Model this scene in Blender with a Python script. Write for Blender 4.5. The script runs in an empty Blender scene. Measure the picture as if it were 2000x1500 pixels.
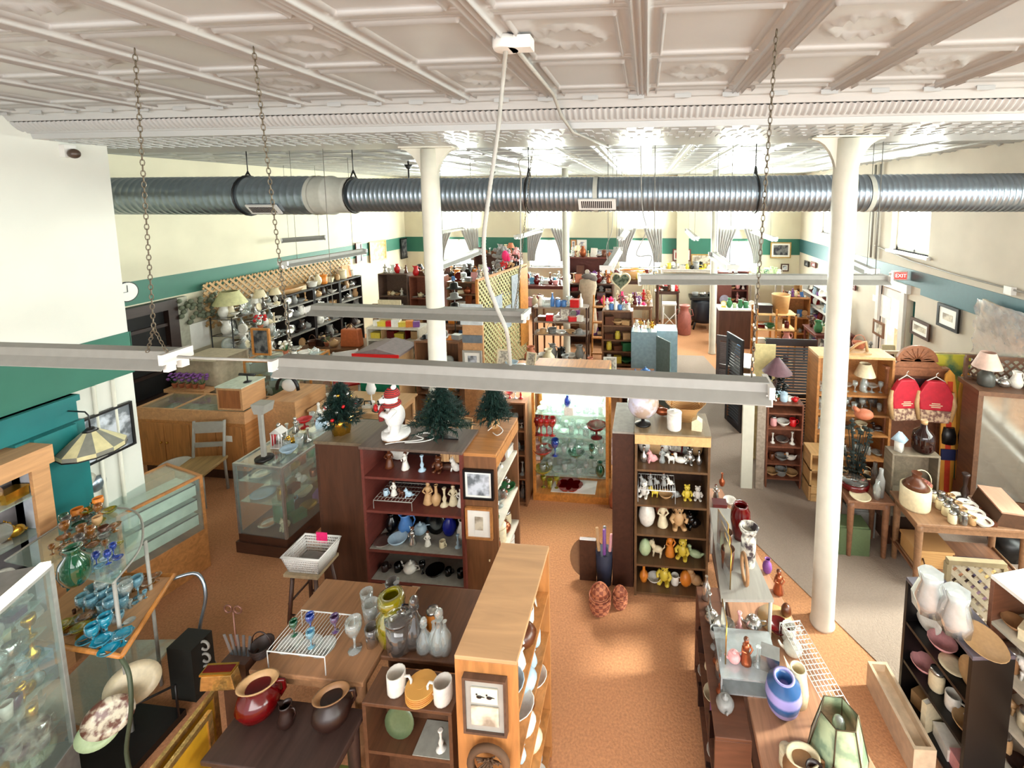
import bpy, math, random
import numpy as np
from math import sin, cos, pi
random.seed(7)
S = bpy.context.scene; COL = S.collection
# ---------------- camera ----------------
F, CX, CY, EYE = 880., 1172., 476., 3.7
def _n(v): v = np.array(v, float); return v/np.linalg.norm(v)
_yv = _n([(1263-CX)/F, (CY-385)/F, -1]); _zv = -_n([(1200-CX)/F, -(9000-CY)/F, -1]); _zv = _n(_zv-_zv.dot(_yv)*_yv); _xv = np.cross(_yv, _zv)
R3 = np.array([_xv, _yv, _zv])
def ray(px, py): return R3 @ np.array([(px-CX)/F, (CY-py)/F, -1.])
def at(px, py, z):                       # where the sight line of a photo pixel meets height z
    d = ray(px, py); t = (z-EYE)/d[2]; return (d[0]*t, d[1]*t, z)
def atY(px, py, Y):
    d = ray(px, py); t = Y/d[1]; return (d[0]*t, Y, EYE+d[2]*t)
def atX(px, py, x):
    d = ray(px, py); t = x/d[0]; return (x, d[1]*t, EYE+d[2]*t)
from mathutils import Matrix, Vector
cd = bpy.data.cameras.new('camera'); cam = bpy.data.objects.new('camera', cd); COL.objects.link(cam)
M4 = Matrix([[*R3[i], 0.] for i in range(3)]+[[0, 0, 0, 1]]); M4.translation = (0, 0, EYE); cam.matrix_world = M4
cd.sensor_width = 36; cd.lens = F/2000*36; cd.shift_x = (1000-CX)/2000; cd.shift_y = (CY-750)/2000; cd.clip_start = .05
S.camera = cam
S.view_settings.view_transform = 'Standard'; S.view_settings.look = 'None'; S.view_settings.gamma = 1; S.view_settings.use_curve_mapping = False
S.view_settings.exposure = 0.84
# ---------------- world, daylight and added fill ----------------
w = bpy.data.worlds.new('sky'); S.world = w; w.use_nodes = True
bg = w.node_tree.nodes['Background']; bg.inputs[0].default_value = (.93, .97, 1, 1); bg.inputs[1].default_value = 1.0
def lamp(kind, name, loc, rot, energy, col=(1, 1, 1), size=1, sy=None, spread=None):
    l = bpy.data.lights.new(name, kind); o = bpy.data.objects.new(name, l); COL.objects.link(o)
    o.location = loc; o.rotation_euler = rot; l.energy = energy; l.color = col
    if kind == 'AREA':
        l.shape = 'RECTANGLE'; l.size = size; l.size_y = sy or size
        if spread: l.spread = spread
    if kind == 'SUN': l.angle = size
    return o
lamp('SUN', 'sun', (9, 4, 6), (math.radians(-8), math.radians(62), 0), 6.5, (1, .94, .84), math.radians(7))
WINF = [(-6.55, -5.25), (-3.6, -2.42), (-.8, .42), (2.15, 3.32)]      # upper/lower windows of the far wall
for a, b in WINF:
    lamp('AREA', 'window_daylight', ((a+b)/2, 13.85, 3.1), (math.radians(-75), 0, 0), 300, (1, .98, .94), b-a, 1.1)
    lamp('AREA', 'window_daylight', ((a+b)/2, 13.85, 1.95), (math.radians(-85), 0, 0), 260, (1, .98, .94), b-a, .8)
for y0, y1 in ((7.62, 8.7), (11.2, 12.2), (5.4, 5.41)):
    if y1-y0 > .5: lamp('AREA', 'window_daylight', (4.95, (y0+y1)/2, 3.3), (0, math.radians(70), 0), 380, (1, .98, .95), 1.2, y1-y0)

lamp('AREA', 'added_fill_light', (5.4, 1.3, 3.3), (0, math.radians(60), 0), 700, (1, .97, .92), 3.0, 6.0)  # soft lamp added outside the unseen right-hand windows to brighten the foreground
lamp('AREA', 'added_fill_light', (1.2, -3.2, 3.6), (math.radians(52), 0, 0), 420, (1, .98, .95), 8, 2.6)  # unseen lamp added behind the camera as soft fill for the foreground

# ---------------- materials ----------------
MATS = {}
def mat(key, col, rough=.6, metal=0, var=.12, scale=18, bump=0, kind=None, col2=None, trans=0, emit=0, spec=.5, alpha=1):
    if key in MATS: return MATS[key]
    m = bpy.data.materials.new(key); m.use_nodes = True; nt = m.node_tree; N = nt.nodes; L = nt.links
    b = N['Principled BSDF']; out = N['Material Output']
    c = tuple(x**2.2 for x in col)
    b.inputs['Roughness'].default_value = rough; b.inputs['Metallic'].default_value = metal; b.inputs['Specular IOR Level'].default_value = spec
    tc = N.new('ShaderNodeTexCoord'); src = tc.outputs['Object']
    if kind == 'wood':
        mp = N.new('ShaderNodeMapping'); L.new(src, mp.inputs[0]); mp.inputs['Scale'].default_value = (scale, scale*.12, scale) if col2 != 'v' else (scale, scale, scale*.12)
        tx = N.new('ShaderNodeTexNoise'); L.new(mp.outputs[0], tx.inputs[0]); tx.inputs['Scale'].default_value = 2.2; tx.inputs['Detail'].default_value = 5; tx.inputs['Distortion'].default_value = 1.2
        c2 = tuple(x*(1-var*3.2) for x in c)
    elif kind == 'stripe':
        tx = N.new('ShaderNodeTexWave'); L.new(src, tx.inputs[0]); tx.inputs['Scale'].default_value = scale; tx.bands_direction = 'Z'; c2 = tuple(x**2.2 for x in col2)
    elif kind == 'blotch':
        tx = N.new('ShaderNodeTexNoise'); L.new(src, tx.inputs[0]); tx.inputs['Scale'].default_value = scale; tx.inputs['Detail'].default_value = 3; c2 = tuple(x**2.2 for x in col2)
    elif kind == 'check':
        tx = N.new('ShaderNodeTexChecker'); L.new(src, tx.inputs[0]); tx.inputs['Scale'].default_value = scale; c2 = tuple(x**2.2 for x in col2)
    else:
        tx = N.new('ShaderNodeTexNoise'); L.new(src, tx.inputs[0]); tx.inputs['Scale'].default_value = scale; tx.inputs['Detail'].default_value = 4; c2 = tuple(x*(1-var*2) for x in c)
    rp = N.new('ShaderNodeValToRGB'); L.new(tx.outputs[1 if kind == 'check' else 0], rp.inputs[0])
    lo, hi = (.42, .58) if kind == 'blotch' else (.3, .7)
    rp.color_ramp.elements[0].position = lo; rp.color_ramp.elements[1].position = hi
    rp.color_ramp.elements[0].color = (*c2, 1); rp.color_ramp.elements[1].color = (*c, 1)
    L.new(rp.outputs[0], b.inputs['Base Color'])
    if bump:
        bn = N.new('ShaderNodeBump'); bn.inputs['Strength'].default_value = bump; bn.inputs['Distance'].default_value = .01
        L.new(tx.outputs[0], bn.inputs['Height']); L.new(bn.outputs[0], b.inputs['Normal'])
    if emit: b.inputs['Emission Color'].default_value = (*c, 1); b.inputs['Emission Strength'].default_value = emit
    if trans:       # thin glass: tinted see-through with a fresnel sheen
        tr = N.new('ShaderNodeBsdfTransparent'); tr.inputs[0].default_value = tuple(x**.6 for x in c)+(1,)
        gl = N.new('ShaderNodeBsdfGlossy'); gl.inputs['Roughness'].default_value = rough; gl.inputs[0].default_value = (.95, .97, .97, 1)
        lw = N.new('ShaderNodeLayerWeight'); lw.inputs[0].default_value = .08 if trans > .75 else .32
        m1 = N.new('ShaderNodeMixShader'); m1.inputs[0].default_value = 1-trans; L.new(tr.outputs[0], m1.inputs[1]); L.new(b.outputs[0], m1.inputs[2])
        m2 = N.new('ShaderNodeMixShader'); L.new(lw.outputs['Facing'], m2.inputs[0]); L.new(m1.outputs[0], m2.inputs[1]); L.new(gl.outputs[0], m2.inputs[2])
        L.new(m2.outputs[0], out.inputs[0])
    MATS[key] = m; return m
def W(key, col, var=.12, rough=.45, v=False, scale=9): return mat(key, col, rough, var=var, scale=scale, kind='wood', col2='v' if v else None)
plaster = mat('cream_plaster', (.81, .78, .68), .75, var=.04, scale=2.5)
plasterR = mat('grey_plaster', (.78, .735, .67), .75, var=.06, scale=2)
green = mat('green_paint', (.17, .40, .33), .55, var=.05, scale=4)
teal = mat('teal_paint', (.10, .42, .42), .4, var=.12, scale=3)
ceilm = mat('tin_paint', (.68, .685, .68), .3, var=.03, scale=4, spec=.6)
colm = mat('column_paint', (.84, .83, .77), .45, var=.06, scale=6)
steel = mat('galvanised', (.60, .645, .69), .32, metal=.9, var=.08, scale=12)
grey = mat('grey_metal', (.62, .61, .58), .45, var=.06)
whitem = mat('white_enamel', (.86, .85, .83), .35, var=.03)
fixm = mat('fixture_enamel', (.54, .53, .505), .4, var=.05)
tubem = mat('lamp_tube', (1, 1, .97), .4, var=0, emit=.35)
tubeon = mat('lamp_tube_lit', (1, 1, .97), .4, var=0, emit=9)
darkm = mat('dark_iron', (.10, .09, .09), .4, var=.2)
brass = mat('brass', (.80, .62, .28), .25, metal=.9, var=.1)
glass = mat('clear_glass', (.93, .97, .96), .04, trans=.93, var=0)
glassg = mat('green_edge_glass', (.86, .93, .90), .04, trans=.8, var=0)
oak = W('golden_oak', (.74, .50, .29)); oakv = W('golden_oak_upright', (.74, .50, .29), v=True)
lightoak = W('light_oak', (.80, .60, .42), .09)
walnut = W('dark_walnut', (.31, .20, .15)); redwood = W('red_mahogany', (.42, .21, .18), .1)
midwood = W('mid_brown', (.50, .34, .23), .12, v=True); pine = W('pine', (.86, .68, .46), .08)
blackw = mat('black_paint', (.07, .06, .065), .4, var=.2)
paper = mat('white_paper', (.93, .92, .89), .7, var=.03)
carpet = mat('rust_carpet', (.78, .545, .38), .95, var=.16, scale=60, bump=.5)
taupe = mat('taupe_carpet', (.60, .53, .48), .95, var=.07, scale=90, bump=.5)

# ---------------- mesh helpers ----------------
class MB:
    def __init__(s): s.v = []; s.f = []; s.sm = []
    def add(s, vs, fs, smooth=False):
        o = len(s.v); s.v += [tuple(map(float, v)) for v in vs]; s.f += [tuple(i+o for i in f) for f in fs]; s.sm += [smooth]*len(fs); return s
    def box(s, x0, x1, y0, y1, z0, z1):
        return s.add([(x0, y0, z0), (x1, y0, z0), (x1, y1, z0), (x0, y1, z0), (x0, y0, z1), (x1, y0, z1), (x1, y1, z1), (x0, y1, z1)],
                     [(0, 3, 2, 1), (4, 5, 6, 7), (0, 1, 5, 4), (1, 2, 6, 5), (2, 3, 7, 6), (3, 0, 4, 7)])
    def prism(s, pts, z0, z1, ax='z'):
        n = len(pts)
        P = [(x, y, z0) for x, y in pts]+[(x, y, z1) for x, y in pts]
        if ax == 'y': P = [(x, z, y) for x, y, z in P]
        if ax == 'x': P = [(z, x, y) for x, y, z in P]
        return s.add(P, [tuple(range(n))[::-1], tuple(range(n, 2*n))]+[(i, (i+1) % n, n+(i+1) % n, n+i) for i in range(n)])
    def lathe(s, prof, n=16, c=(0, 0, 0), sx=1, sy=1, wob=0, k=5, cap=True):
        vs = []; fs = []
        for r, z in prof:
            for i in range(n):
                a = 2*pi*i/n; q = r*(1+wob*cos(k*a)); vs.append((c[0]+q*cos(a)*sx, c[1]+q*sin(a)*sy, c[2]+z))
        for j in range(len(prof)-1):
            for i in range(n):
                fs.append((j*n+i, j*n+(i+1) % n, (j+1)*n+(i+1) % n, (j+1)*n+i))
        s.add(vs, fs, True)
        if cap and prof[0][0] > 1e-4: s.f.append(tuple(range(len(s.v)-len(vs), len(s.v)-len(vs)+n))[::-1]); s.sm.append(False)
        if cap and prof[-1][0] > 1e-4 and prof[-1][1] >= max(p[1] for p in prof)-1e-6: s.f.append(tuple(range(len(s.v)-n, len(s.v)))); s.sm.append(False)
        return s
    def ball(s, c, r, n=12, m=8):
        if not hasattr(r, '__len__'): r = (r, r, r)
        return s.lathe([(max(1e-5, sin(pi*i/m)), -cos(pi*i/m)*r[2]) for i in range(m+1)], n, c, r[0], r[1], cap=False)
    def tube(s, pts, r, n=6, closed=False):
        pts = [Vector(p) for p in pts]; m = len(pts); vs = []
        rr = r if hasattr(r, '__len__') else [r]*m
        up = None
        for i in range(m):
            a = pts[i-1] if (i or closed) else pts[0]; b = pts[(i+1) % m] if (i < m-1 or closed) else pts[-1]
            t = (b-a).normalized()
            if up is None: up = Vector((0, 0, 1)) if abs(t.z) < .9 else Vector((1, 0, 0))
            u = t.cross(up); 
            if u.length < 1e-5: u = t.cross(Vector((0, 1, .01)))
            u.normalize(); v = u.cross(t); up = v
            for k in range(n): q = 2*pi*k/n; vs.append(pts[i]+(u*cos(q)+v*sin(q))*rr[i])
        fs = []
        for i in range(m if closed else m-1):
            j = (i+1) % m
            for k in range(n): fs.append((i*n+k, i*n+(k+1) % n, j*n+(k+1) % n, j*n+k))
        if not closed: fs += [tuple(range(n))[::-1], tuple(range((m-1)*n, m*n))]
        return s.add(vs, fs, True)
    def rod(s, a, b, r, n=6): return s.tube([a, b], r, n)
    def ring(s, c, R, r, ax='z', n=16, m=6, sy=1):
        P = []
        for i in range(n):
            a = 2*pi*i/n; x, y = R*cos(a), R*sin(a)*sy
            P.append({'z': (c[0]+x, c[1]+y, c[2]), 'y': (c[0]+x, c[1], c[2]+y), 'x': (c[0], c[1]+x, c[2]+y)}[ax])
        return s.tube(P, r, m, True)
    def xf(s, M, a=0):
        s.v[a:] = [tuple(M @ Vector(v)) for v in s.v[a:]]; return s
    def mesh(s, name, m):
        me = bpy.data.meshes.new(name); me.from_pydata(s.v, [], s.f); me.polygons.foreach_set('use_smooth', s.sm)
        if m: me.materials.append(m)
        me.update(); return me
    def obj(s, name, m, parent=None, **k): return link(name, s.mesh(name, m), parent, **k)
LABELS = {}
def tag(o, label=None, cat=None, group=None, kind=None):
    if label:
        o['label'] = label
        LABELS.setdefault(label, []).append(o.name)
    if cat: o['category'] = cat
    if group: o['group'] = group
    if kind: o['kind'] = kind
    return o
def link(name, data, parent=None, loc=(0, 0, 0), rz=0, label=None, cat=None, group=None, kind=None, bevel=0):
    o = bpy.data.objects.new(name, data); COL.objects.link(o); o.location = loc; o.rotation_euler = (0, 0, rz)
    if parent: o.parent = parent
    if bevel: md = o.modifiers.new('bevel', 'BEVEL'); md.width = bevel; md.segments = 2; md.limit_method = 'ANGLE'
    return tag(o, label, cat, group, kind)
def thing(name, label, cat, loc=(0, 0, 0), rz=0, group=None): return link(name, None, None, loc, rz, label, cat, group)
def B(x0, x1, y0, y1, z0, z1): return MB().box(x0, x1, y0, y1, z0, z1)

# ---------------- small goods: each kind is built once per colour, then copied ----------------
def cm(c): return mat('glaze_'+c, CL[c][0], CL[c][1], var=.08, scale=40, trans=CL[c][2] if len(CL[c]) > 2 else 0, metal=CL[c][3] if len(CL[c]) > 3 else 0)
CL = {'white': ((.90, .88, .84), .25), 'cream': ((.88, .82, .68), .4), 'brown': ((.36, .20, .12), .3), 'amber': ((.72, .46, .16), .08, .6), 'clear': ((.90, .93, .92), .05, .72),
      'smoke': ((.45, .42, .40), .08, .6), 'green glass': ((.10, .42, .28), .06, .55), 'blue glass': ((.12, .30, .72), .06, .5), 'light blue glass': ((.55, .78, .86), .06, .6),
      'turquoise glass': ((.10, .62, .75), .08, .4), 'red glass': ((.72, .05, .08), .06, .4), 'yellow glass': ((.70, .66, .10), .08, .5), 'purple glass': ((.42, .30, .50), .08, .5),
      'dark red': ((.35, .05, .06), .15), 'red': ((.78, .10, .12), .35), 'black': ((.05, .05, .055), .2), 'cobalt': ((.10, .14, .50), .2), 'blue': ((.30, .48, .72), .35),
      'pale blue': ((.68, .78, .85), .35), 'green': ((.20, .45, .28), .4), 'olive': ((.36, .42, .30), .35), 'pale green': ((.72, .80, .62), .45), 'yellow': ((.86, .76, .28), .35), 'gold': ((.85, .65, .25), .25, 0, .9),
      'silver': ((.78, .77, .75), .2, 0, .9), 'tan': ((.76, .60, .42), .5), 'terracotta': ((.70, .40, .28), .6), 'pink': ((.88, .62, .62), .45), 'orange': ((.85, .50, .18), .4),
      'grey': ((.55, .55, .54), .4), 'purple': ((.48, .28, .55), .5), 'hot pink': ((.95, .18, .45), .5), 'copper': ((.62, .34, .22), .3, 0, .7), 'dark brown': ((.17, .10, .08), .4), 'light brown': ((.58, .42, .28), .5)}
def K_vase(a=1): return [('body', MB().lathe([(.035, 0), (.06, .03), (.075, .09), (.065, .15), (.035, .19), (.03, .21), (.045, .235), (.038, .235), (.026, .20), (.05, .13), (.05, .05), (0.001, .02)]), 0)]
def K_bud_vase(): return [('body', MB().lathe([(.03, 0), (.035, .02), (.045, .05), (.04, .08), (.015, .11), (.012, .17), (.02, .19), (.015, .188), (.008, .15), (.001, .1)], 12), 0)]
def K_bowl(): return [('body', MB().lathe([(.04, 0), (.04, .01), (.08, .035), (.105, .07), (.10, .072), (.075, .04), (.001, .018)]), 0)]
def K_plate(): return [('body', MB().lathe([(.06, 0), (.075, .008), (.12, .02), (.12, .024), (.075, .014), (.001, .010)], 20), 0)]
def K_dish():
    m = MB().lathe([(.06, 0), (.075, .008), (.12, .02), (.12, .024), (.075, .014), (.001, .010)], 20); m.xf(Matrix.Translation((0, .03, .118)) @ Matrix.Rotation(math.radians(78), 4, 'X')); return [('body', m, 0)]
def K_goblet(): return [('bowl', MB().lathe([(.008, .07), (.025, .085), (.038, .12), (.036, .16), (.034, .16), (.034, .12), (.02, .09), (.001, .08)], 12), 0), ('stem', MB().lathe([(.033, 0), (.03, .005), (.006, .012), (.005, .04), (.008, .07)], 10), 0)]
def K_tumbler(): return [('body', MB().lathe([(.028, 0), (.032, .05), (.036, .11), (.033, .11), (.028, .05), (.001, .012)], 12), 0)]
def K_mug():
    m = MB().lathe([(.036, 0), (.04, .01), (.04, .09), (.036, .092), (.035, .02), (.001, .012)], 14)
    h = MB().tube([(.038, 0, .075), (.06, 0, .078), (.07, 0, .06), (.068, 0, .035), (.038, 0, .02)], .006, 6); return [('body', m, 0), ('handle', h, 0)]
def K_pitcher():
    m = MB().lathe([(.05, 0), (.07, .04), (.075, .09), (.05, .15), (.045, .19), (.055, .22), (.048, .22), (.04, .18), (.06, .09), (.001, .03)], 16)
    m.add([(-.03, -.02, .222), (-.03, .02, .222), (-.085, 0, .235), (-.045, 0, .17)], [(0, 2, 1), (0, 3, 2), (1, 2, 3)])
    h = MB().tube([(.048, 0, .19), (.085, 0, .19), (.10, 0, .14), (.07, 0, .07)], .008, 6); return [('body', m, 0), ('handle', h, 0)]
def K_teapot():
    m = MB().lathe([(.045, 0), (.075, .03), (.085, .07), (.06, .11), (.035, .12)], 16); m.tube([(-.07, 0, .05), (-.11, 0, .08), (-.13, 0, .12)], [.018, .012, .008], 8)
    l = MB().lathe([(.036, .12), (.03, .132), (.006, .14), (.012, .155), (.001, .16)], 12); h = MB().tube([(.07, 0, .1), (.12, 0, .1), (.125, 0, .06), (.08, 0, .04)], .007, 6); return [('body', m, 0), ('lid', l, 0), ('handle', h, 0)]
def K_jar(): return [('body', MB().lathe([(.04, 0), (.045, .01), (.045, .09), (.035, .105), (.035, .115)], 14), 0), ('lid', MB().lathe([(.038, .112), (.038, .13), (.02, .134), (.001, .135)], 14), 'silver')]
def K_canister(): return [('body', MB().lathe([(.06, 0), (.065, .01), (.065, .15)], 18), 0), ('lid', MB().lathe([(.067, .15), (.067, .162), (.04, .17), (.01, .172), (.012, .19), (.001, .192)], 18), 0)]
def K_bottle(): return [('body', MB().lathe([(.035, 0), (.04, .01), (.04, .13), (.02, .17), (.012, .19), (.012, .235), (.016, .24)], 12), 0)]
def K_decanter(): return [('body', MB().lathe([(.045, 0), (.055, .03), (.05, .09), (.02, .14), (.015, .17), (.022, .18)], 12), 0), ('stopper', MB().lathe([(.012, .17), (.012, .185), (.024, .205), (.018, .23), (.001, .245)], 10), 0)]
def K_candlestick(): return [('body', MB().lathe([(.04, 0), (.035, .012), (.012, .03), (.02, .06), (.008, .09), (.012, .14), (.02, .155), (.014, .16)], 12), 0)]
def K_compote(): return [('bowl', MB().lathe([(.012, .07), (.06, .085), (.095, .125), (.09, .127), (.055, .093), (.001, .085)], 16, wob=.06, k=8), 0), ('foot', MB().lathe([(.055, 0), (.05, .008), (.012, .02), (.01, .05), (.012, .07)], 12), 0)]
def K_figurine():
    m = MB().lathe([(.035, 0), (.045, .01), (.04, .03), (.028, .08), (.018, .11), (.026, .13), (.027, .15), (.01, .165)], 12, wob=.05)
    m.ball((0, 0, .182), (.019, .02, .023), 10, 6); m.tube([(-.025, 0, .145), (-.04, -.02, .12), (-.012, -.035, .115)], [.009, .008, .006], 6); m.tube([(.025, 0, .145), (.042, -.015, .12), (.014, -.034, .108)], [.009, .008, .006], 6)
    h = MB().ball((0, .004, .19), (.021, .021, .02), 10, 6); return [('body', m, 0), ('hair', h, 'brown')]
def K_cat():
    m = MB(); m.ball((0, 0, .05), (.05, .035, .045)); m.ball((-.03, -.005, .08), (.03, .028, .04)); m.ball((-.045, -.01, .125), (.028, .026, .026))
    for s in (-1, 1): m.lathe([(.010, 0), (.001, .022)], 6, (-.045, -.01+s*.014, .145)); m.tube([(-.04, s*.018, .05), (-.055, s*.02, .004)], [.013, .012], 6)
    m.ball((-.072, -.01, .118), (.009, .011, .008), 8, 6); m.tube([(.045, 0, .03), (.065, .03, .02), (.03, .05, .015), (0, .045, .013)], [.012, .011, .01, .006], 6); return [('body', m, 0)]
def K_dog():
    m = MB(); m.ball((0, 0, .06), (.045, .028, .03)); m.ball((-.05, 0, .105), (.026, .024, .025)); m.tube([(-.03, 0, .07), (-.045, 0, .1)], [.022, .018], 8); m.ball((-.075, 0, .098), (.015, .012, .011), 8, 6)
    for s in (-1, 1):
        for x in (-.03, .03): m.tube([(x, s*.018, .055), (x, s*.018, .03), (x-.004, s*.018, 0)], [.012, .008, .009], 6)
        m.ball((-.045, s*.024, .105), (.008, .006, .02), 6, 5)
    m.tube([(.042, 0, .07), (.06, 0, .09), (.06, 0, .11)], [.007, .005, .003], 6); return [('body', m, 0)]
def K_bear():
    m = MB(); m.ball((0, 0, .07), (.045, .04, .06)); m.ball((0, -.005, .155), (.038, .035, .035))
    for s in (-1, 1):
        m.ball((s*.027, 0, .185), (.012, .007, .012), 8, 6); m.tube([(s*.035, -.005, .11), (s*.06, -.025, .08), (s*.045, -.045, .065)], [.016, .014, .013], 8); m.tube([(s*.025, -.01, .03), (s*.035, -.05, .018), (s*.038, -.06, .03)], [.022, .019, .015], 8)
    n = MB().ball((0, -.04, .148), (.016, .012, .012), 8, 6); e = MB()
    for s in (-1, 1): e.ball((s*.014, -.036, .165), .0045, 6, 5)
    e.ball((0, -.052, .152), .006, 6, 5); return [('body', m, 0), ('muzzle', n, 0), ('face', e, 'black')]
def K_duck():
    m = MB(); m.ball((0, 0, .04), (.07, .038, .038)); m.tube([(-.05, 0, .05), (-.06, 0, .09)], [.022, .018], 8); m.ball((-.063, 0, .105), (.024, .02, .02)); m.tube([(.055, 0, .045), (.09, 0, .07)], [.02, .004], 6)
    return [('body', m, 0), ('beak', MB().ball((-.092, 0, .10), (.018, .011, .006), 8, 6), 'orange')]
def K_box(): return [('body', B(-.07, .07, -.05, .05, 0, .06), 0), ('lid', B(-.073, .073, -.053, .053, .06, .078), 0)]
def K_carton(): return [('body', B(-.06, .06, -.05, .05, 0, .11), 0)]
def K_book():
    return [('cover', MB().box(-.015, -.012, -.09, .06, 0, .2).box(.012, .015, -.09, .06, 0, .2).box(-.015, .015, -.093, -.09, 0, .2), 0), ('pages', B(-.012, .012, -.09, .055, .004, .196), 'white')]
def K_basket():
    m = MB().lathe([(.06, 0), (.065, .005), (.085, .09), (.088, .095), (.08, .09), (.058, .012), (.001, .01)], 18)
    for i in range(6): m.ring((0, 0, .012+i*.015), .066+i*.004, .004, n=18, m=4)
    h = MB().tube([(.085*cos(a), 0, .09+.11*sin(a)) for a in [pi*i/10 for i in range(11)]], .005, 6); return [('body', m, 0), ('handle', h, 0)]
def K_frame():
    a = MB().box(-.1, .1, -.008, .008, 0, .02).box(-.1, .1, -.008, .008, .23, .25).box(-.1, -.08, -.008, .008, .02, .23).box(.08, .1, -.008, .008, .02, .23); p = B(-.08, .08, -.003, .003, .02, .23)
    R = Matrix.Rotation(math.radians(-12), 4, 'X'); a.xf(R); p.xf(R); return [('frame', a, 0), ('picture', p, 'picture')]
def K_clock():
    b = MB().lathe([(.07, -.02), (.075, 0), (.07, .02)], 20); b.xf(Matrix.Translation((0, 0, .1)) @ Matrix.Rotation(pi/2, 4, 'X')); b.box(-.06, .06, -.03, .03, 0, .03)
    d = MB().lathe([(.06, 0), (.06, .003)], 20); d.xf(Matrix.Translation((0, -.022, .1)) @ Matrix.Rotation(pi/2, 4, 'X')); return [('case', b, 0), ('dial', d, 'white')]
def K_lamp():
    b = MB().lathe([(.06, 0), (.055, .015), (.02, .03), (.05, .08), (.055, .12), (.03, .17), (.01, .19), (.01, .26)], 14)
    s = MB().lathe([(.13, .22), (.07, .38), (.068, .38), (.128, .22)], 20, cap=False); return [('base', b, 0), ('lamp_shade', s, 'cream')]
def K_egg(): return [('body', MB().lathe([(.001, 0), (.04, .01), (.06, .05), (.055, .1), (.035, .14), (.001, .16)], 14), 0)]
def K_flowers():
    p = MB().lathe([(.03, 0), (.045, .07), (.05, .08)], 12); st = MB(); fl = MB(); r = random.Random(3)
    for i in range(11):
        a = r.uniform(0, 6.28); q = r.uniform(.03, .1); z = r.uniform(.15, .26); st.tube([(0, 0, .06), (q*cos(a), q*sin(a), z)], .003, 4); fl.ball((q*cos(a), q*sin(a), z), (.028, .028, .02), 8, 5)
    return [('pot', p, 'terracotta'), ('stems', st, 'green'), ('blossoms', fl, 0)]
def K_hat(): return [('body', MB().lathe([(.13, 0), (.12, .006), (.07, .012), (.065, .06), (.05, .085), (.001, .09)], 20), 0)]
def K_handbag():
    m = MB().prism([(-.1, 0), (.1, 0), (.08, .13), (-.08, .13)], -.03, .03, 'y'); h = MB().tube([(.05*cos(a), 0, .13+.08*sin(a)) for a in [pi*i/8 for i in range(9)]], .005, 6); return [('body', m, 0), ('handle', h, 0)]
def K_iron():
    m = MB().prism([(-.08, -.03), (.04, -.035), (.09, 0), (.04, .035), (-.08, .03)], 0, .035); h = MB().tube([(-.06, 0, .035), (-.055, 0, .09), (.03, 0, .09), (.035, 0, .035)], .009, 6); return [('body', m, 0), ('handle', h, 'black')]
def K_pan():
    m = MB().lathe([(.08, 0), (.1, .03), (.098, .032), (.078, .006), (.001, .005)], 18); h = MB().tube([(.095, 0, .028), (.25, 0, .04)], .009, 6); return [('body', m, 0), ('handle', h, 'black')]
CATS = dict(dish='plate', bud_vase='vase', bear='figurine', cat='figurine', dog='figurine', duck='figurine', egg='ornament', hat='hat', carton='box', iron='iron', lamp='lamp', compote='bowl', decanter='bottle', tumbler='glass', goblet='glass')
NAMES = dict(dish='display_plate', bear='bear_figurine', cat='cat_figurine', dog='dog_figurine', duck='duck_figurine', box='trinket_box', frame='picture_frame', lamp='table_lamp', egg='ceramic_egg', flowers='artificial_flowers', iron='flat_iron', pan='frying_pan')
CACHE = {}
def kind(k, c, small=False):
    key = (k, c, small)
    if key not in CACHE:
        parts = globals()['K_'+k](); ms = []
        if small:
            m = MB()
            for n_, b, mc in parts: m.v, m.f, m.sm = m.v+b.v, m.f+[tuple(i+len(m.v) for i in f) for f in b.f], m.sm+b.sm
            ms = [(NAMES.get(k, k), m.mesh(NAMES.get(k, k), cm(c)))]
        else:
            for n_, b, mc in parts:
                mm = cm(c) if mc == 0 else (mat('old_print', (.55, .52, .48), .5, kind='blotch', col2=(.80, .77, .70), scale=25) if mc == 'picture' else cm(mc))
                ms.append((n_, b.mesh(NAMES.get(k, k)+'_'+n_, mm)))
        CACHE[key] = ms
    return CACHE[key]
def put(k, c, loc, label, s=1., rz=0, group=None, sz=None, small=False):
    nm = NAMES.get(k, k); ms = kind(k, c, small)
    if len(ms) == 1: o = link(nm, ms[0][1], None, loc, rz, label, CATS.get(k, nm.split('_')[-1]), group)
    else:
        o = thing(nm, label, CATS.get(k, nm.split('_')[-1]), loc, rz, group)
        for n_, me in ms: link(n_, me, o)
    o.scale = (s, s, sz or s); return o
ORD = 'first second third fourth fifth sixth seventh eighth ninth tenth eleventh twelfth thirteenth fourteenth fifteenth sixteenth seventeenth eighteenth nineteenth twentieth'.split()
PHR = dict(dish='upright plate', bud_vase='slim vase', box='lidded box', frame='framed picture', lamp='table lamp', flowers='pot of artificial flowers', egg='ceramic egg', cat='cat figurine', dog='dog figurine', bear='sitting bear figurine', duck='duck figurine', tumbler='drinking glass', goblet='stemmed glass', pan='frying pan', iron='flat iron', carton='square carton', compote='footed bowl', decanter='stoppered bottle', jar='jar with lid')
HT = dict(vase=.235, bud_vase=.19, bowl=.07, plate=.03, dish=.24, goblet=.16, tumbler=.11, mug=.09, pitcher=.23, teapot=.16, jar=.135, canister=.19, bottle=.24, decanter=.245, candlestick=.16, compote=.13, figurine=.21, cat=.16, dog=.14, bear=.2, duck=.13, box=.08, carton=.11, book=.2, basket=.2, frame=.25, clock=.18, lamp=.38, egg=.16, flowers=.28, hat=.09, handbag=.21, iron=.1, pan=.04)
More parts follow.
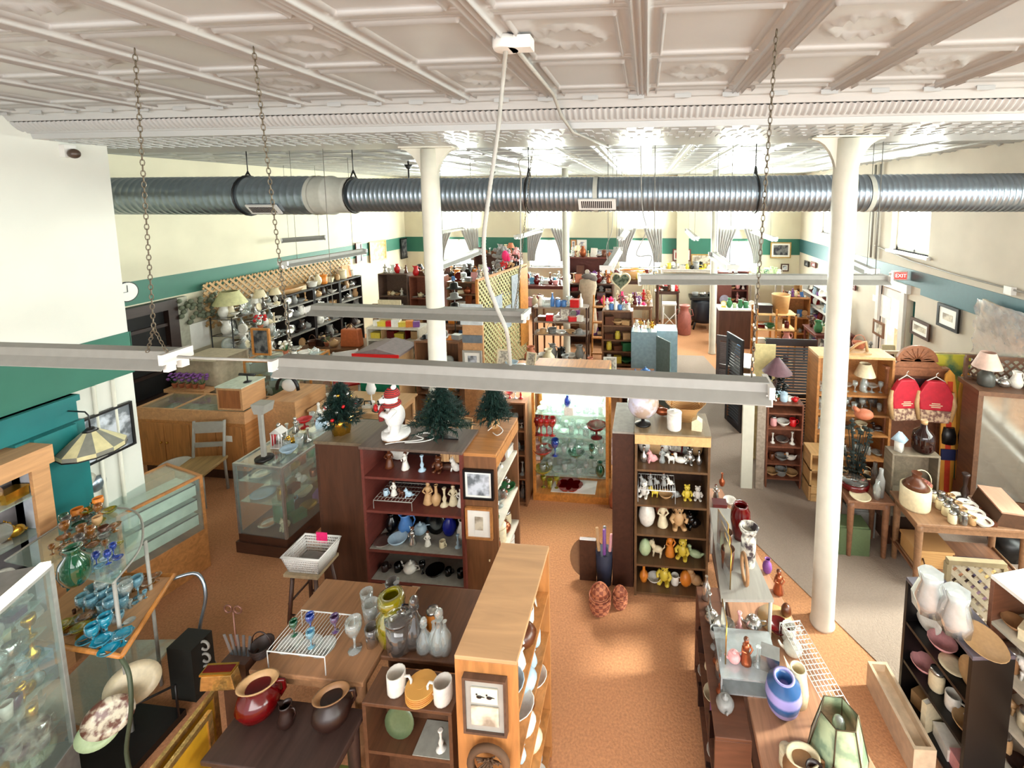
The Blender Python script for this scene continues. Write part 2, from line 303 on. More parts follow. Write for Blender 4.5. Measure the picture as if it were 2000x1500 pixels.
def fill(p0, p1, n, kinds, cols, ctx, group, hmax=None, s=1., small=False, jit=.02, rz=None, rows=1, dy=(0, .1), seed=None):
    """n things along the line p0->p1 (left to right), told apart by their place along it"""
    r = random.Random(seed if seed is not None else hash_(ctx)); p0 = Vector(p0); p1 = Vector(p1); d = (p1-p0); L = d.length; dirn = d.normalized(); perp = Vector((-dirn.y, dirn.x, 0))
    for row in range(rows):
        rn = '' if rows == 1 else (' front row' if row == 0 else ' back row')
        ks_, cs_ = list(kinds), list(cols); r.shuffle(ks_); r.shuffle(cs_)
        for i in range(n):
            k = ks_[i % len(ks_)]; c = cs_[i % len(cs_)]; r.random() < .3 and r.shuffle(cs_); sc = s*r.uniform(.8, 1.1)
            if hmax: sc = min(sc, hmax*.93/HT[k])
            wd = {'plate': .12, 'dish': .11, 'bowl': .1, 'compote': .09, 'basket': .09, 'lamp': .12, 'hat': .12, 'pan': .12, 'frame': .1, 'handbag': .1, 'pitcher': .08, 'teapot': .1, 'duck': .07, 'vase': .075, 'canister': .067, 'box': .073, 'flowers': .1}.get(k, .05)
            sc = min(sc, L/n/2*1.35/wd)
            p = p0+d*((i+.5)/n)+perp*(row*dy[1]+dy[0]+r.uniform(-jit, jit)*.5)
            a = math.atan2(dirn.y, dirn.x)+(r.uniform(-.4, .4) if rz is None else rz)
            pre = {0: ''}.get(0)
            lb = f"{c.replace(' glass', '') if 'glass' in PHR.get(k, k) else c} {PHR.get(k, k)}, {ORD[i]} from left{rn} {ctx}"
            if len(lb.split()) > 16: lb = lb.replace(' the ', ' ')
            put(k, c, p, lb, sc, a, group, small=small)
def hash_(s):
    h = 5381
    for ch in s: h = (h*33+ord(ch)) & 0xffffffff
    return h
# ================= the building =================
CZ, BZ = 4.36, 4.17            # ceiling and beam underside
XL, XR, YF = -7.65, 4.46, 13.6
def st(name, mb, m, **k): return mb.obj(name, m, kind='structure', **k)
st('floor', B(-9, 7, -2.5, YF+.3, -.12, 0), carpet)
rg = MB().prism([(.42, 10.4), (.5, 8), (.62, 6), (.72, 5.45), (1.93, 3.32), (1.95, 2.2), (4.45, 2.2), (4.45, 6.1), (2.7, 6.1), (1.75, 8.2), (1.35, 10.4)], .001, .006)
rg.obj('carpet_runner', taupe, label='taupe grey carpet laid over the rust carpet along the right aisle', cat='carpet')
def hf(x, y, P, x0, y0):
    u = ((x-x0)/P) % 1.; v = ((y-y0)/P) % 1.; u = np.minimum(u, 1-u)*P; v2 = np.minimum(v, 1-v)*P
    g = lambda t, c, w: np.clip(1-np.abs(t-c)/w, 0, 1)
    h = .020*g(u, 0, .010)+.022*g(u, .028, .009)+.008*(u < .05)
    h2 = .006*(v2 < .018)+.006*g(v2, .03, .006)
    edge = np.minimum(u-.085, v2-.05); e = .02*g(edge, 0, .010)*(edge > -.012)
    h = np.maximum(np.where(u < .06, h, 0), np.where(v2 < .04, h2, 0))+e
    i = np.floor((x-x0)/P); j = np.floor((y-y0)/P); cu = (((x-x0)/P) % 1-.5)*P; cv = (((y-y0)/P) % 1-.5)*P
    rr = np.hypot(cu/.13, cv/.10); an = np.arctan2(cv/.1, cu/.13)
    wr = .024*g(rr, 1+.08*np.cos(6*an), .16)*(1+.5*np.cos(14*an))
    return h+np.where((i+j) % 2 == 0, wr, 0)
def tin(x0, x1, y0, y1, P, ox, oy, res, z):
    def axis(a, b, o, rib):
        s = set(np.round(np.arange(a, b+1e-6, P/res), 4)) | {a, b}
        k = math.floor((a-o)/P)
        while o+k*P < b+P:
            for t in rib:
                for q in (o+k*P-t, o+k*P+t):
                    if a < q < b: s.add(round(q, 4))
            k += 1
        return np.array(sorted(s))
    ru = (0, .012, .018, .028, .038, .05, .06, .075, .085, .095); rv = (0, .018, .024, .03, .036, .04, .05, .06)
    if res < 12: ru = ru[::2]; rv = rv[::2]
    X = axis(x0, x1, ox, ru); Y = axis(y0, y1, oy, rv); xx, yy = np.meshgrid(X, Y); zz = z-hf(xx, yy, P, ox, oy)
    nx, ny = len(X), len(Y); v = np.stack([xx, yy, zz], -1).reshape(-1, 3)
    a = (np.arange(ny-1)[:, None]*nx+np.arange(nx-1)).ravel(); f = np.stack([a, a+nx, a+nx+1, a+1], 1)
    m = MB(); m.v = v.tolist(); m.f = f.tolist(); m.sm = [True]*len(f); return m
c1 = tin(-6.2, 6.0, -.2, 2.95, .58, -.03, -.12, 26, CZ); c1.box(-9, 7, -2.5, YF+.2, CZ+.01, CZ+.1)
c2 = tin(XL, XR, 4.2, YF, .58, -.03, 4.3, 9, CZ); o = len(c1.v); c1.v += c2.v; c1.f += [tuple(i+o for i in f) for f in c2.f]; c1.sm += c2.sm
st('ceiling', c1, ceilm)
# boxed beam with a fluted cove
bm = MB(); prof = [(2.9, CZ-.002), (2.93, CZ-.03), (2.97, CZ-.03), (2.985, CZ-.05), (3.0, CZ-.075)]
prof2 = [(3.02, CZ-.075), (3.035, CZ-.095), (3.06, CZ-.12), (3.09, CZ-.135)]
prof3 = [(3.10, CZ-.15), (3.12, CZ-.15), (3.13, BZ), (4.2, BZ), (4.2, CZ+.02)]
def strip(pr, xs, fl=None):
    vs = []; 
    for x in xs:
        for y, z in pr:
            d = 0 if fl is None else fl*(.5+.5*cos(x*2*pi/.04))
            vs.append((x, y-d, z-d*.8))
    n = len(pr); bm.add(vs, [(i*n+j, i*n+j+1, (i+1)*n+j+1, (i+1)*n+j) for i in range(len(xs)-1) for j in range(n-1)], fl is not None)
XS = [-7.6, 6.0]
strip(prof, XS); strip([(3.0, CZ-.075), (3.02, CZ-.075)], XS); strip([(3.09, CZ-.135), (3.10, CZ-.15)], XS); strip(prof3, XS)
strip(prof2, [-6.5+i*.01 for i in range(1250)], .012)
for i in range(180):                                    # woven strip pressed in the soffit
    x = -5+i*.06
    for j in range(2): bm.box(x+.004, x+.056-.026*j, 3.2+.3*j+.15*(i % 2), 3.33+.3*j+.15*(i % 2), BZ-.006, BZ)
for i in range(40): bm.prism([(-5+i*.29-.05, 2.915), (-5+i*.29+.05, 2.915), (-5+i*.29, 2.96)], CZ-.045, CZ-.02)
st('trim_1', bm, ceilm)
# left: projecting wall near the camera, then the long left wall
wl = B(XL, -4.8, 2.62, 3.62, 0, CZ+.02).box(-5.1, -4.8, -2.5, 2.62, 2.2, CZ+.02).box(-5.1, -4.8, -2.5, 1.2, 0, 2.2)
st('wall_left', wl, mat('white_plaster', (.82, .82, .785), .7, var=.03, scale=2))
wl2 = B(XL-.2, XL, 3.62, YF, 0, CZ); st('wall_left_far', wl2, plaster)
zt, zb = 2.47, 2.08
st('trim_2', B(-4.81, -4.785, -1, 3.625, zb, zt).box(-4.83, -4.785, 3.62, 3.63, zb, zt), green)
st('trim_3', B(XL-.01, XL+.012, 3.63, YF, 2.12, zt), green)
tr = B(-4.8, -4.74, .5, 3.15, 1.86, 2.08).box(-4.8, -4.70, .5, 3.15, 2.03, 2.08).box(-4.8, -4.66, 2.82, 3.08, 0, 1.86).box(-4.8, -4.7, 3.08, 3.16, 0, 1.86).box(-4.8, -4.7, 2.74, 2.82, 0, 1.86)
st('trim_4', tr, teal)
st('door_1', B(-4.88, -4.82, 1.95, 2.74, .1, 1.9).box(-4.82, -4.8, 2.6, 2.66, .1, 1.9), mat('white_door', (.88, .90, .93), .4, var=.03))
st('baseboard_left', B(XL, XL+.02, 3.64, YF, 0, .18), mat('cream_trim', (.80, .76, .66), .5))
# far wall with two tiers of windows
def wallholes(axis, c0, c1, a0, a1, z0, z1, holes):
    m = MB(); A = sorted({a0, a1, *[h[0] for h in holes], *[h[1] for h in holes]}); Z = sorted({z0, z1, *[h[2] for h in holes], *[h[3] for h in holes]})
    for i in range(len(A)-1):
        for j in range(len(Z)-1):
            ca, cz = (A[i]+A[i+1])/2, (Z[j]+Z[j+1])/2
            if any(h[0] < ca < h[1] and h[2] < cz < h[3] for h in holes): continue
            if axis == 'y': m.box(A[i], A[i+1], c0, c1, Z[j], Z[j+1])
            else: m.box(c0, c1, A[i], A[i+1], Z[j], Z[j+1])
    return m
UP, LO = (2.78, 3.6), (1.55, 2.4)
holes = [(a, b, *UP) for a, b in WINF]+[(a, b, *LO) for a, b in WINF]
st('wall_back', wallholes('y', YF, YF+.25, XL-.2, XR+.25, 0, CZ, holes), plaster)
gh = [h for h in holes]
def outside(h, a, b): return wallholes('y', YF-.012, YF+.01, a, b, 2.12, zt, h)
st('trim_5', outside([(a, b, 2, 2.4) for a, b in WINF], XL, XR), green)
n_ = 0
for a, b in WINF:
    for z0, z1 in (UP, LO):
        n_ += 1; m = MB().box(a, b, YF+.08, YF+.14, z0, z0+.04).box(a, b, YF+.08, YF+.14, z1-.04, z1).box(a, a+.04, YF+.08, YF+.14, z0, z1).box(b-.04, b, YF+.08, YF+.14, z0, z1).box((a+b)/2-.015, (a+b)/2+.015, YF+.08, YF+.14, z0, z1).box(a-.05, b+.05, YF-.04, YF+.1, z0-.04, z0)
        fr = st(f'window_{n_}', m, whitem); B(a, b, YF+.10, YF+.105, z0, z1).obj('pane', glass, fr)
# right wall: two upper windows, street door, big shop windows nearer than the frame
rh = [(7.6, 8.72, 2.74, 4.0), (11.2, 12.2, 2.78, 4.0), (8.2, 8.95, 0, 2.05), (-2.2, -.1, .5, 4.0), (.15, 2.2, .5, 4.0), (2.45, 4.5, .5, 4.0), (7.85, 8.08, .5, 1.95)]
st('wall_right', wallholes('x', XR, XR+.28, -2.5, YF+.25, 0, CZ, rh), plasterR)
st('trim_6', B(XR-.012, XR+.01, 5.2, 7.72, 2.1, zt).box(XR-.012, XR+.01, 9.1, YF, 2.1, zt).box(XR-.012, XR+.01, 7.72, 9.1, 2.2, zt), mat('blue_green_paint', (.20, .36, .38), .5, var=.05))
for y0, y1, z0, z1 in rh:
    if (y0, z0) in ((8.2, 0),): continue
    n_ += 1; m = MB().box(XR+.1, XR+.16, y0, y1, z0, z0+.05).box(XR+.1, XR+.16, y0, y1, z1-.05, z1).box(XR+.1, XR+.16, y0, y0+.05, z0, z1).box(XR+.1, XR+.16, y1-.05, y1, z0, z1)
    if y1-y0 > .5: m.box(XR+.1, XR+.15, (y0+y1)/2-.02, (y0+y1)/2+.02, z0, z1).box(XR-.06, XR+.1, y0-.06, y1+.06, z0-.05, z0)
    fr = st(f'window_{n_}', m, teal if y1-y0 < .5 else whitem); B(XR+.12, XR+.125, y0, y1, z0, z1).obj('pane', glass, fr)
d = st('door_2', B(XR+.02, XR+.07, 8.25, 8.9, 0, .35).box(XR+.02, XR+.07, 8.25, 8.36, .35, 2).box(XR+.02, XR+.07, 8.79, 8.9, .35, 2).box(XR+.02, XR+.07, 8.36, 8.79, 1.85, 2), whitem)
B(XR+.04, XR+.045, 8.36, 8.79, .35, 1.85).obj('pane', glass, d)
st('trim_7', B(XR-.05, XR+.02, 8.1, 8.2, 0, 2.05).box(XR-.05, XR+.02, 8.95, 9.05, 0, 2.05).box(XR-.07, XR+.02, 8.0, 9.1, 2.05, 2.2), whitem)
st('baseboard_right', B(XR-.02, XR, 5.2, 7.8, 0, .18).box(XR-.02, XR, 9.1, YF, 0, .18), mat('cream_trim', (0, 0, 0)))
st('trim_8', B(.9, 1.25, YF-.12, YF, 0, CZ), plaster)            # shallow pier in the far wall
st('wall_rear', B(-9, 7, -2.7, -2.5, 3.9, CZ).box(-9, -5, -2.7, -2.5, 0, CZ), plaster)  # unseen rear side left open below so sky light fills the room
# cast iron columns
def column(x, y, r, top, label, cap=True):
    o = thing('column', label, 'column', (x, y, 0), 0, None)
    m = MB().lathe([(r*1.1, 0), (r*1.1, .02), (r, .05), (r, top-.4), (r*.92, top-.02)], 28); m.obj('shaft', colm, o)
    if cap:
        c = MB()
        for s in (-1, 1):
            P = [(s*r*.7, top-.35)]+[(s*(r*.8+.2*(1-cos(t))), top-.35+.33*sin(t)) for t in [pi/2*i/6 for i in range(7)]]+[(s*(r+.17), top), (0, top)]
            c.prism(P if s > 0 else P[::-1], -.025, .025, 'y')
        c.box(-r-.17, r+.17, -.09, .09, top-.012, top); c.obj('bracket', colm, o)
    return o
column(1.55, 3.75, .092, BZ-.006, 'white cast iron column standing on the carpet in the right foreground')
column(-2.03, 4.1, .085, BZ, 'white cast iron column rising behind the trees on the dark bookcases')
column(1.57, 10.6, .08, CZ-.03, 'distant white column at the end of the taupe carpet', False)
column(-1.72, 9.5, .075, CZ-.03, 'distant white column among the glassware racks left of the blue metal cabinet', False)
# ---- ventilation duct ----
dt = thing('ventilation_duct', 'galvanised spiral duct running across the whole shop under the ceiling', 'duct', (0, 5.2, 3.735))
RY = Matrix.Rotation(pi/2, 4, 'Y')
def pipe(x0, x1, r0, r1, pitch, amp=.007):
    n = max(2, int((x1-x0)/pitch)); pr = []
    for i in range(n):
        t = i/n; x = x0+(x1-x0)*t; r = r0+(r1-r0)*t; pr += [(r, x), (r, x+pitch*.7), (r+amp, x+pitch*.78), (r+amp, x+pitch*.9)]
    m = MB().lathe(pr+[(r1, x1)], 36, cap=False); return m
pipe(XL+.01, -4.05, .235, .235, .09, .004).xf(RY).obj('wide_section', steel, dt)
pipe(-4.05, -3.55, .235, .195, .25, .004).xf(RY).obj('reducer', mat('painted_seam', (.72, .72, .68), .4, var=.05), dt)
pipe(-3.55, XR-.02, .197, .197, .055, .006).xf(RY).obj('spiral_section', steel, dt)
for x in (-4.05, -.6, 2.35): MB().lathe([(.205 if x > -4 else .243, x), (.205 if x > -4 else .243, x+.05)], 32, cap=False).xf(RY).obj('joint_band', mat('painted_seam', (0, 0, 0)), dt)
def grille(x, w, tilt, par=dt):
    g = MB().box(-w/2, w/2, -.02, .0, -.07, .07); s_ = MB()
    for i in range(16): s_.box(-w/2+.035+i*(w-.07)/16, -w/2+.035+(i+.55)*(w-.07)/16, -.024, -.019, -.045, .045)
    T = Matrix.Translation((x, 0, 0)) @ Matrix.Rotation(math.radians(tilt), 4, 'X') @ Matrix.Translation((0, -.2 if x > -4 else -.238, 0))
    a = g.xf(T).obj('air_grille', whitem, par); s_.xf(T).obj('louvre', darkm, a)
grille(-.55, .42, 32); grille(-4.6, .4, 42); grille(4.2, .4, 32)
for x in (-4.95, -3.55, -1.37, 1.2):
    MB().ring((x, 0, .0), .215 if x > -3.7 else .245, .012, 'x', 20, 4).tube([(x, -.06, .2), (x, 0, .30), (x, .06, .2)], .012, 4).rod((x, 0, .26), (x, 0, CZ-3.735-.01), .006).obj('hanger', darkm, dt)
# ---- chains ----
def chainmb(a, b, r=.0022, L=.03):
    a, b = Vector(a), Vector(b); d = b-a; n = int(d.length/(L*.82)); m = MB(); q = d.to_track_quat('Z', 'Y').to_matrix().to_4x4()
    for i in range(n):
        k = len(m.v); m.ring((0, 0, 0), .0075, r, 'y' if i % 2 else 'x', 8, 4, 2.1); m.xf(Matrix.Translation(a+d*((i+.5)/n)) @ q, k)
    return m
def fixture(p0, p1, label, w=.13, on=False, chains=(), group=None, wires=()):
    p0, p1 = Vector(p0), Vector(p1); d = p1-p0; L = d.length; o = thing('fluorescent_light', label, 'ceiling light', (p0+p1)/2, math.atan2(d.y, d.x), group)
    o.rotation_euler.y = -math.asin(d.z/L); h = L/2
    MB().prism([(-w*.28, .05), (w*.28, .05), (w*.34, .0), (-w*.34, .0)], -h, h, 'x').obj('housing', fixm, o, bevel=.003)
    r = MB()
    for s in (-1, 1): r.prism([(s*w*.30, .012), (s*w*.62, -.035), (s*w*.62, -.04), (s*w*.28, 0)][::s], -h, h, 'x')
    r.obj('reflector', fixm, o)
    for s in (-1, 1): MB().tube([(-h+.03, s*w*.27, -.03), (h-.03, s*w*.27, -.03)], .018, 10).obj('tube', tubeon if on else tubem, o)
    for s in (-1, 1):
        e = MB().box(s*h-.012, s*h+.012, -w*.62, w*.62, -.01, .045)
        for q in (-1, 1): e.box(s*(h-.005)-.015, s*(h-.005)+.015, q*w*.27-.02, q*w*.27+.02, -.055, 0)
        e.obj('end_cap', whitem, o)
    inv = (Matrix.Translation(o.location) @ Matrix.Rotation(o.rotation_euler.z, 4, 'Z') @ Matrix.Rotation(o.rotation_euler.y, 4, 'Y')).inverted()
    for a, b in chains: chainmb(a, b).xf(inv).obj('chain', mat('old_brass_chain', (.42, .38, .32), .4, metal=.6), o)
    for a, b in wires: MB().rod(a, b, .004, 4).xf(inv).obj('hanging_wire', mat('wire_grey', (.5, .49, .46), .5), o)
    return o
# near row
a0, a1 = at(553, 712, 2.82), at(1500, 762, 2.82)
topL, topR = at(495, 92, CZ-.02), at(1517, 58, CZ-.02)
def lerp(a, b, t): return tuple(a[i]+(b[i]-a[i])*t for i in range(3))
fixture(a0, a1, 'long grey fluorescent strip hung across the middle of the view, nearest the camera', chains=[(topL, (a0[0]+.05, a0[1], 2.88)), (topR, lerp((a1[0], a1[1], 2.88), (a0[0], a0[1], 2.88), .03))])
b1 = at(345, 700, 2.86); b0 = (-4.76, b1[1]-.03, 2.86)
tp = at(263, 95, CZ-.02); jn = atY(300, 640, (b1[1]+tp[1])/2); kx = lerp(b1, b0, .12)
fixture(b0, b1, 'grey fluorescent strip at far left, its end beside the cream wall corner', chains=[(tp, jn), (jn, at(288, 688, 2.92)), (jn, at(326, 688, 2.92))])
MB().tube([(b1[0]-.05, b1[1], 2.87), (b1[0]+.2, b1[1]-.01, 2.87), (a0[0]+.03, a0[1], 2.84)], .008, 8).obj('conduit', grey, label='thin grey conduit joining the two nearest fluorescent strips', cat='conduit')
c0, c1_ = at(614, 603, 2.6), at(1028, 616, 2.6)
fixture(c0, c1_, 'grey fluorescent strip hanging behind the left white column', .2, chains=[(atY(1040, 290, c1_[1]), (c1_[0]-.1, c1_[1], 2.66))], wires=[((c0[0]+.2, c0[1], 2.65), (c0[0]+.2, c0[1], BZ))])
e0, e1 = at(1248, 545, 2.88), at(1730, 546, 2.88)
fixture(e0, e1, 'grey fluorescent strip hanging behind the right white column', .16, wires=[((e0[0]+.15, e0[1], 2.93), (e0[0]+.15, e0[1], CZ)), ((e1[0]-.1, e1[1], 2.93), (e1[0]-.1, e1[1], CZ))])
FX = [((478, 531), (663, 500), 'lit fluorescent strip above the wooden lattice on the left wall', True), ((551, 470), (636, 464), 'unlit fluorescent strip hanging high near the left wall', False),
      ((845, 523), (930, 492), 'white fluorescent strip just right of the left white column, pointing down the aisle', False), ((842, 456), (902, 446), 'small white fluorescent strip near the leftmost far window', True),
      ((1010, 463), (1055, 450), 'short white fluorescent strip crossing the second far curtain', True), ((1175, 540), (1203, 495), 'white fluorescent strip hanging above the basket display, left of the radiator', False),
      ((1212, 466), (1225, 449), 'tiny white fluorescent strip before the third far window', True), ((1343, 450), (1362, 468), 'small white fluorescent strip between third and fourth far windows', True),
      ((1394, 498), (1432, 524), 'fluorescent strip angled beside the far right column', False), ((1471, 451), (1512, 467), 'white fluorescent strip crossing the rightmost far curtain', True),
      ((1672, 514), (1742, 545), 'white fluorescent strip by the red exit sign', True)]
for (u0, v0), (u1, v1), lb, on in FX:
    p, q = at(u0, v0, 2.8), at(u1, v1, 2.8)
    if abs(q[1]-p[1]) > 2.6: q = lerp(p, q, 2.4/abs(q[1]-p[1]))
    if v0 < 475 and 'left wall' in lb: p, q = atY(u0, v0, 8.2), atY(u1, v1, 8.6)
    elif p[1] > 12.5 or q[1] > 12.9: p, q = atY(u0, v0, 10.6), atY(u1, v1, 12.2); 
    if min(p[1], q[1]) < 5.55 and max(p[1], q[1]) < 9 and 'high near' not in lb: p, q = [(v[0], v[1]+max(0, 5.6-min(p[1], q[1])), v[2]) for v in (p, q)]
    fixture(p, q, lb, .13, on, wires=[(lerp(p, q, t), (lerp(p, q, t)[0], lerp(p, q, t)[1], CZ)) for t in (.15, .85)])
# ---- ceiling electrics ----
bx = at(988, 84, CZ-.03); o = thing('junction_box', 'white round ceiling junction box holding the flexible cable', 'junction box', (bx[0], bx[1], CZ-.06))
MB().lathe([(.05, .0), (.055, .01), (.055, .05)], 16).box(.02, .11, -.035, .035, 0, .05).obj('box', whitem, o)
pts = [(bx[0], bx[1], CZ-.05)]+[atY(u, v, bx[1]+.1) for u, v in ((982, 160), (972, 260), (955, 380), (945, 470), (950, 540), (970, 600), (990, 650))]+[atY(997, 712, (a0[1]+a1[1])/2)]
def smooth(P, n=5):
    out = []
    for i in range(len(P)-1):
        q = [P[max(i-1, 0)], P[i], P[i+1], P[min(i+2, len(P)-1)]]
        for k in range(n):
            t = k/n; out.append(tuple(.5*(2*q[1][a]+(q[2][a]-q[0][a])*t+(2*q[0][a]-5*q[1][a]+4*q[2][a]-q[3][a])*t*t+(3*q[1][a]-q[0][a]-3*q[2][a]+q[3][a])*t**3) for a in range(3)))
    return out+[tuple(P[-1])]
sp = smooth(pts, 24); MB().tube(sp, [.0085+.0015*(i % 2) for i in range(len(sp))], 8).obj('flexible_cable', grey, label='armoured flexible cable drooping from ceiling box to the nearest fluorescent strip', cat='cable')
p1, p2 = at(1008, 95, CZ-.03), at(1080, 183, CZ-.03)
MB().tube([p1, p2, (p2[0]+.01, 2.98, CZ-.12), (p2[0]+.06, 3.14, BZ-.02), (p2[0]+.22, 4.1, BZ-.02), (p2[0]+.25, 4.25, CZ-.05), (p2[0]+.5, 5.0, CZ-.05)], .011, 8).obj('conduit', grey, label='rigid grey conduit running along the ceiling and round the beam', cat='conduit')
def cable(P, r, label, m=grey): MB().tube(smooth(P, 6), r, 6).obj('cable', m, label=label, cat='cable')
cable([at(1140, 312, CZ-.005), atY(1033, 305, 4.6), atY(1018, 360, 4.6), atY(1016, 520, 4.55), (c1_[0]-.12, c1_[1]+.02, 2.66)], .007, 'thin grey cable looping from ceiling to the strip behind the left column')
cable([(atY(1251, 285, 4.9)[0], 4.9, CZ), atY(1254, 400, 4.9), atY(1262, 450, 4.9), atY(1243, 497, 4.9), atY(1272, 500, 4.9), (e0[0]+.1, 4.9, 2.94)], .006, 'thin grey cable hooked to the left end of the strip behind the right column')
cable([(atY(1197, 412, 7.5)[0], 7.5, CZ), atY(1196, 440, 7.5), atY(1185, 480, 7.5), atY(1187, 520, 7.5)], .006, 'thin cable dangling over the basket display')
for i, (x, y) in enumerate(((-4.1, 7.5), (-3.4, 9.8))):
    o = thing('ceiling_fan', ('brown ceiling fan whose rod shows above the duct', 'brown ceiling fan far back left of the first far window')[i], 'ceiling fan', (x, y, 3.75))
    MB().rod((0, 0, .05), (0, 0, CZ-3.75-.03), .014).lathe([(.07, CZ-3.75-.09), (.03, CZ-3.75-.16)], 12).obj('rod', darkm, o); MB().lathe([(.05, -.08), (.12, -.05), (.12, .03), (.05, .06)], 16).obj('motor', darkm, o)
    for k in range(4):
        MB().box(.1, .6, -.06, .06, -.01, 0).xf(Matrix.Rotation(k*pi/2+.4, 4, 'Z')).obj('blade', walnut, o)
cam_ = atX(128, 298, -4.8); o = thing('security_camera', 'small white and brown dome camera high on the left wall corner', 'camera', (cam_[0]+.05, cam_[1], cam_[2]))
MB().box(-.05, .0, -.04, .04, -.04, .06).obj('mount', whitem, o); MB().ball((.03, 0, -.01), .04).obj('dome', mat('brown_dome', (.30, .24, .20), .3), o)
c = atX(243, 570, XL); o = thing('wall_clock', 'round white wall clock half hidden behind the left wall corner', 'clock', (XL+.02, c[1], c[2]))
MB().lathe([(.15, 0), (.15, .03)], 24).xf(RY).obj('case', blackw, o); MB().lathe([(.135, .03), (.135, .033)], 24).xf(RY).obj('dial', paper, o)
MB().box(.034, .038, -.004, .004, 0, .1).box(.034, .038, -.06, .004, -.004, .004).obj('hands', blackw, o)
for z_, y_ in ((0, 0),):
    for dy in (3.28, 3.42): MB().rod((-4.775, dy, 0), (-4.775, dy+.02, 2.08), .014, 8).obj('wall_conduit', colm, label=('cream conduit on the near left wall, nearer the teal post' if dy < 3.3 else 'cream conduit on the near left wall, nearer the wall corner'), cat='conduit')
for dy, z, h in ((3.28, 1.42, .1), (3.42, 1.45, .1)): B(-4.8, -4.755, dy-.03, dy+.05, z, z+h).obj('switch_box', grey, label='grey electrical box on the '+('left' if dy < 3.3 else 'right')+' conduit of the near left wall', cat='switch box')
# right wall pipes, exit sign
ex = atX(1757, 538, XR-.16); o = thing('exit_sign', 'red lit exit sign above the street door', 'exit sign', (ex[0], ex[1], ex[2]), 0); o.scale = (.8, .8, .8)
MB().box(-.15, .15, -.04, .04, -.1, .1).obj('housing', whitem, o)
MB().box(-.12, .12, -.045, -.038, -.07, .07).obj('panel', mat('exit_red', (.95, .25, .22), .4, var=0, emit=1.2), o)
tcu = bpy.data.curves.new('EXIT', 'FONT'); tcu.body = 'EXIT'; tcu.size = .11; tcu.extrude = .002; tcu.align_x = 'CENTER'; tcu.align_y = 'CENTER'; t0 = bpy.data.objects.new('t0', tcu); COL.objects.link(t0); bpy.context.view_layer.update(); tme = bpy.data.meshes.new_from_object(t0.evaluated_get(bpy.context.evaluated_depsgraph_get())); bpy.data.objects.remove(t0); t = bpy.data.objects.new('lettering', tme); COL.objects.link(t); t.parent = o; t.rotation_euler = (pi/2, 0, 0); t.location = (0, -.048, 0); t.data.materials.append(mat('sign_white', (1, .9, .88), .4, emit=1))
for i in (-1, 1): MB().ball((-.2+.0*i, -.03, .03*i+.02), (.03, .035, .03)).obj('emergency_lamp', whitem, o)
P_ = [(XR-.03, y, z) for y, z in ((9.25, 2.75), (8.0, 2.62), (7.0, 2.58), (5.2, 2.56))]
MB().tube(P_, .012, 6).obj('wall_conduit', grey, label='grey conduit running along the right wall above the blue green band', cat='conduit')
for y, n in ((9.35, 'left'), (9.15, 'right')): MB().rod((XR-.04, y, 2.5), (XR-.04, y, CZ-.05), .022, 8).obj('wall_pipe', grey, label=f'{n} vertical pipe on the right wall beside the upper window', cat='pipe')
B(XR-.06, XR, 5.85, 5.97, 2.5, 2.6).obj('switch_box', whitem, label='white electrical box on the right wall conduit', cat='switch box')
# ---- curtains and sills of the far windows ----
shade = mat('sheer_curtain', (.66, .66, .65), .8, var=.05); sheer = mat('sheer_valance', (.93, .92, .86), .8, var=.05, trans=.45)
def curtain(x0, x1, z0, z1, gather, Y=YF-.10, m=shade, amp=.02, parent=None, name='curtain_panel'):
    nx, nz = 40, 12; vs = []
    for j in range(nz+1):
        t = j/nz; z = z1+(z0-z1)*t; g = gather*(sin(t*pi*.5)**1.2)
        for i in range(nx+1):
            u = i/nx; xa = x0 if gather >= 0 else x0+(x1-x0)*(-g); xb = x1-(x1-x0)*g if gather >= 0 else x1
            vs.append((xa+(xb-xa)*u, Y+amp*sin(u*2*pi*6), z))
    return MB().add(vs, [(j*(nx+1)+i, j*(nx+1)+i+1, (j+1)*(nx+1)+i+1, (j+1)*(nx+1)+i) for j in range(nz) for i in range(nx)], True).obj(name, m, parent)
for k, (a, b) in enumerate(WINF):
    nm = ('leftmost', 'second from left', 'third from left', 'rightmost')[k]
    o = thing('curtains', f'grey sheer curtains tied back at the {nm} far window', 'curtains', (0, 0, 0), 0, None)
    w3 = (b-a)*.42; curtain(a-.05, a+w3, 1.75, 2.78, .55, parent=o); curtain(b-w3, b+.05, 1.75, 2.78, -.55, parent=o)
    curtain(a-.05, a+w3*.9, 2.76, 3.66, .15, YF-.13, sheer, parent=o, name='sheer_panel'); curtain(b-w3*.9, b+.05, 2.76, 3.66, -.15, YF-.13, sheer, parent=o, name='sheer_panel')
    MB().rod((a-.12, YF-.11, 3.68), (b+.12, YF-.11, 3.68), .012, 8).obj('rod', whitem, o)
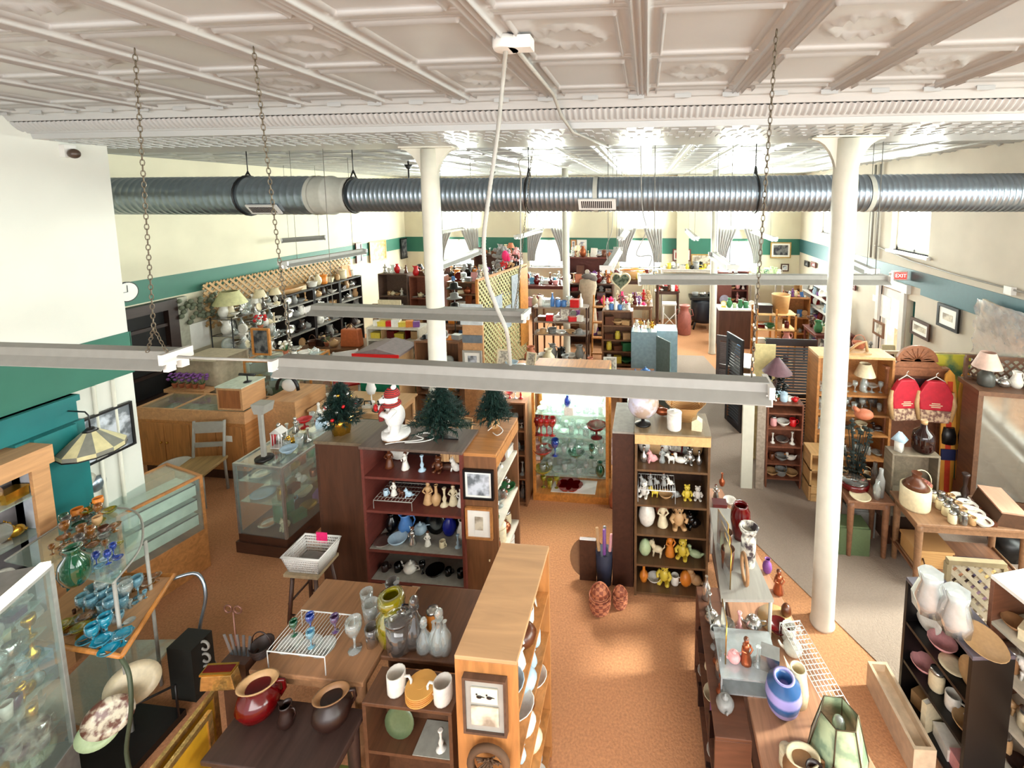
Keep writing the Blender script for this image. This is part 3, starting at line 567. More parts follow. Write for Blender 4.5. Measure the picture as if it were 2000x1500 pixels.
# ---- pictures ----
ART = {'sepia': ((.55, .50, .44), (.82, .78, .70)), 'land': ((.40, .42, .44), (.78, .80, .84)), 'warm': ((.65, .48, .25), (.88, .78, .52)), 'red': ((.7, .3, .3), (.9, .85, .85)), 'dark': ((.16, .17, .20), (.45, .45, .45)), 'floral': ((.5, .5, .55), (.92, .90, .84)), 'ducks': ((.3, .3, .3), (.85, .85, .82))}
def art(k): return mat('art_'+k, ART[k][1], .45, kind='blotch', col2=ART[k][0], scale=9)
def picture(c, w, h, nrm, fm, k, label, t=.03, matw=.0, lean=0, fw=.03, mcol='white_paper'):
    """nrm: '-y' faces camera, '+x', '-x'"""
    rz = {'-y': 0, '+x': pi/2, '-x': -pi/2}[nrm]; o = thing('framed_picture', label, 'picture', c, rz); o.rotation_euler.x = 0
    T = Matrix.Rotation(-lean, 4, 'X')
    fr = MB().box(-w/2, w/2, -t, 0, -h/2, -h/2+fw).box(-w/2, w/2, -t, 0, h/2-fw, h/2).box(-w/2, -w/2+fw, -t, 0, -h/2+fw, h/2-fw).box(w/2-fw, w/2, -t, 0, -h/2+fw, h/2-fw); fr.xf(T).obj('frame', fm, o)
    B(-w/2+fw, w/2-fw, -t*.6, -.002, -h/2+fw, h/2-fw).xf(T).obj('mount', MATS[mcol] if matw else art(k), o)
    if matw: B(-w/2+fw+matw, w/2-fw-matw, -t*.7, -t*.55, -h/2+fw+matw, h/2-fw-matw).xf(T).obj('print', art(k), o)
    return o
def picF(u0, v0, u1, v1, fm, k, label, matw=0, Y=YF-.03):
    a, b = atY(u0, v0, Y), atY(u1, v1, Y); picture(((a[0]+b[0])/2, Y, (a[2]+b[2])/2), b[0]-a[0], a[2]-b[2], '-y', fm, k, label, matw=matw, fw=.035)
gold = mat('gold_frame', (.72, .58, .34), .4, metal=.3)
picF(1505, 473, 1544, 504, gold, 'dark', 'gold framed dark picture right of the last far window', .05); picF(1314, 486, 1349, 510, redwood, 'red', 'red brown framed pale picture on the far wall pier', .04)
picF(1350, 496, 1389, 517, gold, 'sepia', 'long gold framed still life beside the red brown framed picture'); picF(1525, 515, 1540, 530, walnut, 'land', 'tiny dark framed picture below the gold framed one', .02)
picF(1115, 468, 1126, 500, oak, 'floral', 'narrow floral print just right of the far left column', .02); picF(1127, 468, 1146, 500, whitem, 'floral', 'white framed floral print right of the narrow one', .03); picF(1160, 487, 1206, 517, grey, 'land', 'grey unframed landscape leaning at the far wall', 0)
def picR(u0, v0, u1, v1, fm, k, label, X=XR-.03, matw=0, nrm='-x'):
    a, b = atX(u0, v0, X), atX(u1, v1, X); picture((X, (a[1]+b[1])/2, (a[2]+b[2])/2), abs(a[1]-b[1]), a[2]-b[2], nrm, fm, k, label, matw=matw, fw=.045)
picR(1782, 618, 1816, 668, walnut, 'sepia', 'heavy dark framed picture leaning at the right wall beside the door', matw=.05); picR(1835, 590, 1873, 652, blackw, 'sepia', 'large dark framed pale drawing high on the right wall', matw=.08)
picR(1708, 622, 1727, 662, midwood, 'sepia', 'brown framed picture left of the street door'); picR(1666, 555, 1672, 568, redwood, 'red', 'small red framed picture just right of the right column')
picR(1573, 508, 1580, 522, blackw, 'dark', 'small dark framed picture near the far right corner'); picR(1586, 510, 1594, 524, redwood, 'red', 'small red picture near the far right corner')
c = atX(1967, 640, XR-.1); o = thing('wrapped_picture', 'picture wrapped in clear plastic hanging at the right edge', 'picture', (XR-.1, c[1], c[2]), -pi/2)
B(-.42, .42, -.03, 0, -.2, .22).xf(Matrix.Rotation(.12, 4, 'Y')).obj('picture', art('sepia'), o)
m = MB(); n = 14; vs = [(-.45+.9*i/n+.02*sin(j*2), -.05-.03*abs(sin(i*1.7+j*2.3)), .26-.85*j/n) for j in range(n+1) for i in range(n+1)]
m.add(vs, [(j*(n+1)+i, j*(n+1)+i+1, (j+1)*(n+1)+i+1, (j+1)*(n+1)+i) for j in range(n) for i in range(n)], True).obj('plastic_wrap', mat('plastic_film', (.85, .86, .87), .15, trans=.55), o)
def picL(u0, v0, u1, v1, fm, k, label, X=XL+.03): picR(u0, v0, u1, v1, fm, k, label, X, 0, '+x')
picL(693, 475, 707, 512, redwood, 'dark', 'tall narrow dark picture on the left wall'); picL(720, 473, 754, 506, gold, 'warm', 'bright golden landscape picture on the left wall'); picL(781, 466, 800, 502, darkm, 'dark', 'dark framed portrait print by the far left corner')
# ================= furniture =================
class Case:
    """open shelving: local x runs left to right as seen from its open front, local y goes into it"""
    def __init__(s, name, label, cat, loc, rz, w, d, h, shelves, m, th=.02, back=True, mback=None, mtop=None, sides=True, over=0, mshelf=None, glassy=False, foot=0, group=None):
        s.o = o = thing(name, label, cat, loc, rz, group); s.loc = Vector(loc); s.rz = rz; s.w, s.d, s.h, s.sh, s.th = w, d, h, shelves, th
        if sides:
            for x in (0, w-th): B(x, x+th, 0, d, 0, h-th).obj('side_panel', m, o, bevel=.002)
        B(-over, w+over, -over, d, h-th, h).obj('top_board', mtop or m, o, bevel=.003)
        if back: B(th, w-th, d-.012, d, foot, h-th).obj('back_panel', mback or m, o)
        for z in shelves: B(th, w-th, .004, d-.012, z-th*.9, z).obj('shelf', mshelf or m, o)
        if foot: B(th, w-th, .02, .035, 0, foot).obj('kickboard', m, o)
    def pt(s, u, v, z):
        c, n = cos(s.rz), sin(s.rz); return (s.loc.x+u*c-v*n, s.loc.y+u*n+v*c, s.loc.z+z)
    def gap(s, i):
        zz = sorted(s.sh)+[s.h-s.th]; return zz[i+1]-zz[i]-.02
    def fill(self, i, n, kinds, cols, ctx, group, v=.12, u=(.04, None), **k):
        z = sorted(self.sh)[i]; u1 = u[1] if u[1] is not None else self.w-.04
        fill(self.pt(u[0], v, z), self.pt(u1, v, z), n, kinds, cols, ctx, group, hmax=self.gap(i) if i < len(self.sh) else None, **k)
    def top(self, n, kinds, cols, ctx, group, v=.15, u=(.05, None), **k):
        u1 = u[1] if u[1] is not None else self.w-.05; fill(self.pt(u[0], v, self.h), self.pt(u1, v, self.h), n, kinds, cols, ctx, group, **k)
FR, RT, LT = 0, pi/2, -pi/2           # open front towards the camera / towards +x / towards -x
def table(name, label, cat, x0, x1, y0, y1, h, m, leg=.04, th=.03, apron=.07, inset=.03, rz=0, taper=True, lm=None, rail=False):
    o = thing(name, label, cat, ((x0+x1)/2, (y0+y1)/2, 0), rz); w, d = (x1-x0)/2, (y1-y0)/2
    B(-w, w, -d, d, h-th, h).obj('table_top', m, o, bevel=.006)
    if apron: MB().box(-w+inset+.01, w-inset-.01, -d+inset, -d+inset+.02, h-th-apron, h-th).box(-w+inset+.01, w-inset-.01, d-inset-.02, d-inset, h-th-apron, h-th).box(-w+inset, -w+inset+.02, -d+inset, d-inset, h-th-apron, h-th).box(w-inset-.02, w-inset, -d+inset, d-inset, h-th-apron, h-th).obj('apron', m, o)
    for sx in (-1, 1):
        for sy in (-1, 1): MB().lathe([(leg*.45, 0), (leg*.5, .02), (leg*.7, h-th-apron), (leg*.7, h-th)], 8, (sx*(w-inset-leg*.5), sy*(d-inset-leg*.5), 0)).obj('leg', lm or m, o)
    if rail:
        for sx in (-1, 1): MB().rod((sx*(w-inset-leg*.5), -d+inset+leg*.5, h*.3), (sx*(w-inset-leg*.5), d-inset-leg*.5, h*.3), .012).obj('stretcher', lm or m, o)
    return o
# --- middle island: dark side cabinet, red bookcase, oak end unit ---
sidecab = Case('dark_wooden_cabinet', 'dark brown cabinet with plank top behind the white plastic basket', 'cabinet', (-3.0, 3.62, 0), FR, .5, .42, 1.5, [], walnut, .03, mtop=W('grey_planks', (.46, .40, .32)), over=.01)
B(.03, .47, 0, .02, .06, 1.47).obj('front_panel', W('walnut_panel', (.33, .21, .15), v=True), sidecab.o)
red = Case('bookcase', 'red mahogany bookcase of figurines and blue china under the polar bear', 'bookcase', (-2.495, 3.52, 0), FR, .93, .38, 1.53, [.06, .25, .55, .93, 1.25], redwood, .025, mtop=W('worn_dark_top', (.40, .33, .29)), mback=W('dark_back', (.16, .09, .08)), over=.008)
MB().box(.03, .9, .01, .36, .552, .556).box(.03, .9, .01, .36, .252, .256).obj('shelf_liner', mat('shelf_liner', (.62, .60, .56), .7), red.o)
endc = Case('bookcase', 'brown wooden end unit with two framed prints on its side, open to the aisle', 'bookcase', (-1.275, 3.56, 0), RT, .66, .31, 1.5, [.1, .42, .78, 1.17], midwood, .03, mtop=oak, mshelf=W('pale_shelf', (.82, .80, .74), .04))
MB().box(0, .66, -.004, 0, 1.37, 1.47).obj('header_board', oak, endc.o)
picture((-1.43, 3.553, 1.23), .27, .27, '-y', blackw, 'land', 'black framed misty landscape print on the end of the brown unit', fw=.018, matw=.02)
picture((-1.435, 3.553, .87), .24, .29, '-y', oak, 'sepia', 'wood framed small print with wide cream mount below the black framed one', fw=.018, matw=.065)
# --- cat bookcase ---
catb = Case('bookcase', 'brown bookcase of cat and bear figurines with the globe on top', 'bookcase', (-.09, 3.86, 0), FR, .67, .42, 1.6, [.04, .32, .62, .91, 1.25], W('olive_brown', (.42, .31, .21)), .022, mback=W('deep_brown_back', (.26, .18, .14)), mtop=W('weathered_top', (.55, .47, .36)), over=.006)
B(.0, .67, -.012, 0, 1.5, 1.585).obj('front_rail', pine, catb.o)
darks = Case('dark_wooden_cabinet', 'tall plain dark panel cabinet left of the cat bookcase', 'cabinet', (-.30, 3.95, 0), FR, .20, .6, 1.55, [], W('plum_walnut', (.28, .17, .13)), .02, mtop=mat('grey_top', (.62, .60, .56), .5))
B(.02, .18, 0, .015, .0, 1.53).obj('front_panel', W('plum_walnut', (0, 0, 0)), darks.o)
# --- lit glass cabinet ---
Nc = thing('display_cabinet', 'tall lit oak framed glass cabinet full of pressed glass', 'display cabinet', (-1.36, 5.08, 0)); NW, ND, NH = .93, .42, 1.62
f = MB()
for x in (0, NW-.035):
    for y in (0, ND-.035): f.box(x, x+.035, y, y+.035, 0, NH)
f.obj('frame', W('honey_oak', (.80, .52, .25)), Nc, bevel=.003); B(0, NW, -.005, ND, 0, .09).obj('plinth', W('honey_oak', (0, 0, 0)), Nc); B(0, NW, 0, ND, NH, NH+.03).obj('top_rail', W('honey_oak', (0, 0, 0)), Nc)
B(.035, NW-.035, ND-.02, ND-.012, .09, NH).obj('mirror_back', mat('cabinet_mirror', (.94, .94, .92), .25, metal=.2, var=.03), Nc)
NS = [.1, .32, .56, .82, 1.10, 1.36]
for z in NS[1:]: B(.036, NW-.036, .02, ND-.02, z-.008, z).obj('glass_shelf', glassg, Nc)
MB().box(.05, NW-.05, ND-.06, ND-.03, NH-.03, NH-.005).obj('light_strip', mat('cabinet_tube', (1, .97, .9), .4, emit=14, var=0), Nc)
lamp('AREA', 'cabinet_lamp', (-1.36+NW/2, 5.26, NH-.02), (0, 0, 0), 60, (1, .97, .9), .7, .2)
for i, z in enumerate(NS):
    ctx = f"on {('bottom','lowest','second','third','fourth','top')[i]} shelf, lit cabinet"
    gp = 'pressed glass in the lit cabinet'
    y0 = 5.08+.1; x0, x1 = -1.36+.06, -1.36+NW-.06
    if i == 0:
        B(-1.15, -.6, 5.12, 5.38, .091, .096).obj('paper_sheet', paper, label='white paper sheet lying on the bottom of the lit cabinet', cat='paper')
        o = thing('leaf_dish', 'cranberry glass leaf dish on the white paper, bottom of the lit cabinet', 'dish', (-.93, 5.22, .097))
        for k in range(6): MB().lathe([(.001, 0), (.07, .02), (.085, .045)], 10, (.085*cos(k*pi/3), .06*sin(k*pi/3), .0)).obj('petal', cm('red glass'), o)
        fill((x0, y0+.02, .09), (x0+.25, y0+.02, .09), 3, ['goblet', 'tumbler'], ['yellow glass'], ctx+' left end', gp, s=1.2, small=True); continue
    hm = (NS+[NH-.04])[i+1]-z-.02
    kinds = ['goblet', 'tumbler', 'compote', 'bowl', 'mug']
    for r_, yy in ((0, y0), (1, y0+.15)):
        rn = ('front row', 'back row')[r_]; cols = ['clear'] if i not in (5,) else ['clear', 'clear', 'light blue glass']
        fill((x0, yy, z), (x1, yy, z), 9, kinds, cols, rn+' '+ctx, gp, hmax=min(hm, .15), small=True, s=1.1, seed=i*7+r_)
sp_ = [(3, 'goblet', 'dark red', .05, 1.5), (3, 'goblet', 'red glass', .10, 1.4), (3, 'goblet', 'red glass', .17, 1.4), (3, 'goblet', 'red glass', .24, 1.4), (3, 'compote', 'dark red', .78, 1.3), (2, 'bowl', 'red glass', .12, 1.2), (2, 'goblet', 'blue glass', .27, 1.3), (2, 'bowl', 'green glass', .53, 1.0), (2, 'goblet', 'green glass', .72, 1.0), (1, 'vase', 'green glass', .82, .8), (1, 'bowl', 'yellow glass', .12, 1.1), (4, 'carton', 'white', .45, .9)]
for i, (s_, k, c, u, sc) in enumerate(sp_):
    put(k, c, (-1.36+u, 5.13, NS[s_]+.002), f"{c} {PHR.get(k, k)}, {ORD[i]} of the coloured pieces at the front of the lit cabinet", sc, group='coloured glass in the lit cabinet')
put('vase', 'blue glass', (-.93, 5.13, NS[4]+.10), 'small cobalt glass vase standing on the white box in the lit cabinet', .6)
# left neighbour of the lit cabinet: plain shelf with glass
nb = Case('bookcase', 'narrow wooden glassware shelf between the end unit and lit cabinet', 'bookcase', (-1.78, 4.95, 0), FR, .38, .34, 1.3, [.05, .35, .65, .95], midwood, .02)
for i in range(4): nb.fill(i, 4, ['compote', 'goblet', 'bowl', 'decanter', 'candlestick'], ['clear', 'clear', 'silver', 'smoke'], f"on {('bottom','second','third','top')[i]} board of narrow shelf beside lit cabinet", 'glassware on the narrow shelf', v=.1, small=True)
nb.top(4, ['goblet', 'candlestick', 'compote'], ['red glass', 'clear', 'clear'], 'on top of narrow shelf beside lit cabinet', 'glassware on the narrow shelf', v=.12)
# --- oak foreground bookcase ---
fg = Case('bookcase', 'light oak bookcase in the foreground, its bare top facing the camera', 'bookcase', (-.6, 1.88, 0), RT, .72, .31, 1.5, [.08, .36, .64, .92, 1.2], oakv, .022, mtop=W('oak_top', (.80, .62, .45), .09, .4, v=False, scale=5))
picture((-.755, 1.878, 1.27), .215, .30, '-y', W('picture_walnut', (.36, .27, .22)), 'sepia', 'two duck prints in one grey mount on the end of the foreground bookcase', fw=.012, matw=.04, mcol='grey_metal')
o = [x for x in COL.objects if x.get('label', '').startswith('two duck')][0]
for c_ in list(o.children):
    if c_.name.startswith('print'): bpy.data.objects.remove(c_)
B(-.065, .065, -.026, -.02, .02, .10).obj('print', mat('duck_print', (.90, .88, .80), .5), o); B(-.068, .068, -.026, -.02, -.10, 0).obj('print', art('sepia'), o)
dk = MB()
for x in (-.025, .025): dk.ball((x, -.028, .055), (.014, .002, .009), 8, 5); dk.ball((x-.012, -.028, .068), (.005, .002, .005), 6, 4); dk.tube([(x+.01, -.028, .058), (x+.028, -.028, .055)], [.003, .001], 4)
dk.obj('drawn_ducks', darkm, o); B(-.07, .0, -.013, -.012, -.145, -.125).obj('price_tag', paper, o)
for i in range(5): fg.fill(i, 5, ['mug', 'bowl', 'dish', 'figurine', 'teapot', 'jar'], ['white', 'white', 'pale blue', 'brown', 'cream'], f"on {('bottom','second','third','fourth','top')[i]} shelf of foreground oak bookcase", 'china in the foreground oak bookcase', v=.08)
m_ = MB()
for i in range(40):
    a = random.uniform(0, 6.28); r = random.uniform(.05, .11); m_.tube([(0, 0, 0), (r*cos(a)*.7, -.02-random.random()*.03, r*sin(a)*.7)], .004, 4)
o = thing('dried_wreath', 'dried twig wreath with cream bow hanging low on the foreground oak bookcase', 'wreath', (-.74, 1.86, .98)); m_.ring((0, -.02, 0), .09, .018, 'y', 24, 6).obj('twigs', mat('twig', (.36, .26, .18), .8), o); MB().tube([(-.06, -.05, -.1), (0, -.06, -.05), (.09, -.05, -.12)], [.004, .02, .004], 6).obj('bow', cm('cream'), o)
# --- left foreground tables ---
Lt = table('low_table', 'dark wooden table holding the red glazed pot, bottom left foreground', 'table', -2.33, -1.60, 1.86, 2.18, .74, W('dark_table', (.27, .20, .18)), .05)
B(-.30, .30, -.12, .12, .35, .37).obj('lower_shelf', W('dark_table', (0, 0, 0)), Lt)
B(-2.0, -1.62, 1.93, 2.15, .371, .39).obj('green_placemat', mat('moss_mat', (.42, .44, .20), .9), label='moss green mat on the lower shelf of the dark foreground table', cat='mat')
rs = Case('bookcase', 'low brown shelf unit with white mugs on top, behind the foreground bookcase', 'bookcase', (-1.585, 2.12, 0), FR, .53, .2, .86, [.12, .55], W('chest_brown', (.40, .27, .19)), .022)
table('bench', 'brown bench of old bottles behind the low brown shelf unit', 'bench', -1.62, -.98, 2.36, 2.88, .88, W('chest_brown', (0, 0, 0)), .05)
pf = table('trestle_table', 'wooden trestle table holding the white wire rack', 'table', -2.36, -1.63, 2.20, 2.86, .88, W('trestle', (.66, .48, .34)), .05)
def wirerack(label, loc, w, d, h, n=18, rz=0, grid=0, m=None, legs=True, name='wire_rack'):
    o = thing(name, label, 'rack', loc, rz); mb = MB(); m = m or mat('white_wire', (.93, .93, .92), .35)
    for i in range(n): x = -w/2+w*i/(n-1); mb.rod((x, -d/2, h), (x, d/2, h), .0022, 4)
    for i in range(max(2, grid)): y = -d/2+d*i/(max(2, grid)-1); mb.rod((-w/2, y, h-.003), (w/2, y, h-.003), .003, 4)
    mb.obj('wire_top', m, o)
    if legs:
        for y in (-d/2, d/2): MB().tube([(-w/2, y, 0), (-w/2, y, h), (w/2, y, h), (w/2, y, 0)], .004, 6).obj('leg', m, o)
    return o
wirerack('white coated wire rack with coloured glasses on the trestle table', (-2.06, 2.355, .88), .37, .27, .12)
for i, (u, v, k, c, s_) in enumerate(((575, 1232, 'goblet', 'green glass', 1), (607, 1222, 'goblet', 'blue glass', 1.1), (655, 1225, 'goblet', 'purple glass', 1.1), (608, 1255, 'goblet', 'light blue glass', 1.1))):
    put(k, c, (*at(u, v+8, 1.003)[:2], 1.003), f"{c.replace(' glass','')} coloured stemmed glass on the white wire rack", .62*s_)
for i, x in enumerate((-2.2, -2.07, -1.98)): put('bowl', 'clear', (x, 2.34, .88), f'clear glass bowl under the wire rack, {ORD[i]} from left', .7, group='clear bowls under the wire rack')
for i, (x, y, s_) in enumerate(((-1.80, 2.38, 1), (-1.80, 2.55, 1.1), (-1.9, 2.66, .9), (-1.76, 2.74, 1), (-1.71, 2.42, .9))): put('tumbler' if i else 'goblet', 'clear' if i < 3 else 'smoke', (x, y, .88), f'tall glass between wire rack and yellow vase, {ORD[i]} from the front', 1.3*s_, group='tall glasses beside the yellow vase')
o = thing('vase', 'large yellow green glass vase in front of the stacked bottles', 'vase', (-1.6, 2.47, .88)); MB().lathe([(.06, 0), (.085, .02), (.10, .10), (.095, .17), (.06, .215), (.055, .235), (.085, .27), (.075, .31), (.05, .32), (.04, .3), (.07, .27), (.045, .23), (.08, .17), (.08, .1), (.001, .02)], 24, wob=.03, k=4).obj('body', mat('olive_glass', (.62, .58, .06), .08, trans=.45), o)
for i, (u, v, k, c, s_) in enumerate(((783, 1262, 'canister', 'smoke', 1.3), (812, 1255, 'decanter', 'smoke', 1.35), (820, 1290, 'decanter', 'clear', .95), (836, 1300, 'bottle', 'clear', .85), (860, 1270, 'decanter', 'clear', 1.2), (869, 1278, 'bottle', 'clear', .9), (778, 1215, 'bottle', 'smoke', 1.2), (846, 1225, 'jar', 'orange', 1.0))):
    p = at(u, v, .88); put(k, c, (p[0], max(2.42, min(2.8, p[1])), .88), f"{'clear' if c=='clear' else 'cloudy' if c=='smoke' else 'orange'} glass {PHR.get(k,k)}, {ORD[i]} of the bottles behind the white mugs", s_, group='old bottles on the trestle table')
# props on the dark table and low shelf
def pot(label, loc, s=1, c='dark red', mouth='tan'):
    o = thing('pottery_jug', label, 'jug', loc); MB().lathe([(.05, 0), (.09, .03), (.115, .09), (.10, .14), (.065, .165), (.06, .175)], 24).obj('body', cm(c), o)
    MB().lathe([(.058, .172), (.075, .195), (.08, .2), (.07, .2), (.05, .17), (.045, .14), (.001, .1)], 24, sx=1.25, wob=.05, k=2).obj('rim', cm(mouth), o)
    MB().tube([(.085, 0, .185), (.125, 0, .17), (.13, 0, .12), (.105, 0, .08)], .011, 8).obj('handle', cm(c), o); o.scale = (s, s, s); return o
pot('glossy oxblood red jug with tan lip at the left of the dark table', (-2.2, 2.1, .74), 1.0).rotation_euler.z = .4
put('pitcher', 'dark brown', (-2.0, 2.06, .74), 'small dark glass oil lamp jug in the middle of the dark table', .6)
pot('dark brown glazed jug with olive lip at the right of the dark table', (-1.75, 2.1, .74), .9, 'dark brown', 'light brown').rotation_euler.z = .5
for i, x in enumerate((-2.12, -2.05)): put('teapot', 'silver', (x, 1.98, .37), f'{("left","right")[i]} silver pot on the lower shelf of the dark table', .6)
put('mug', 'white', (-1.42, 2.2, .86), 'white mug with small black drawing on the low brown shelf', 1.3); put('mug', 'white', (-1.13, 2.18, .86), 'plain white mug at the right end of the low brown shelf', 1.3, pi)
o = thing('trivet_stack', 'stack of round orange wooden trivets between the two white mugs', 'trivet', (-1.27, 2.2, .86)); 
for i in range(5): MB().lathe([(.085, i*.012), (.088, i*.012+.005), (.085, i*.012+.01)], 24).lathe([(.03, i*.012), (.03, i*.012+.0115)], 12).obj('trivet', mat('orange_wood', (.82, .60, .30), .5, kind='stripe', col2=(.72, .48, .22), scale=30), o)
o = put('dish', 'olive', (-1.42, 2.2, .55), 'mottled green oyster plate leaning inside the low brown shelf', .75); put('candlestick', 'white', (-1.15, 2.17, .55), 'white metal candlestick inside the low brown shelf', .8)
B(-1.3, -1.07, 2.125, 2.30, .551, .556).obj('paper_liner', mat('grey_paper', (.62, .62, .58), .7), label='grey paper liner inside the low brown shelf', cat='paper')
# plastic basket on stool
o = thing('stool', 'dark wooden stool under the white plastic basket', 'stool', (-2.8, 3.25, 0)); B(-.15, .15, -.13, .13, .60, .625).obj('seat', W('stool_top', (.66, .58, .46)), o)
for sx in (-1, 1):
    for sy in (-1, 1): MB().tube([(sx*.10, sy*.09, .6), (sx*.15, sy*.14, 0)], .016, 8).obj('leg', walnut, o)
MB().rod((-.13, -.12, .25), (.13, -.12, .25), .01).rod((-.13, .12, .25), (.13, .12, .25), .01).rod((-.13, -.12, .35), (-.13, .12, .35), .01).rod((.13, -.12, .35), (.13, .12, .35), .01).obj('stretcher', walnut, o)
o = thing('plastic_basket', 'white perforated plastic basket with pink card on dark stool', 'basket', (-2.79, 3.25, .625)); b = MB(); W1, D1, W2, D2, H = .13, .10, .165, .13, .16
for k in range(7):
    z = .01+k*(H-.02)/6; t = k/6; w_, d_ = W1+(W2-W1)*t, D1+(D2-D1)*t; b.tube([(-w_, -d_, z), (w_, -d_, z), (w_, d_, z), (-w_, d_, z)], .0065 if k < 6 else .012, 4, True)
for i in range(21):
    u = -1+2*i/20
    for s in (-1, 1): b.rod((u*W1, s*D1, 0), (u*W2, s*D2, H-.01), .0045, 4); b.rod((s*W1, u*D1, 0), (s*W2, u*D2, H-.01), .0045, 4)
b.box(-W1, W1, -D1, D1, 0, .008).obj('body', whitem, o); B(-.05, .05, .118, .124, .09, .185).obj('pink_card', cm('hot pink'), o)
MB().prism([(-.1, -.08), (.1, -.07), (.11, .06), (-.09, .08)], .01, .05).obj('grey_cloth', mat('grey_cloth', (.52, .52, .50), .8), link('folded_cloth', None, None, (-2.79, 3.25, .625), 0, 'grey cloths lying in the white plastic basket', 'cloth'))
# --- left showcases ---
def showcase(label, A, Bp, depth, h, base, m, top=.03, shelves=(.5,), name='glass_showcase', mm=None):
    """glass counter from A to B (front edge), going back by depth"""
    A, Bp = Vector((A[0], A[1], 0)), Vector((Bp[0], Bp[1], 0)); d = Bp-A; L = d.length; rz = math.atan2(d.y, d.x); o = thing(name, label, 'display case', A, rz)
    B(0, L, 0, depth, 0, base).obj('base', m, o, bevel=.004); f = MB()
    for x in (0, L-.025):
        for y in (0, depth-.025): f.box(x, x+.025, y, y+.025, base, h)
    for y in (0, depth-.025): f.box(.025, L-.025, y, y+.025, h-.025, h)
    for x in (0, L-.025): f.box(x, x+.025, .025, depth-.025, h-.025, h)
    f.obj('frame', mm or m, o)
    B(.025, L-.025, .025, depth-.025, h-.012, h-.006).obj('glass_top', glass, o); B(.025, L-.025, .004, .008, base, h-.025).obj('glass_front', glass, o)
    for x in (.006, L-.01): B(x, x+.004, .025, depth-.025, base, h-.025).obj('glass_end', glass, o)
    for z in shelves: B(.026, L-.026, .05, depth-.03, z-.008, z).obj('glass_shelf', glassg, o)
    def pt(u, v, z): return tuple(A+Vector((cos(rz)*u-sin(rz)*v, sin(rz)*u+cos(rz)*v, z)))
    return o, pt, L
# dark trimmed showcase: near end faces the camera
A_, B_ = (-3.66, 3.95), (-3.60, 5.0)
g, gp_, gL = showcase('long glass showcase with dark base left of the wooden island', A_, B_, .58, .98, .2, walnut, shelves=(.55, .78), mm=mat('alu_trim', (.70, .70, .68), .3, metal=.7))
B(-.02, .3, -.02, .6, 0, .12).obj('plinth_block', walnut, g)
for z, n, nm in ((.2, 6, 'floor'), (.55, 7, 'lower glass shelf'), (.78, 7, 'upper glass shelf')):
    fill(gp_(.06, .14, z), gp_(gL-.06, .14, z), n, ['box', 'bowl', 'jar', 'clock', 'cat', 'mug', 'carton'], ['silver', 'gold', 'cream', 'white', 'green', 'purple', 'copper'], f'on {nm} of the dark based showcase', 'trinkets in the dark based showcase', hmax=.2, small=True)
    fill(gp_(.06, .40, z), gp_(gL-.06, .40, z), n-2, ['box', 'bowl', 'teapot', 'clock', 'plate'], ['silver', 'gold', 'cream', 'grey', 'pale blue'], f'at back of {nm} in the dark based showcase', 'trinkets in the dark based showcase', hmax=.18, small=True)
put('canister', 'green', gp_(.28, .3, .2), 'large dark green glass jar low in the dark based showcase', 1.5)
fill(gp_(.2, .15, .98), gp_(gL, .15, .98), 7, ['bowl', 'tumbler', 'box', 'candlestick', 'dish'], ['clear', 'silver', 'pale blue', 'clear'], 'on top of the dark based showcase', 'small wares on the dark based showcase', small=True, s=1.2)
fill(gp_(.3, .27, .98), gp_(gL, .27, .98), 8, ['box', 'bowl', 'plate', 'duck', 'mug'], ['silver', 'clear', 'pale blue', 'white', 'gold'], 'in middle of the dark based showcase top', 'small wares on the dark based showcase', small=True)
fill(gp_(.35, .42, .98), gp_(gL, .42, .98), 6, ['goblet', 'compote', 'decanter', 'figurine', 'candlestick'], ['clear', 'clear', 'silver', 'white', 'red'], 'along the back of the dark based showcase top', 'small wares on the dark based showcase', small=True)
o = thing('bird_cage', 'white miniature lantern house with red ribbon on the dark based showcase', 'ornament', gp_(.35, .36, .98)); c_ = MB()
for x in (-.06, .06):
    for y in (-.04, .04): c_.rod((x, y, .01), (x, y, .17), .006)
c_.box(-.07, .07, -.05, .05, 0, .012).prism([(-.07, .17), (.07, .17), (.0, .225)], -.05, .05, 'y').rod((-.03, -.04, .01), (-.03, -.04, .17), .004).rod((.03, -.04, .01), (.03, -.04, .17), .004).obj('frame', whitem, o); MB().box(-.075, -.06, -.03, .03, .02, .14).obj('ribbon', cm('red'), o)
o = thing('desk_lamp', 'grey upright desk lamp with black round base on the showcase corner', 'lamp', gp_(.12, .32, .98)); MB().lathe([(.085, 0), (.085, .02), (.03, .03)], 20).obj('base', blackw, o); B(-.02, .02, -.015, .015, .02, .55).obj('stand', grey, o); MB().prism([(-.05, .5), (.05, .5), (.08, .6), (-.08, .6)], -.03, .1, 'y').obj('head', grey, o)
# oak case with white drawers
A_ = at(247, 1000, .98); B_ = at(352, 930, .98); cse, cp_, cL = showcase('low oak glass case with white drawers at the near left wall', (-4.52, 3.17), (-4.36, 3.78), .58, .98, .42, oak, shelves=())
for k in range(3):
    z = .48+k*.155; d_ = B(.05, cL-.05, .03, .34, z, z+.11).obj('drawer', mat('pale_drawer', (.80, .84, .78), .5), cse); B(.05, cL-.05, .022, .03, z+.105, z+.115).obj('label_strip', mat('drawer_strip', (.20, .18, .16), .5), d_)
B(.03, cL-.03, .40, .56, .42, .955).obj('wooden_back', oak, cse)
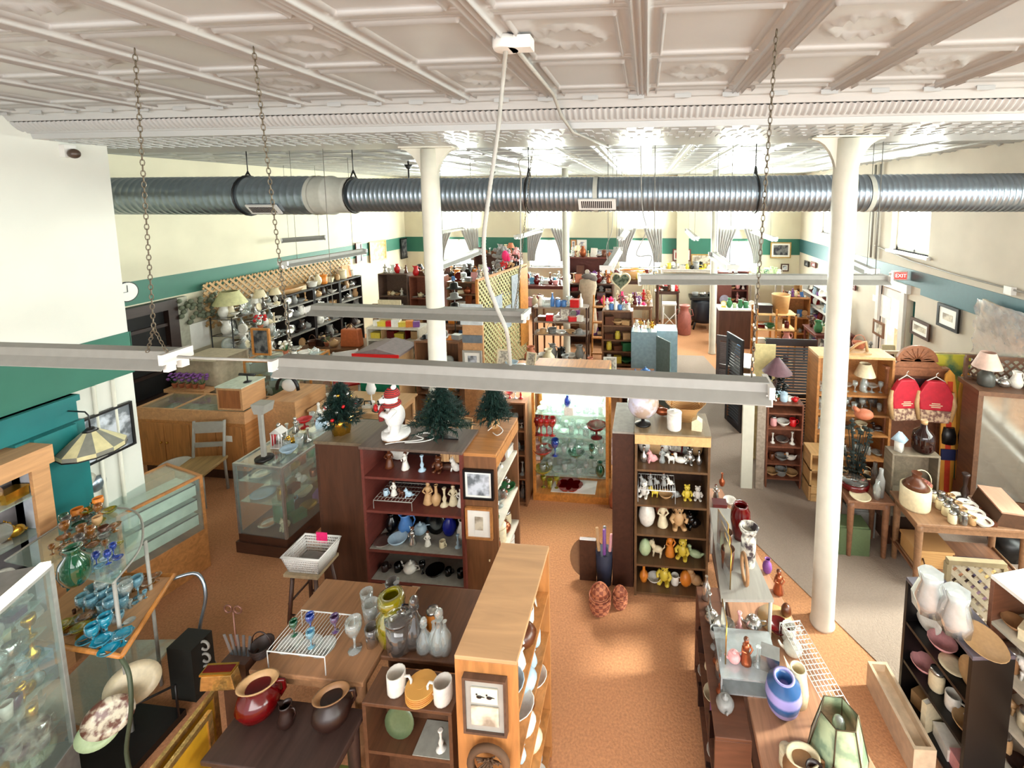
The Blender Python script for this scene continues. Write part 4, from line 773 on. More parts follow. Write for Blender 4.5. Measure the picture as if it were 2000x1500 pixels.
# oak counter with glass top
ct = thing('shop_counter', 'long golden oak counter with glass top and cupboard doors, far left', 'counter', (-6.72, 5.05, 0)); cl = 1.58
B(0, cl, 0, .5, .15, .80).obj('carcass', oak, ct, bevel=.004); B(.02, cl-.02, .05, .45, 0, .15).obj('plinth', walnut, ct)
f = MB().box(0, cl, 0, .03, .8, .95).box(0, cl, .47, .5, .8, .95).box(0, .03, .03, .47, .8, .95).box(cl-.03, cl, .03, .47, .8, .95).box(cl*.33, cl*.33+.02, .03, .47, .93, .95).obj('top_frame', lightoak, ct)
B(.03, cl-.03, .03, .47, .935, .94).obj('glass_top', glass, ct); B(.03, cl-.03, .03, .47, .80, .802).obj('case_lining', mat('felt_lining', (.62, .60, .50), .8, kind='blotch', col2=(.80, .79, .72), scale=9), ct)
for i in range(4):
    d_ = B(.04+i*(cl-.08)/4+.005, .04+(i+1)*(cl-.08)/4-.005, -.018, 0, .2, .76).obj('door', oakv, ct, bevel=.003)
    x = .04+(i+(.88 if i % 2 == 0 else .12))*(cl-.08)/4; MB().ball((x, -.03, .5), .014, 8, 6).obj('knob', brass, d_)
B(cl-.28, cl-.18, -.02, -.018, .56, .64).obj('notice', paper, ct)
bxo = thing('wooden_box', 'upright oak box standing on the right end of the counter', 'box', (-6.72+cl-.42, 5.1, .95)); B(0, .36, 0, .36, 0, .30).obj('body', lightoak, bxo); B(.03, .33, -.006, 0, .03, .27).obj('front_panel', W('box_panel', (.62, .38, .22), v=True), bxo); B(-.01, .37, -.01, .37, .30, .315).obj('lid', mat('glass_lid', (.78, .82, .76), .2), bxo)
o = thing('jewellery_stand', 'black T shaped jewellery stand on the upright oak box', 'stand', (-5.28, 5.28, 1.265)); MB().lathe([(.05, 0), (.04, .012), (.008, .02), (.008, .1)], 12).obj('base', blackw, o); MB().rod((-.11, 0, .1), (.11, 0, .1), .018, 10).obj('bar', blackw, o)
# bucket and chair
o = thing('bucket', 'white plastic bucket on the rust carpet beside the chair', 'bucket', (-5.02, 4.15+.02, .0)); b_ = at(374, 935, 0); o.location = (b_[0], 4.86, 0)
MB().lathe([(.12, 0), (.125, .01), (.16, .32), (.168, .33), (.155, .325), (.115, .02), (.001, .015)], 24).obj('body', whitem, o); MB().tube([(-.16, 0, .3), (-.14, -.11, .2), (0, -.17, .12), (.14, -.11, .2), (.16, 0, .3)], .003, 4).obj('handle', grey, o)
def chair(label, loc, rz, m, seatm, h=.45, name='chair', arms=False):
    o = thing(name, label, 'chair', loc, rz); B(-.21, .21, -.21, .21, h-.04, h).obj('seat', seatm, o, bevel=.01)
    for sx in (-1, 1):
        MB().rod((sx*.18, -.18, 0), (sx*.18, -.18, h-.04), .016, 8).obj('leg', m, o); MB().tube([(sx*.18, .2, 0), (sx*.18, .18, h), (sx*.18, .24, h+.45)], .016, 8).obj('leg', m, o)
    MB().box(-.18, .18, .215, .235, h+.3, h+.44).box(-.18, .18, .2, .215, h+.12, h+.18).obj('backrest', m, o); return o
chair('folding chair with tan seat tucked under the oak counter', (-5.45, 4.68, 0), .2, grey, W('tan_seat', (.66, .54, .36)))
# white framed cabinet at the left edge
B_ = thing('display_cabinet', 'tall white and oak cabinet against the wall at the left edge', 'display cabinet', (-4.79, 2.08, 0))
wc_ = mat('white_case', (.82, .84, .87), .5, kind='blotch', col2=(.74, .76, .80), scale=6)
for y_ in (0, .66): B(0, .26, y_, y_+.05, 0, 1.7).obj('side_panel', wc_, B_)
B(0, .26, .05, .66, 0, .1).obj('bottom_panel', wc_, B_)
B(0, .29, -.03, .74, 1.7, 1.84).obj('cornice', lightoak, B_); B(.24, .27, .62, .72, .0, 1.7).obj('corner_post', lightoak, B_); B(0, .015, .05, .66, .1, 1.7).obj('back_panel', mat('grey_velvet', (.50, .47, .48), .8), B_)
for z in (.5, .85, 1.2, 1.5): B(.02, .25, .05, .66, z-.01, z).obj('glass_shelf', glassg, B_); fill((-4.64, 2.18, z), (-4.64, 2.70, z), 5, ['clock', 'box', 'silver' and 'cat', 'bowl'], ['silver', 'white', 'grey', 'gold'], f"on the {('lowest','second','third','top')[[.5, .85, 1.2, 1.5].index(z)]} shelf, white wall cabinet", 'trinkets in the white wall cabinet', small=True, hmax=.2)
# stained glass lamp, wall picture, convex mirror
p = atX(178, 865, -4.79); picture((-4.785, p[1], 1.62), .62, .42, '+x', blackw, 'land', 'dark framed picture behind the hanging stained glass lamp', fw=.02)
_p = atX(180, 868, -4.55); o = thing('hanging_lamp', 'stained glass dome lamp hanging on an iron bracket at the near left wall', 'lamp', _p)
lq = [MB(), MB()]
for k in range(12):
    for j, (ra, za, rb, zb) in enumerate(((.20, -.05, .20, -.01), (.20, -.01, .05, .12))):
        a, b_ = k*pi/6, (k+1)*pi/6; lq[(k+j) % 2].add([(ra*cos(a), ra*sin(a), za), (ra*cos(b_), ra*sin(b_), za), (rb*cos(b_), rb*sin(b_), zb), (rb*cos(a), rb*sin(a), zb)], [(0, 1, 2, 3)])
lq[0].obj('cream_panels', mat('slag_cream', (.82, .78, .60), .3), o); lq[1].obj('grey_panels', mat('slag_grey', (.50, .50, .46), .3), o)
MB().ring((0, 0, -.05), .2, .006, n=12, m=4).lathe([(.055, .115), (.02, .15)], 12).obj('rim', darkm, o); MB().tube([(0, 0, .14), (0, 0, .25), (-.03, 0, .28), (-.22, 0, .28)], .006, 6).obj('bracket', darkm, o)
for i, (u, r) in enumerate(((165, .09), (191, .07))): p = atX(u, 945, -4.78); MB().lathe([(r, 0), (r, .01), (r*.5, .03), (.001, .035)], 20, sx=1).xf(RY).obj('wall_plate', (mat('grey_plate', (.70, .68, .62), .5), steel)[i], label=('round grey plate on the wall above the oak case', 'round mirror on the wall above the oak case')[i], cat='plate').location = (-4.795, p[1], p[2])
# ================= goods on the middle island =================
sn = ['bottom', 'lower china', 'blue china', 'wire rack', 'top']
figs = ['figurine', 'figurine', 'cat', 'dog', 'bud_vase', 'bear', 'candlestick']
G_ = 'figurines in the red bookcase'
red.fill(4, 5, ['figurine', 'bear', 'candlestick', 'cat', 'figurine'], ['white', 'cream', 'brown', 'silver', 'pale blue'], 'on top shelf of the red bookcase', G_, v=.14, u=(.1, None), s=.85)
put('dish', 'white', (-2.31, 3.80, 1.25), 'large patterned white plate standing at the back of the red bookcase top shelf', 1.0)
o = thing('model_ship', 'brown wooden model sailing ship on the red bookcase top shelf', 'model ship', (-1.75, 3.68, 1.25)); MB().ball((0, 0, .035), (.11, .025, .03)).rod((-.06, 0, .05), (-.06, 0, .2), .003).rod((0, 0, .05), (0, 0, .23), .003).rod((.06, 0, .05), (.06, 0, .19), .003).obj('hull', walnut, o); MB().box(-.085, -.03, -.002, .002, .08, .17).box(-.03, .03, .002, .006, .08, .2).box(.035, .09, -.002, .002, .08, .16).obj('sails', cm('tan'), o)
wirerack('silver wire shelf holding small figurines in the red bookcase', red.pt(.26, .16, .93), .36, .26, .08, 12, grid=6, m=grey)
fill(red.pt(.12, .10, 1.012), red.pt(.42, .10, 1.012), 4, ['figurine', 'cat', 'mug', 'dog'], ['white', 'pale blue', 'brown'], 'on the silver wire shelf', G_, s=.6)
red.fill(3, 5, ['figurine', 'candlestick', 'figurine', 'bud_vase'], ['cream', 'tan', 'white', 'tan'], 'right of the wire shelf in the red bookcase', G_, v=.14, u=(.50, None), s=1.05)
red.fill(2, 6, ['dish', 'pitcher', 'vase', 'teapot'], ['pale blue', 'cobalt', 'white', 'blue', 'black'], 'at the back of the blue china shelf', 'blue and white china', v=.24, s=.9)
red.fill(2, 6, ['mug', 'plate', 'figurine', 'candlestick', 'bowl', 'figurine'], ['white', 'cream', 'pale blue', 'silver'], 'at the front of the blue china shelf', 'blue and white china', v=.10, s=.8)
red.fill(1, 7, ['mug', 'mug', 'bowl', 'teapot', 'goblet'], ['black', 'black', 'black', 'dark brown', 'white'], 'on the black china shelf of the red bookcase', 'black china', v=.12, s=.85)
red.fill(0, 6, ['bowl', 'teapot', 'jar', 'basket', 'canister'], ['cream', 'orange', 'dark brown', 'black', 'smoke'], 'on the bottom shelf of the red bookcase', 'black china', v=.14, s=1.0)
for i, nm in enumerate(('bottom', 'second', 'third', 'top')):
    endc.fill(i, 5, [['jar', 'canister', 'bowl'], ['canister', 'jar', 'teapot'], ['bowl', 'flowers', 'figurine', 'compote'], ['figurine', 'box', 'candlestick']][i], [['cream', 'white', 'copper'], ['copper', 'cream'], ['silver', 'green', 'clear', 'gold'], ['silver', 'brown', 'white']][i], f'on the {nm} shelf of the brown end unit', 'wares in the brown end unit', v=.1)
# polar bear figure with knitted cap and scarf
o = thing('polar_bear_figure', 'white polar bear figure in red knitted cap and scarf on the red bookcase', 'figure', (-2.26, 3.70, 1.53), -.85); o.scale = (1.08, 1.08, 1.02)
fur = mat('white_fur', (.93, .92, .91), .85, var=.05, scale=60, bump=.3); knit = mat('red_knit', (.72, .16, .14), .9, kind='stripe', col2=(.25, .20, .20), scale=22)
m = MB(); m.ball((0, 0, .20), (.085, .08, .11), 16, 12); m.ball((0, -.01, .28), (.065, .06, .07), 14, 10); m.ball((0, -.03, .375), (.062, .062, .058), 16, 12); m.tube([(0, -.07, .37), (0, -.115, .36)], [.034, .02], 12)
for s in (-1, 1): m.tube([(s*.04, 0, .14), (s*.045, -.02, .07), (s*.045, -.03, .055)], [.045, .036, .034], 12); m.ball((s*.045, -.045, .05), (.034, .045, .022), 10, 8)
m.tube([(.06, -.02, .28), (.10, -.07, .25), (.05, -.11, .27)], [.032, .028, .024], 10); m.tube([(-.06, -.02, .28), (-.12, -.05, .25), (-.14, -.10, .24)], [.032, .028, .024], 10); m.obj('body', fur, o)
e = MB(); e.ball((0, -.122, .365), (.012, .008, .009), 8, 6)
for s in (-1, 1): e.ball((s*.024, -.085, .395), .006, 8, 6)
e.obj('eyes_and_nose', blackw, o)
e = MB()
for s in (-1, 1): e.ball((s*.055, -.005, .42), (.017, .01, .017), 8, 6)
e.obj('ears', cm('red'), o); MB().lathe([(.064, .395), (.062, .42), (.045, .455), (.015, .475)], 16, (.012, -.018, 0)).obj('knitted_cap', knit, o); MB().ball((.05, -.01, .485), .022).obj('pompom', fur, o)
s_ = MB(); s_.ring((0, -.02, .318), .058, .018, 'z', 16, 8); s_.tube([(-.02, -.085, .31), (-.03, -.10, .25), (-.03, -.10, .17)], [.02, .022, .02], 8); s_.obj('scarf', knit, o)
MB().lathe([(.10, 0), (.11, .01), (.105, .045)], 24).obj('log_base', cm('light brown'), o); mm_ = MB().lathe([(.113, .02), (.113, .055), (.001, .06)], 24, wob=.03, k=9); mm_.obj('icing_snow', fur, o)
MB().ball((-.15, -.12, .245), (.035, .02, .035), 10, 8).obj('red_heart', cm('red'), o)
def tree(label, loc, h, r, pot, n=900, deco=False, col=(.10, .30, .20), seed=1, name='christmas_tree', ndl=.05):
    o = thing(name, label, 'christmas tree' if name == 'christmas_tree' else 'tree', loc); rr = random.Random(seed)
    m = MB(); base = h*.22; m2 = MB(); m2.rod((0, 0, .0), (0, 0, h*.93), .008, 6); 
    nb_ = 130
    for i in range(nb_):
        t = (i+.5)/nb_; z = base+(h-base)*t*.97; L = r*(1-t)**.8*rr.uniform(.75, 1.08)+.02; a = i*2.4+rr.uniform(-.3, .3)
        tip = Vector((L*cos(a), L*sin(a), z+L*.12-.02)); s0 = Vector((0, 0, z)); m2.rod(s0, tip, .0025, 4)
        k = max(14, int(2.2*n/nb_*(L/r+.5)))
        for j in range(k):
            q = s0.lerp(tip, (j+.5)/k*.95+.05); d = Vector((rr.gauss(0, 1), rr.gauss(0, 1), rr.gauss(0, .7))).normalized()*ndl*rr.uniform(.6, 1.1)+(tip-s0).normalized()*ndl*.5
            u = d.cross(Vector((0, 0, 1))).normalized()*.006; m.add([q-u, q+u, q+d], [(0, 1, 2)])
    m2.obj('branches', mat('wire_branch', (.12, .20, .12), .8), o); m.obj('needles', mat('needles_'+name, col, .7, var=.25, scale=30), o)
    if pot == 'gold': MB().lathe([(.075, 0), (.085, .09), (.10, .13), (.05, .15), (.001, .15)], 18, wob=.12, k=7).obj('gold_wrapped_pot', cm('gold'), o)
    elif pot == 'burlap': MB().lathe([(.05, 0), (.055, .08), (.05, .12), (.001, .12)], 14).obj('pot', cm('tan'), o)
    else: MB().prism([(-.16, -.02), (.16, -.02), (.05, .03), (-.05, .03)], 0, .012).lathe([(.02, 0), (.012, .1)], 8).obj('stand', blackw, o)
    if deco:
        for i in range(26):
            t = rr.uniform(.1, .9); a = rr.uniform(0, 6.28); L = r*(1-t)**.8*.95; c_ = rr.choice(['gold', 'white', 'red', 'silver', 'white'])
            MB().ball((L*cos(a), L*sin(a), base+(h-base)*t), .016, 8, 6).obj('ornament', cm(c_), o)
    return o
tree('small decorated tree with ornaments in a gold wrapped pot', (-2.85, 3.78, 1.5), .50, .19, 'gold', 1900, True, (.08, .22, .19), 3)
tree('plain green tabletop tree with black stand right of the polar bear', (-1.83, 3.72, 1.53), .50, .27, 'stand', 2600, False, (.13, .36, .26), 5)
tree('smaller green tree in a burlap pot on the brown end unit', (-1.45, 4.02, 1.5), .42, .18, 'burlap', 1700, False, (.09, .28, .20), 8)
tree('yellow green tinsel tree behind the polar bear', (-2.42, 4.75, 1.0), .50, .14, 'stand', 1500, False, (.60, .62, .12), 11, 'tinsel_tree', .035)
table('side_table', 'wooden table behind the island under the tinsel tree', 'table', -3.1, -1.9, 4.5, 5.0, 1.0, lightoak)
MB().tube(smooth([(-2.12, 3.6, 1.538), (-1.98, 3.63, 1.538), (-1.9, 3.7, 1.538), (-2.0, 3.78, 1.538), (-2.08, 3.72, 1.545), (-1.99, 3.68, 1.54), (-2.04, 3.64, 1.54), (-2.2, 3.6, 1.538), (-2.28, 3.56, 1.538)], 6), .005, 5).obj('power_cord', whitem, label='white power cord lying by the polar bear on the red bookcase', cat='cord')
MB().tube(smooth([(-1.42, 3.9, 1.505), (-1.36, 3.86, 1.505), (-1.34, 3.95, 1.505), (-1.42, 4.0, 1.53), (-1.48, 3.93, 1.505)], 6), .004, 5).obj('power_cord', whitem, label='white power cord round the burlap pot of the smaller tree', cat='cord')
# things on and beside the cat bookcase
o = thing('globe', 'tilted world globe on black base on top of the cat bookcase', 'globe', (-.02, 4.02, 1.6), .4)
MB().lathe([(.075, 0), (.07, .012), (.02, .03), (.012, .06)], 20).obj('base', blackw, o); MB().ball((0, 0, .21), .145, 28, 20).obj('sphere', mat('globe_map', (.80, .80, .88), .2, kind='blotch', col2=(.66, .58, .52), scale=7), o)
MB().tube([(.155*sin(a), 0, .21-.155*cos(a)) for a in [pi*i/14 for i in range(15)]], .006, 6).obj('meridian', brass, o)
put('canister', 'white', (.265, 3.96, 1.6), 'white enamel canister with lid beside the globe', 1.0)
o = put('carton', 'cream', (.47, 3.97, 1.6), 'small house shaped cream carton at the front corner of the cat bookcase top', .75, -.2); MB().prism([(-.06, .11), (.06, .11), (0, .15)], -.05, .05, 'y').obj('roof', cm('cream'), o)
o = thing('wicker_basket', 'flared wicker basket at the back of the cat bookcase top', 'basket', (.38, 4.16, 1.6)); wk = mat('wicker', (.80, .62, .40), .7, kind='stripe', col2=(.62, .45, .28), scale=26)
MB().lathe([(.08, 0), (.10, .08), (.16, .16), (.165, .165), (.15, .155), (.09, .07), (.07, .01), (.001, .01)], 20, sx=1.15, wob=.03, k=6).obj('body', wk, o); MB().tube([(.1*cos(a)*1.3, 0, .13+.15*sin(a)) for a in [pi*i/10 for i in range(11)]], .007, 6).obj('handle', wk, o)
put('duck', 'copper', (.17, 4.2, 1.6), 'copper duck behind the globe', 1.0)
for i, (kk, cc, n, nm) in enumerate(((['bear', 'egg', 'cat', 'mug', 'bud_vase', 'bowl'], ['white', 'yellow', 'tan', 'orange'], 6, 'bottom'), (['egg', 'duck', 'dog', 'bear', 'figurine'], ['pale green', 'yellow', 'cream', 'orange'], 5, 'second'), (['bear', 'cat', 'vase', 'figurine'], ['cream', 'white', 'tan', 'black'], 4, 'third'), (['cat', 'bear', 'dog', 'bowl', 'bear'], ['white', 'grey', 'tan', 'yellow'], 6, 'fourth'), (['figurine', 'cat', 'dog', 'bell' and 'bud_vase', 'bear', 'duck'], ['white', 'silver', 'tan', 'pink', 'clear'], 7, 'top'))):
    catb.fill(i, n, kk, cc, f'on the {nm} shelf of the cat bookcase', 'figurines in the cat bookcase', v=.13, s=1.15 if i < 3 else .75)
catb.fill(4, 6, ['carton', 'figurine', 'vase', 'bear', 'frame'], ['dark red', 'white', 'tan', 'clear'], 'at the back of the cat bookcase top shelf', 'figurines in the cat bookcase', v=.3, s=.95)
catb.fill(2, 4, ['vase', 'bear', 'pitcher'], ['tan', 'terracotta', 'black'], 'at the back of the cat bookcase third shelf', 'figurines in the cat bookcase', v=.3, s=.9)
o = wirerack('white wire shelf of small cats in the cat bookcase', catb.pt(.2, .16, .91), .34, .24, .12, 16); fill(catb.pt(.05, .12, 1.035), catb.pt(.36, .12, 1.035), 5, ['cat', 'figurine'], ['grey', 'white'], 'on the white wire shelf of the cat bookcase', 'figurines in the cat bookcase', s=.6)
for b_ in (o,): pass
def woven(label, loc, r, h, mm):
    o = thing('woven_basket', label, 'basket', loc); b = MB().lathe([(r*.55, 0), (r*.9, h*.15), (r, h*.4), (r*.85, h*.65)], 20)
    for i in range(7): b.ring((0, 0, h*(.06+i*.09)), r*(.72+.28*sin(min(1, (i+1)/4.5)*pi/2)), .007, n=20, m=5)
    b.obj('body', mm, o); MB().lathe([(r*.87, h*.65), (r*.7, h*.82), (r*.35, h*.95), (.012, h), (.001, h+.01)], 20).obj('lid', mm, o); MB().tube([(r*.95*cos(a), 0, h*.5+h*.52*sin(a)) for a in [pi*i/12 for i in range(13)]], .006, 6).obj('handle', mm, o)
wr = mat('reddish_wicker', (.76, .48, .34), .7, kind='check', col2=(.55, .30, .22), scale=30)
b_ = at(1172, 1192, 0); woven('large reddish lidded wicker basket on the floor left of the cat bookcase', (b_[0], b_[1], 0), .095, .27, wr)
b_ = at(1211, 1183, 0); woven('small reddish lidded wicker basket beside the larger one', (b_[0], b_[1], 0), .065, .20, wr)
b_ = at(1150, 1140, 0); o = thing('round_tray', 'round brown tray leaning on the dark cabinet behind the wicker baskets', 'tray', (b_[0]-.02, b_[1]+.12, 0)); MB().lathe([(.001, 0), (.17, 0), (.18, .015)], 28).xf(Matrix.Translation((0, 0, .18)) @ Matrix.Rotation(math.radians(72), 4, 'X')).obj('tray', cm('light brown'), o)
o = thing('rolled_posters', 'dark bundle with rolled prints standing left of the cat bookcase', 'rolls', (-.38, 3.98, 0)); MB().lathe([(.07, 0), (.085, .33)], 14).obj('bin', mat('navy_bin', (.17, .18, .26), .7), o)
for i in range(4): MB().rod((.03*cos(i*1.6), .03*sin(i*1.6), .05), (.07*cos(i*1.6), .06*sin(i*1.6), .5+.03*i), .016, 8).obj('roll', cm(['pink', 'grey', 'tan', 'purple'][i]), o)
B(-.62, -.46, 3.98, 4.02, 0, .42).obj('wooden_board', walnut, label='small dark board standing behind the round tray', cat='board')
o = thing('broom', 'wooden pole and painted jug standing at the right of the lit cabinet', 'jug', (-.36, 5.05, 0)); MB().lathe([(.05, 0), (.065, .06), (.06, .14), (.03, .19), (.02, .22)], 14).obj('jug', cm('terracotta'), o); MB().rod((0, 0, .2), (-.01, 0, 1.1), .008).obj('pole', oak, o)
ss = Case('bookcase', 'narrow wooden shelf of small wares right of the lit cabinet', 'bookcase', (-.3, 5.15, 0), FR, .3, .3, 1.45, [.1, .45, .8, 1.15], midwood, .02)
for i in range(4): ss.fill(i, 3, ['bowl', 'mug', 'box', 'duck'], ['pink', 'red', 'white', 'tan'], f"on the {('bottom','second','third','top')[i]} shelf right of the lit cabinet", 'small wares right of the lit cabinet', v=.1, small=True)
# ================= right aisle tables (foreground right) =================
lc = thing('long_table', 'long wooden counter with pottery and lamp shade, bottom right foreground', 'table', (0, 0, 0)); PL = [(.62, 2.0), (1.24, 2.0), (.78, 4.4), (.60, 4.4)]
MB().prism(PL, .71, .75).obj('table_top', W('counter_top', (.74, .54, .42)), lc, bevel=.005); MB().prism([(.66, 2.06), (1.18, 2.06), (.75, 4.36), (.64, 4.36)], .3, .33).obj('lower_shelf', walnut, lc)
for x, y in ((.66, 2.06), (1.17, 2.06), (.74, 4.34), (.64, 4.34)): B(x-.02, x+.02, y-.02, y+.02, 0, .71).obj('leg', walnut, lc)
gl = W('grey_wash', (.56, .54, .51), .06)
mt = thing('metal_shelf', 'grey two level metal shelf standing on the right foreground table', 'shelf', (0, 0, 0)); MB().prism([(.50, 2.74), (.84, 2.77), (.74, 3.62), (.55, 3.62)], 1.08, 1.10).obj('top_board', mat('brushed_grey', (.60, .58, .55), .4, kind='wood', var=.05), mt)
for x, y in ((.825, 2.79), (.73, 3.58)): MB().rod((x, y, .75), (x, y, 1.08), .012).obj('post', grey, mt)
for x, y in ((.52, 2.76), (.56, 3.58)): MB().rod((x, y, .72), (x, y, 1.08), .012).obj('post', grey, mt)
cf = Case('bookcase', 'narrow brown shelving left of the grey metal shelf, facing the aisle', 'bookcase', (.40, 3.24, 0), LT, .98, .2, .72, [.06, .36], W('chestnut', (.42, .27, .20)), .02)
for i in range(2): cf.fill(i, 9, ['dish', 'mug', 'bowl', 'figurine', 'book'], ['cream', 'purple', 'white', 'tan', 'dark brown'], f"on the {('lower','upper')[i]} shelf of the narrow brown shelving", 'wares in the narrow brown shelving', v=.08, small=True)
cl_ = thing('clear_display_riser', 'clear acrylic riser stacked with silverware at the end of the metal shelf', 'riser', (.62, 2.62, .75)); 
MB().box(-.16, .2, -.16, .16, .0, .01).box(-.16, .2, -.16, .16, .1, .11).box(-.16, -.15, -.16, .16, .01, .1).box(.19, .2, -.16, .16, .01, .1).obj('riser', mat('acrylic', (.86, .89, .90), .1, trans=.55), cl_)
o = thing('vase', 'glossy oxblood vase on the grey metal shelf', 'vase', (.73, 3.3, 1.10)); MB().lathe([(.045, 0), (.06, .05), (.075, .15), (.07, .22), (.05, .255), (.055, .27), (.045, .27), (.04, .25), (.06, .18), (.001, .05)], 24).obj('body', cm('dark red'), o)
o = thing('vase', 'white rustic vase with dark branch pattern on the grey metal shelf', 'vase', (.735, 3.05, 1.10)); MB().lathe([(.05, 0), (.052, .1), (.05, .2), (.042, .225), (.055, .25), (.068, .285), (.055, .29), (.035, .24), (.04, .1), (.001, .05)], 20, wob=.03, k=6).obj('body', mat('branch_vase', (.90, .88, .82), .4, kind='blotch', col2=(.22, .18, .20), scale=16), o)
for i, (x, y) in enumerate(((.60, 3.16), (.585, 3.0))): put('tumbler', 'brown', (x, y, 1.10), ('rear', 'front')[i]+' brown glass tumbler on the grey metal shelf', 1.35)
for i in range(4):
    o = thing('glass_rack', f'{ORD[i]} of the leaning glass trays along the left of the metal shelf', 'tray', (.50+.015*i, 2.62+.17*i, 1.05 if i else 1.1), .1*i, 'leaning glass trays'); MB().box(-.004, .004, -.08, .08, .0, .28).obj('glass', mat('acrylic', (0, 0, 0)), o); MB().tube([(0, -.08, 0), (0, -.08, .28), (0, .08, .28), (0, .08, 0)], .004, 4, True).obj('rim', brass, o)
    if i: o.location.z = 1.10; o.location.x = .56+.004*i; o.location.y = 2.78+.12*i
    else: o.location.z = .86
MB().ring((0, 0, .09), .09, .012, 'x', 24, 6).obj('wooden_comb', cm('light brown'), label='dark comb like ridged ring on the grey metal shelf', cat='ring').location = (.68, 2.9, 1.10)
fill((.52, 2.56, .86), (.80, 2.56, .86), 4, ['candlestick', 'carton', 'teapot', 'figurine'], ['silver', 'copper', 'clear', 'pink'], 'on the clear acrylic riser', 'silverware on the riser', s=.9)
fill((.5, 2.86, .75), (.8, 2.9, .75), 3, ['teapot', 'bowl', 'candlestick'], ['silver', 'silver', 'pink'], 'under the grey metal shelf, front', 'silverware under the metal shelf')
o = thing('ginger_jar', 'round purple and blue glazed jar right of the acrylic riser', 'jar', (.80, 2.40, .75)); MB().lathe([(.05, 0), (.085, .05), (.10, .12), (.09, .18), (.055, .215), (.06, .225), (.045, .225), (.04, .2), (.001, .12)], 24).obj('body', mat('ombre_glaze', (.62, .58, .80), .25, kind='stripe', col2=(.22, .36, .55), scale=3.2), o)
pot('cream and brown glazed pitcher in front of the lamp shade', (.80, 2.08, .75), .8, 'light brown', 'cream')
o = thing('tall_pitcher', 'tall cream pitcher with pointed spout beside the white wire grid', 'pitcher', (.90, 2.47, .75)); MB().lathe([(.06, 0), (.065, .06), (.05, .16), (.045, .21), (.035, .21), (.04, .15), (.001, .05)], 18).obj('body', cm('cream'), o); MB().prism([(-.03, .18), (-.08, .27), (-.045, .15)], -.012, .012, 'y').obj('spout', cm('cream'), o)
o = thing('lamp', 'green stained glass hexagonal lamp shade with bulb, bottom right', 'lamp', (1.0, 2.16, .75)); 
MB().lathe([(.155, .06), (.09, .32)], 6, cap=False).obj('lamp_shade', mat('marbled_glass', (.66, .72, .58), .25, kind='blotch', col2=(.48, .56, .46), scale=12), o)
lr = MB()
for k in range(6): a = k*pi/3; lr.rod((.156*cos(a), .156*sin(a), .06), (.091*cos(a), .091*sin(a), .32), .004, 4)
lr.ring((0, 0, .06), .155, .004, n=6, m=4).ring((0, 0, .32), .09, .004, n=6, m=4).obj('lead_lines', mat('lead', (.35, .30, .22), .4, metal=.6), o); MB().lathe([(.07, 0), (.06, .02), (.012, .04), (.012, .22)], 14).obj('base', darkm, o); MB().ball((0, 0, .26), (.033, .033, .042)).obj('bulb', cm('clear'), o)
wirerack('white wire grid lying along the edge of the right foreground table', (1.035, 2.62, .75), .14, .52, .10, 7, rz=.21, grid=18)
fill((.70, 2.02, .75), (1.16, 2.03, .75), 5, ['bowl', 'figurine', 'pitcher', 'duck'], ['white', 'cream', 'brown', 'dark brown'], 'along the near end of the right foreground table', 'pottery at the near end of the table', s=.8)
for i, (u, v, k, c, s_) in enumerate(((1540, 1240, 'mug', 'white', 1.1), (1548, 1268, 'teapot', 'white', .7), (1520, 1225, 'bowl', 'dark red', .7), (1535, 1195, 'egg', 'brown', .6), (1520, 1150, 'figurine', 'copper', .9), (1498, 1110, 'vase', 'purple', .5))): put(k, c, at(u, v+8, .75), f"{c} {PHR.get(k,k)} on the sunlit strip right of the metal shelf, {ORD[i]} from the front", s_)
MB().lathe([(.11, 0), (.115, .012), (.001, .014)], 28).obj('cutting_board', pine, label='round pale board leaning between metal shelf and counter edge', cat='board').location = (.915, 2.98, .75)
for i, (u, v, k, c, s_) in enumerate(((1405, 985, 'box', 'dark red', .9), (1412, 1000, 'plate', 'white', .9), (1398, 965, 'figurine', 'silver', .7), (1425, 975, 'bowl', 'white', .6), (1400, 1020, 'pan', 'copper', .5), (1410, 940, 'bud_vase', 'copper', .7), (1430, 1010, 'mug', 'white', .6))): put(k, c, at(u, v+8, .76), f"{c} {PHR.get(k,k)} at the far end of the right counter, {ORD[i]} piece", s_)
# ================= right: tables, black shelf, white shelf =================
ts = table('side_table', 'narrow wooden table with brown casserole just right of the white column', 'table', 2.05, 2.50, 4.50, 4.88, .64, W('warm_table', (.55, .38, .28)), .05)
tl = table('long_table', 'long oak table crowded with jars and a big stoneware jug, right side', 'table', 2.50, 3.52, 4.14, 4.62, .70, W('warm_top', (.62, .46, .34)), .05, rail=True)
B(-.48, .48, -.2, .22, .18, .20).obj('lower_shelf', W('warm_table', (0, 0, 0)), tl)
o = thing('casserole_dish', 'oval brown casserole with glass lid on the narrow table', 'dish', (2.2, 4.72, .64)); MB().lathe([(.10, 0), (.13, .03), (.135, .08), (.12, .085)], 22, sx=1.1).obj('body', cm('dark red'), o); MB().lathe([(.125, .085), (.11, .1), (.05, .115), (.001, .118)], 22, sx=1.1).obj('lid', cm('smoke'), o)
o = thing('pie_dish', 'shallow round cream dish on the corner of the narrow table', 'dish', (2.19, 4.56, .64)); MB().lathe([(.075, 0), (.10, .025), (.095, .03), (.07, .012), (.001, .012)], 24).obj('dish', cm('cream'), o)
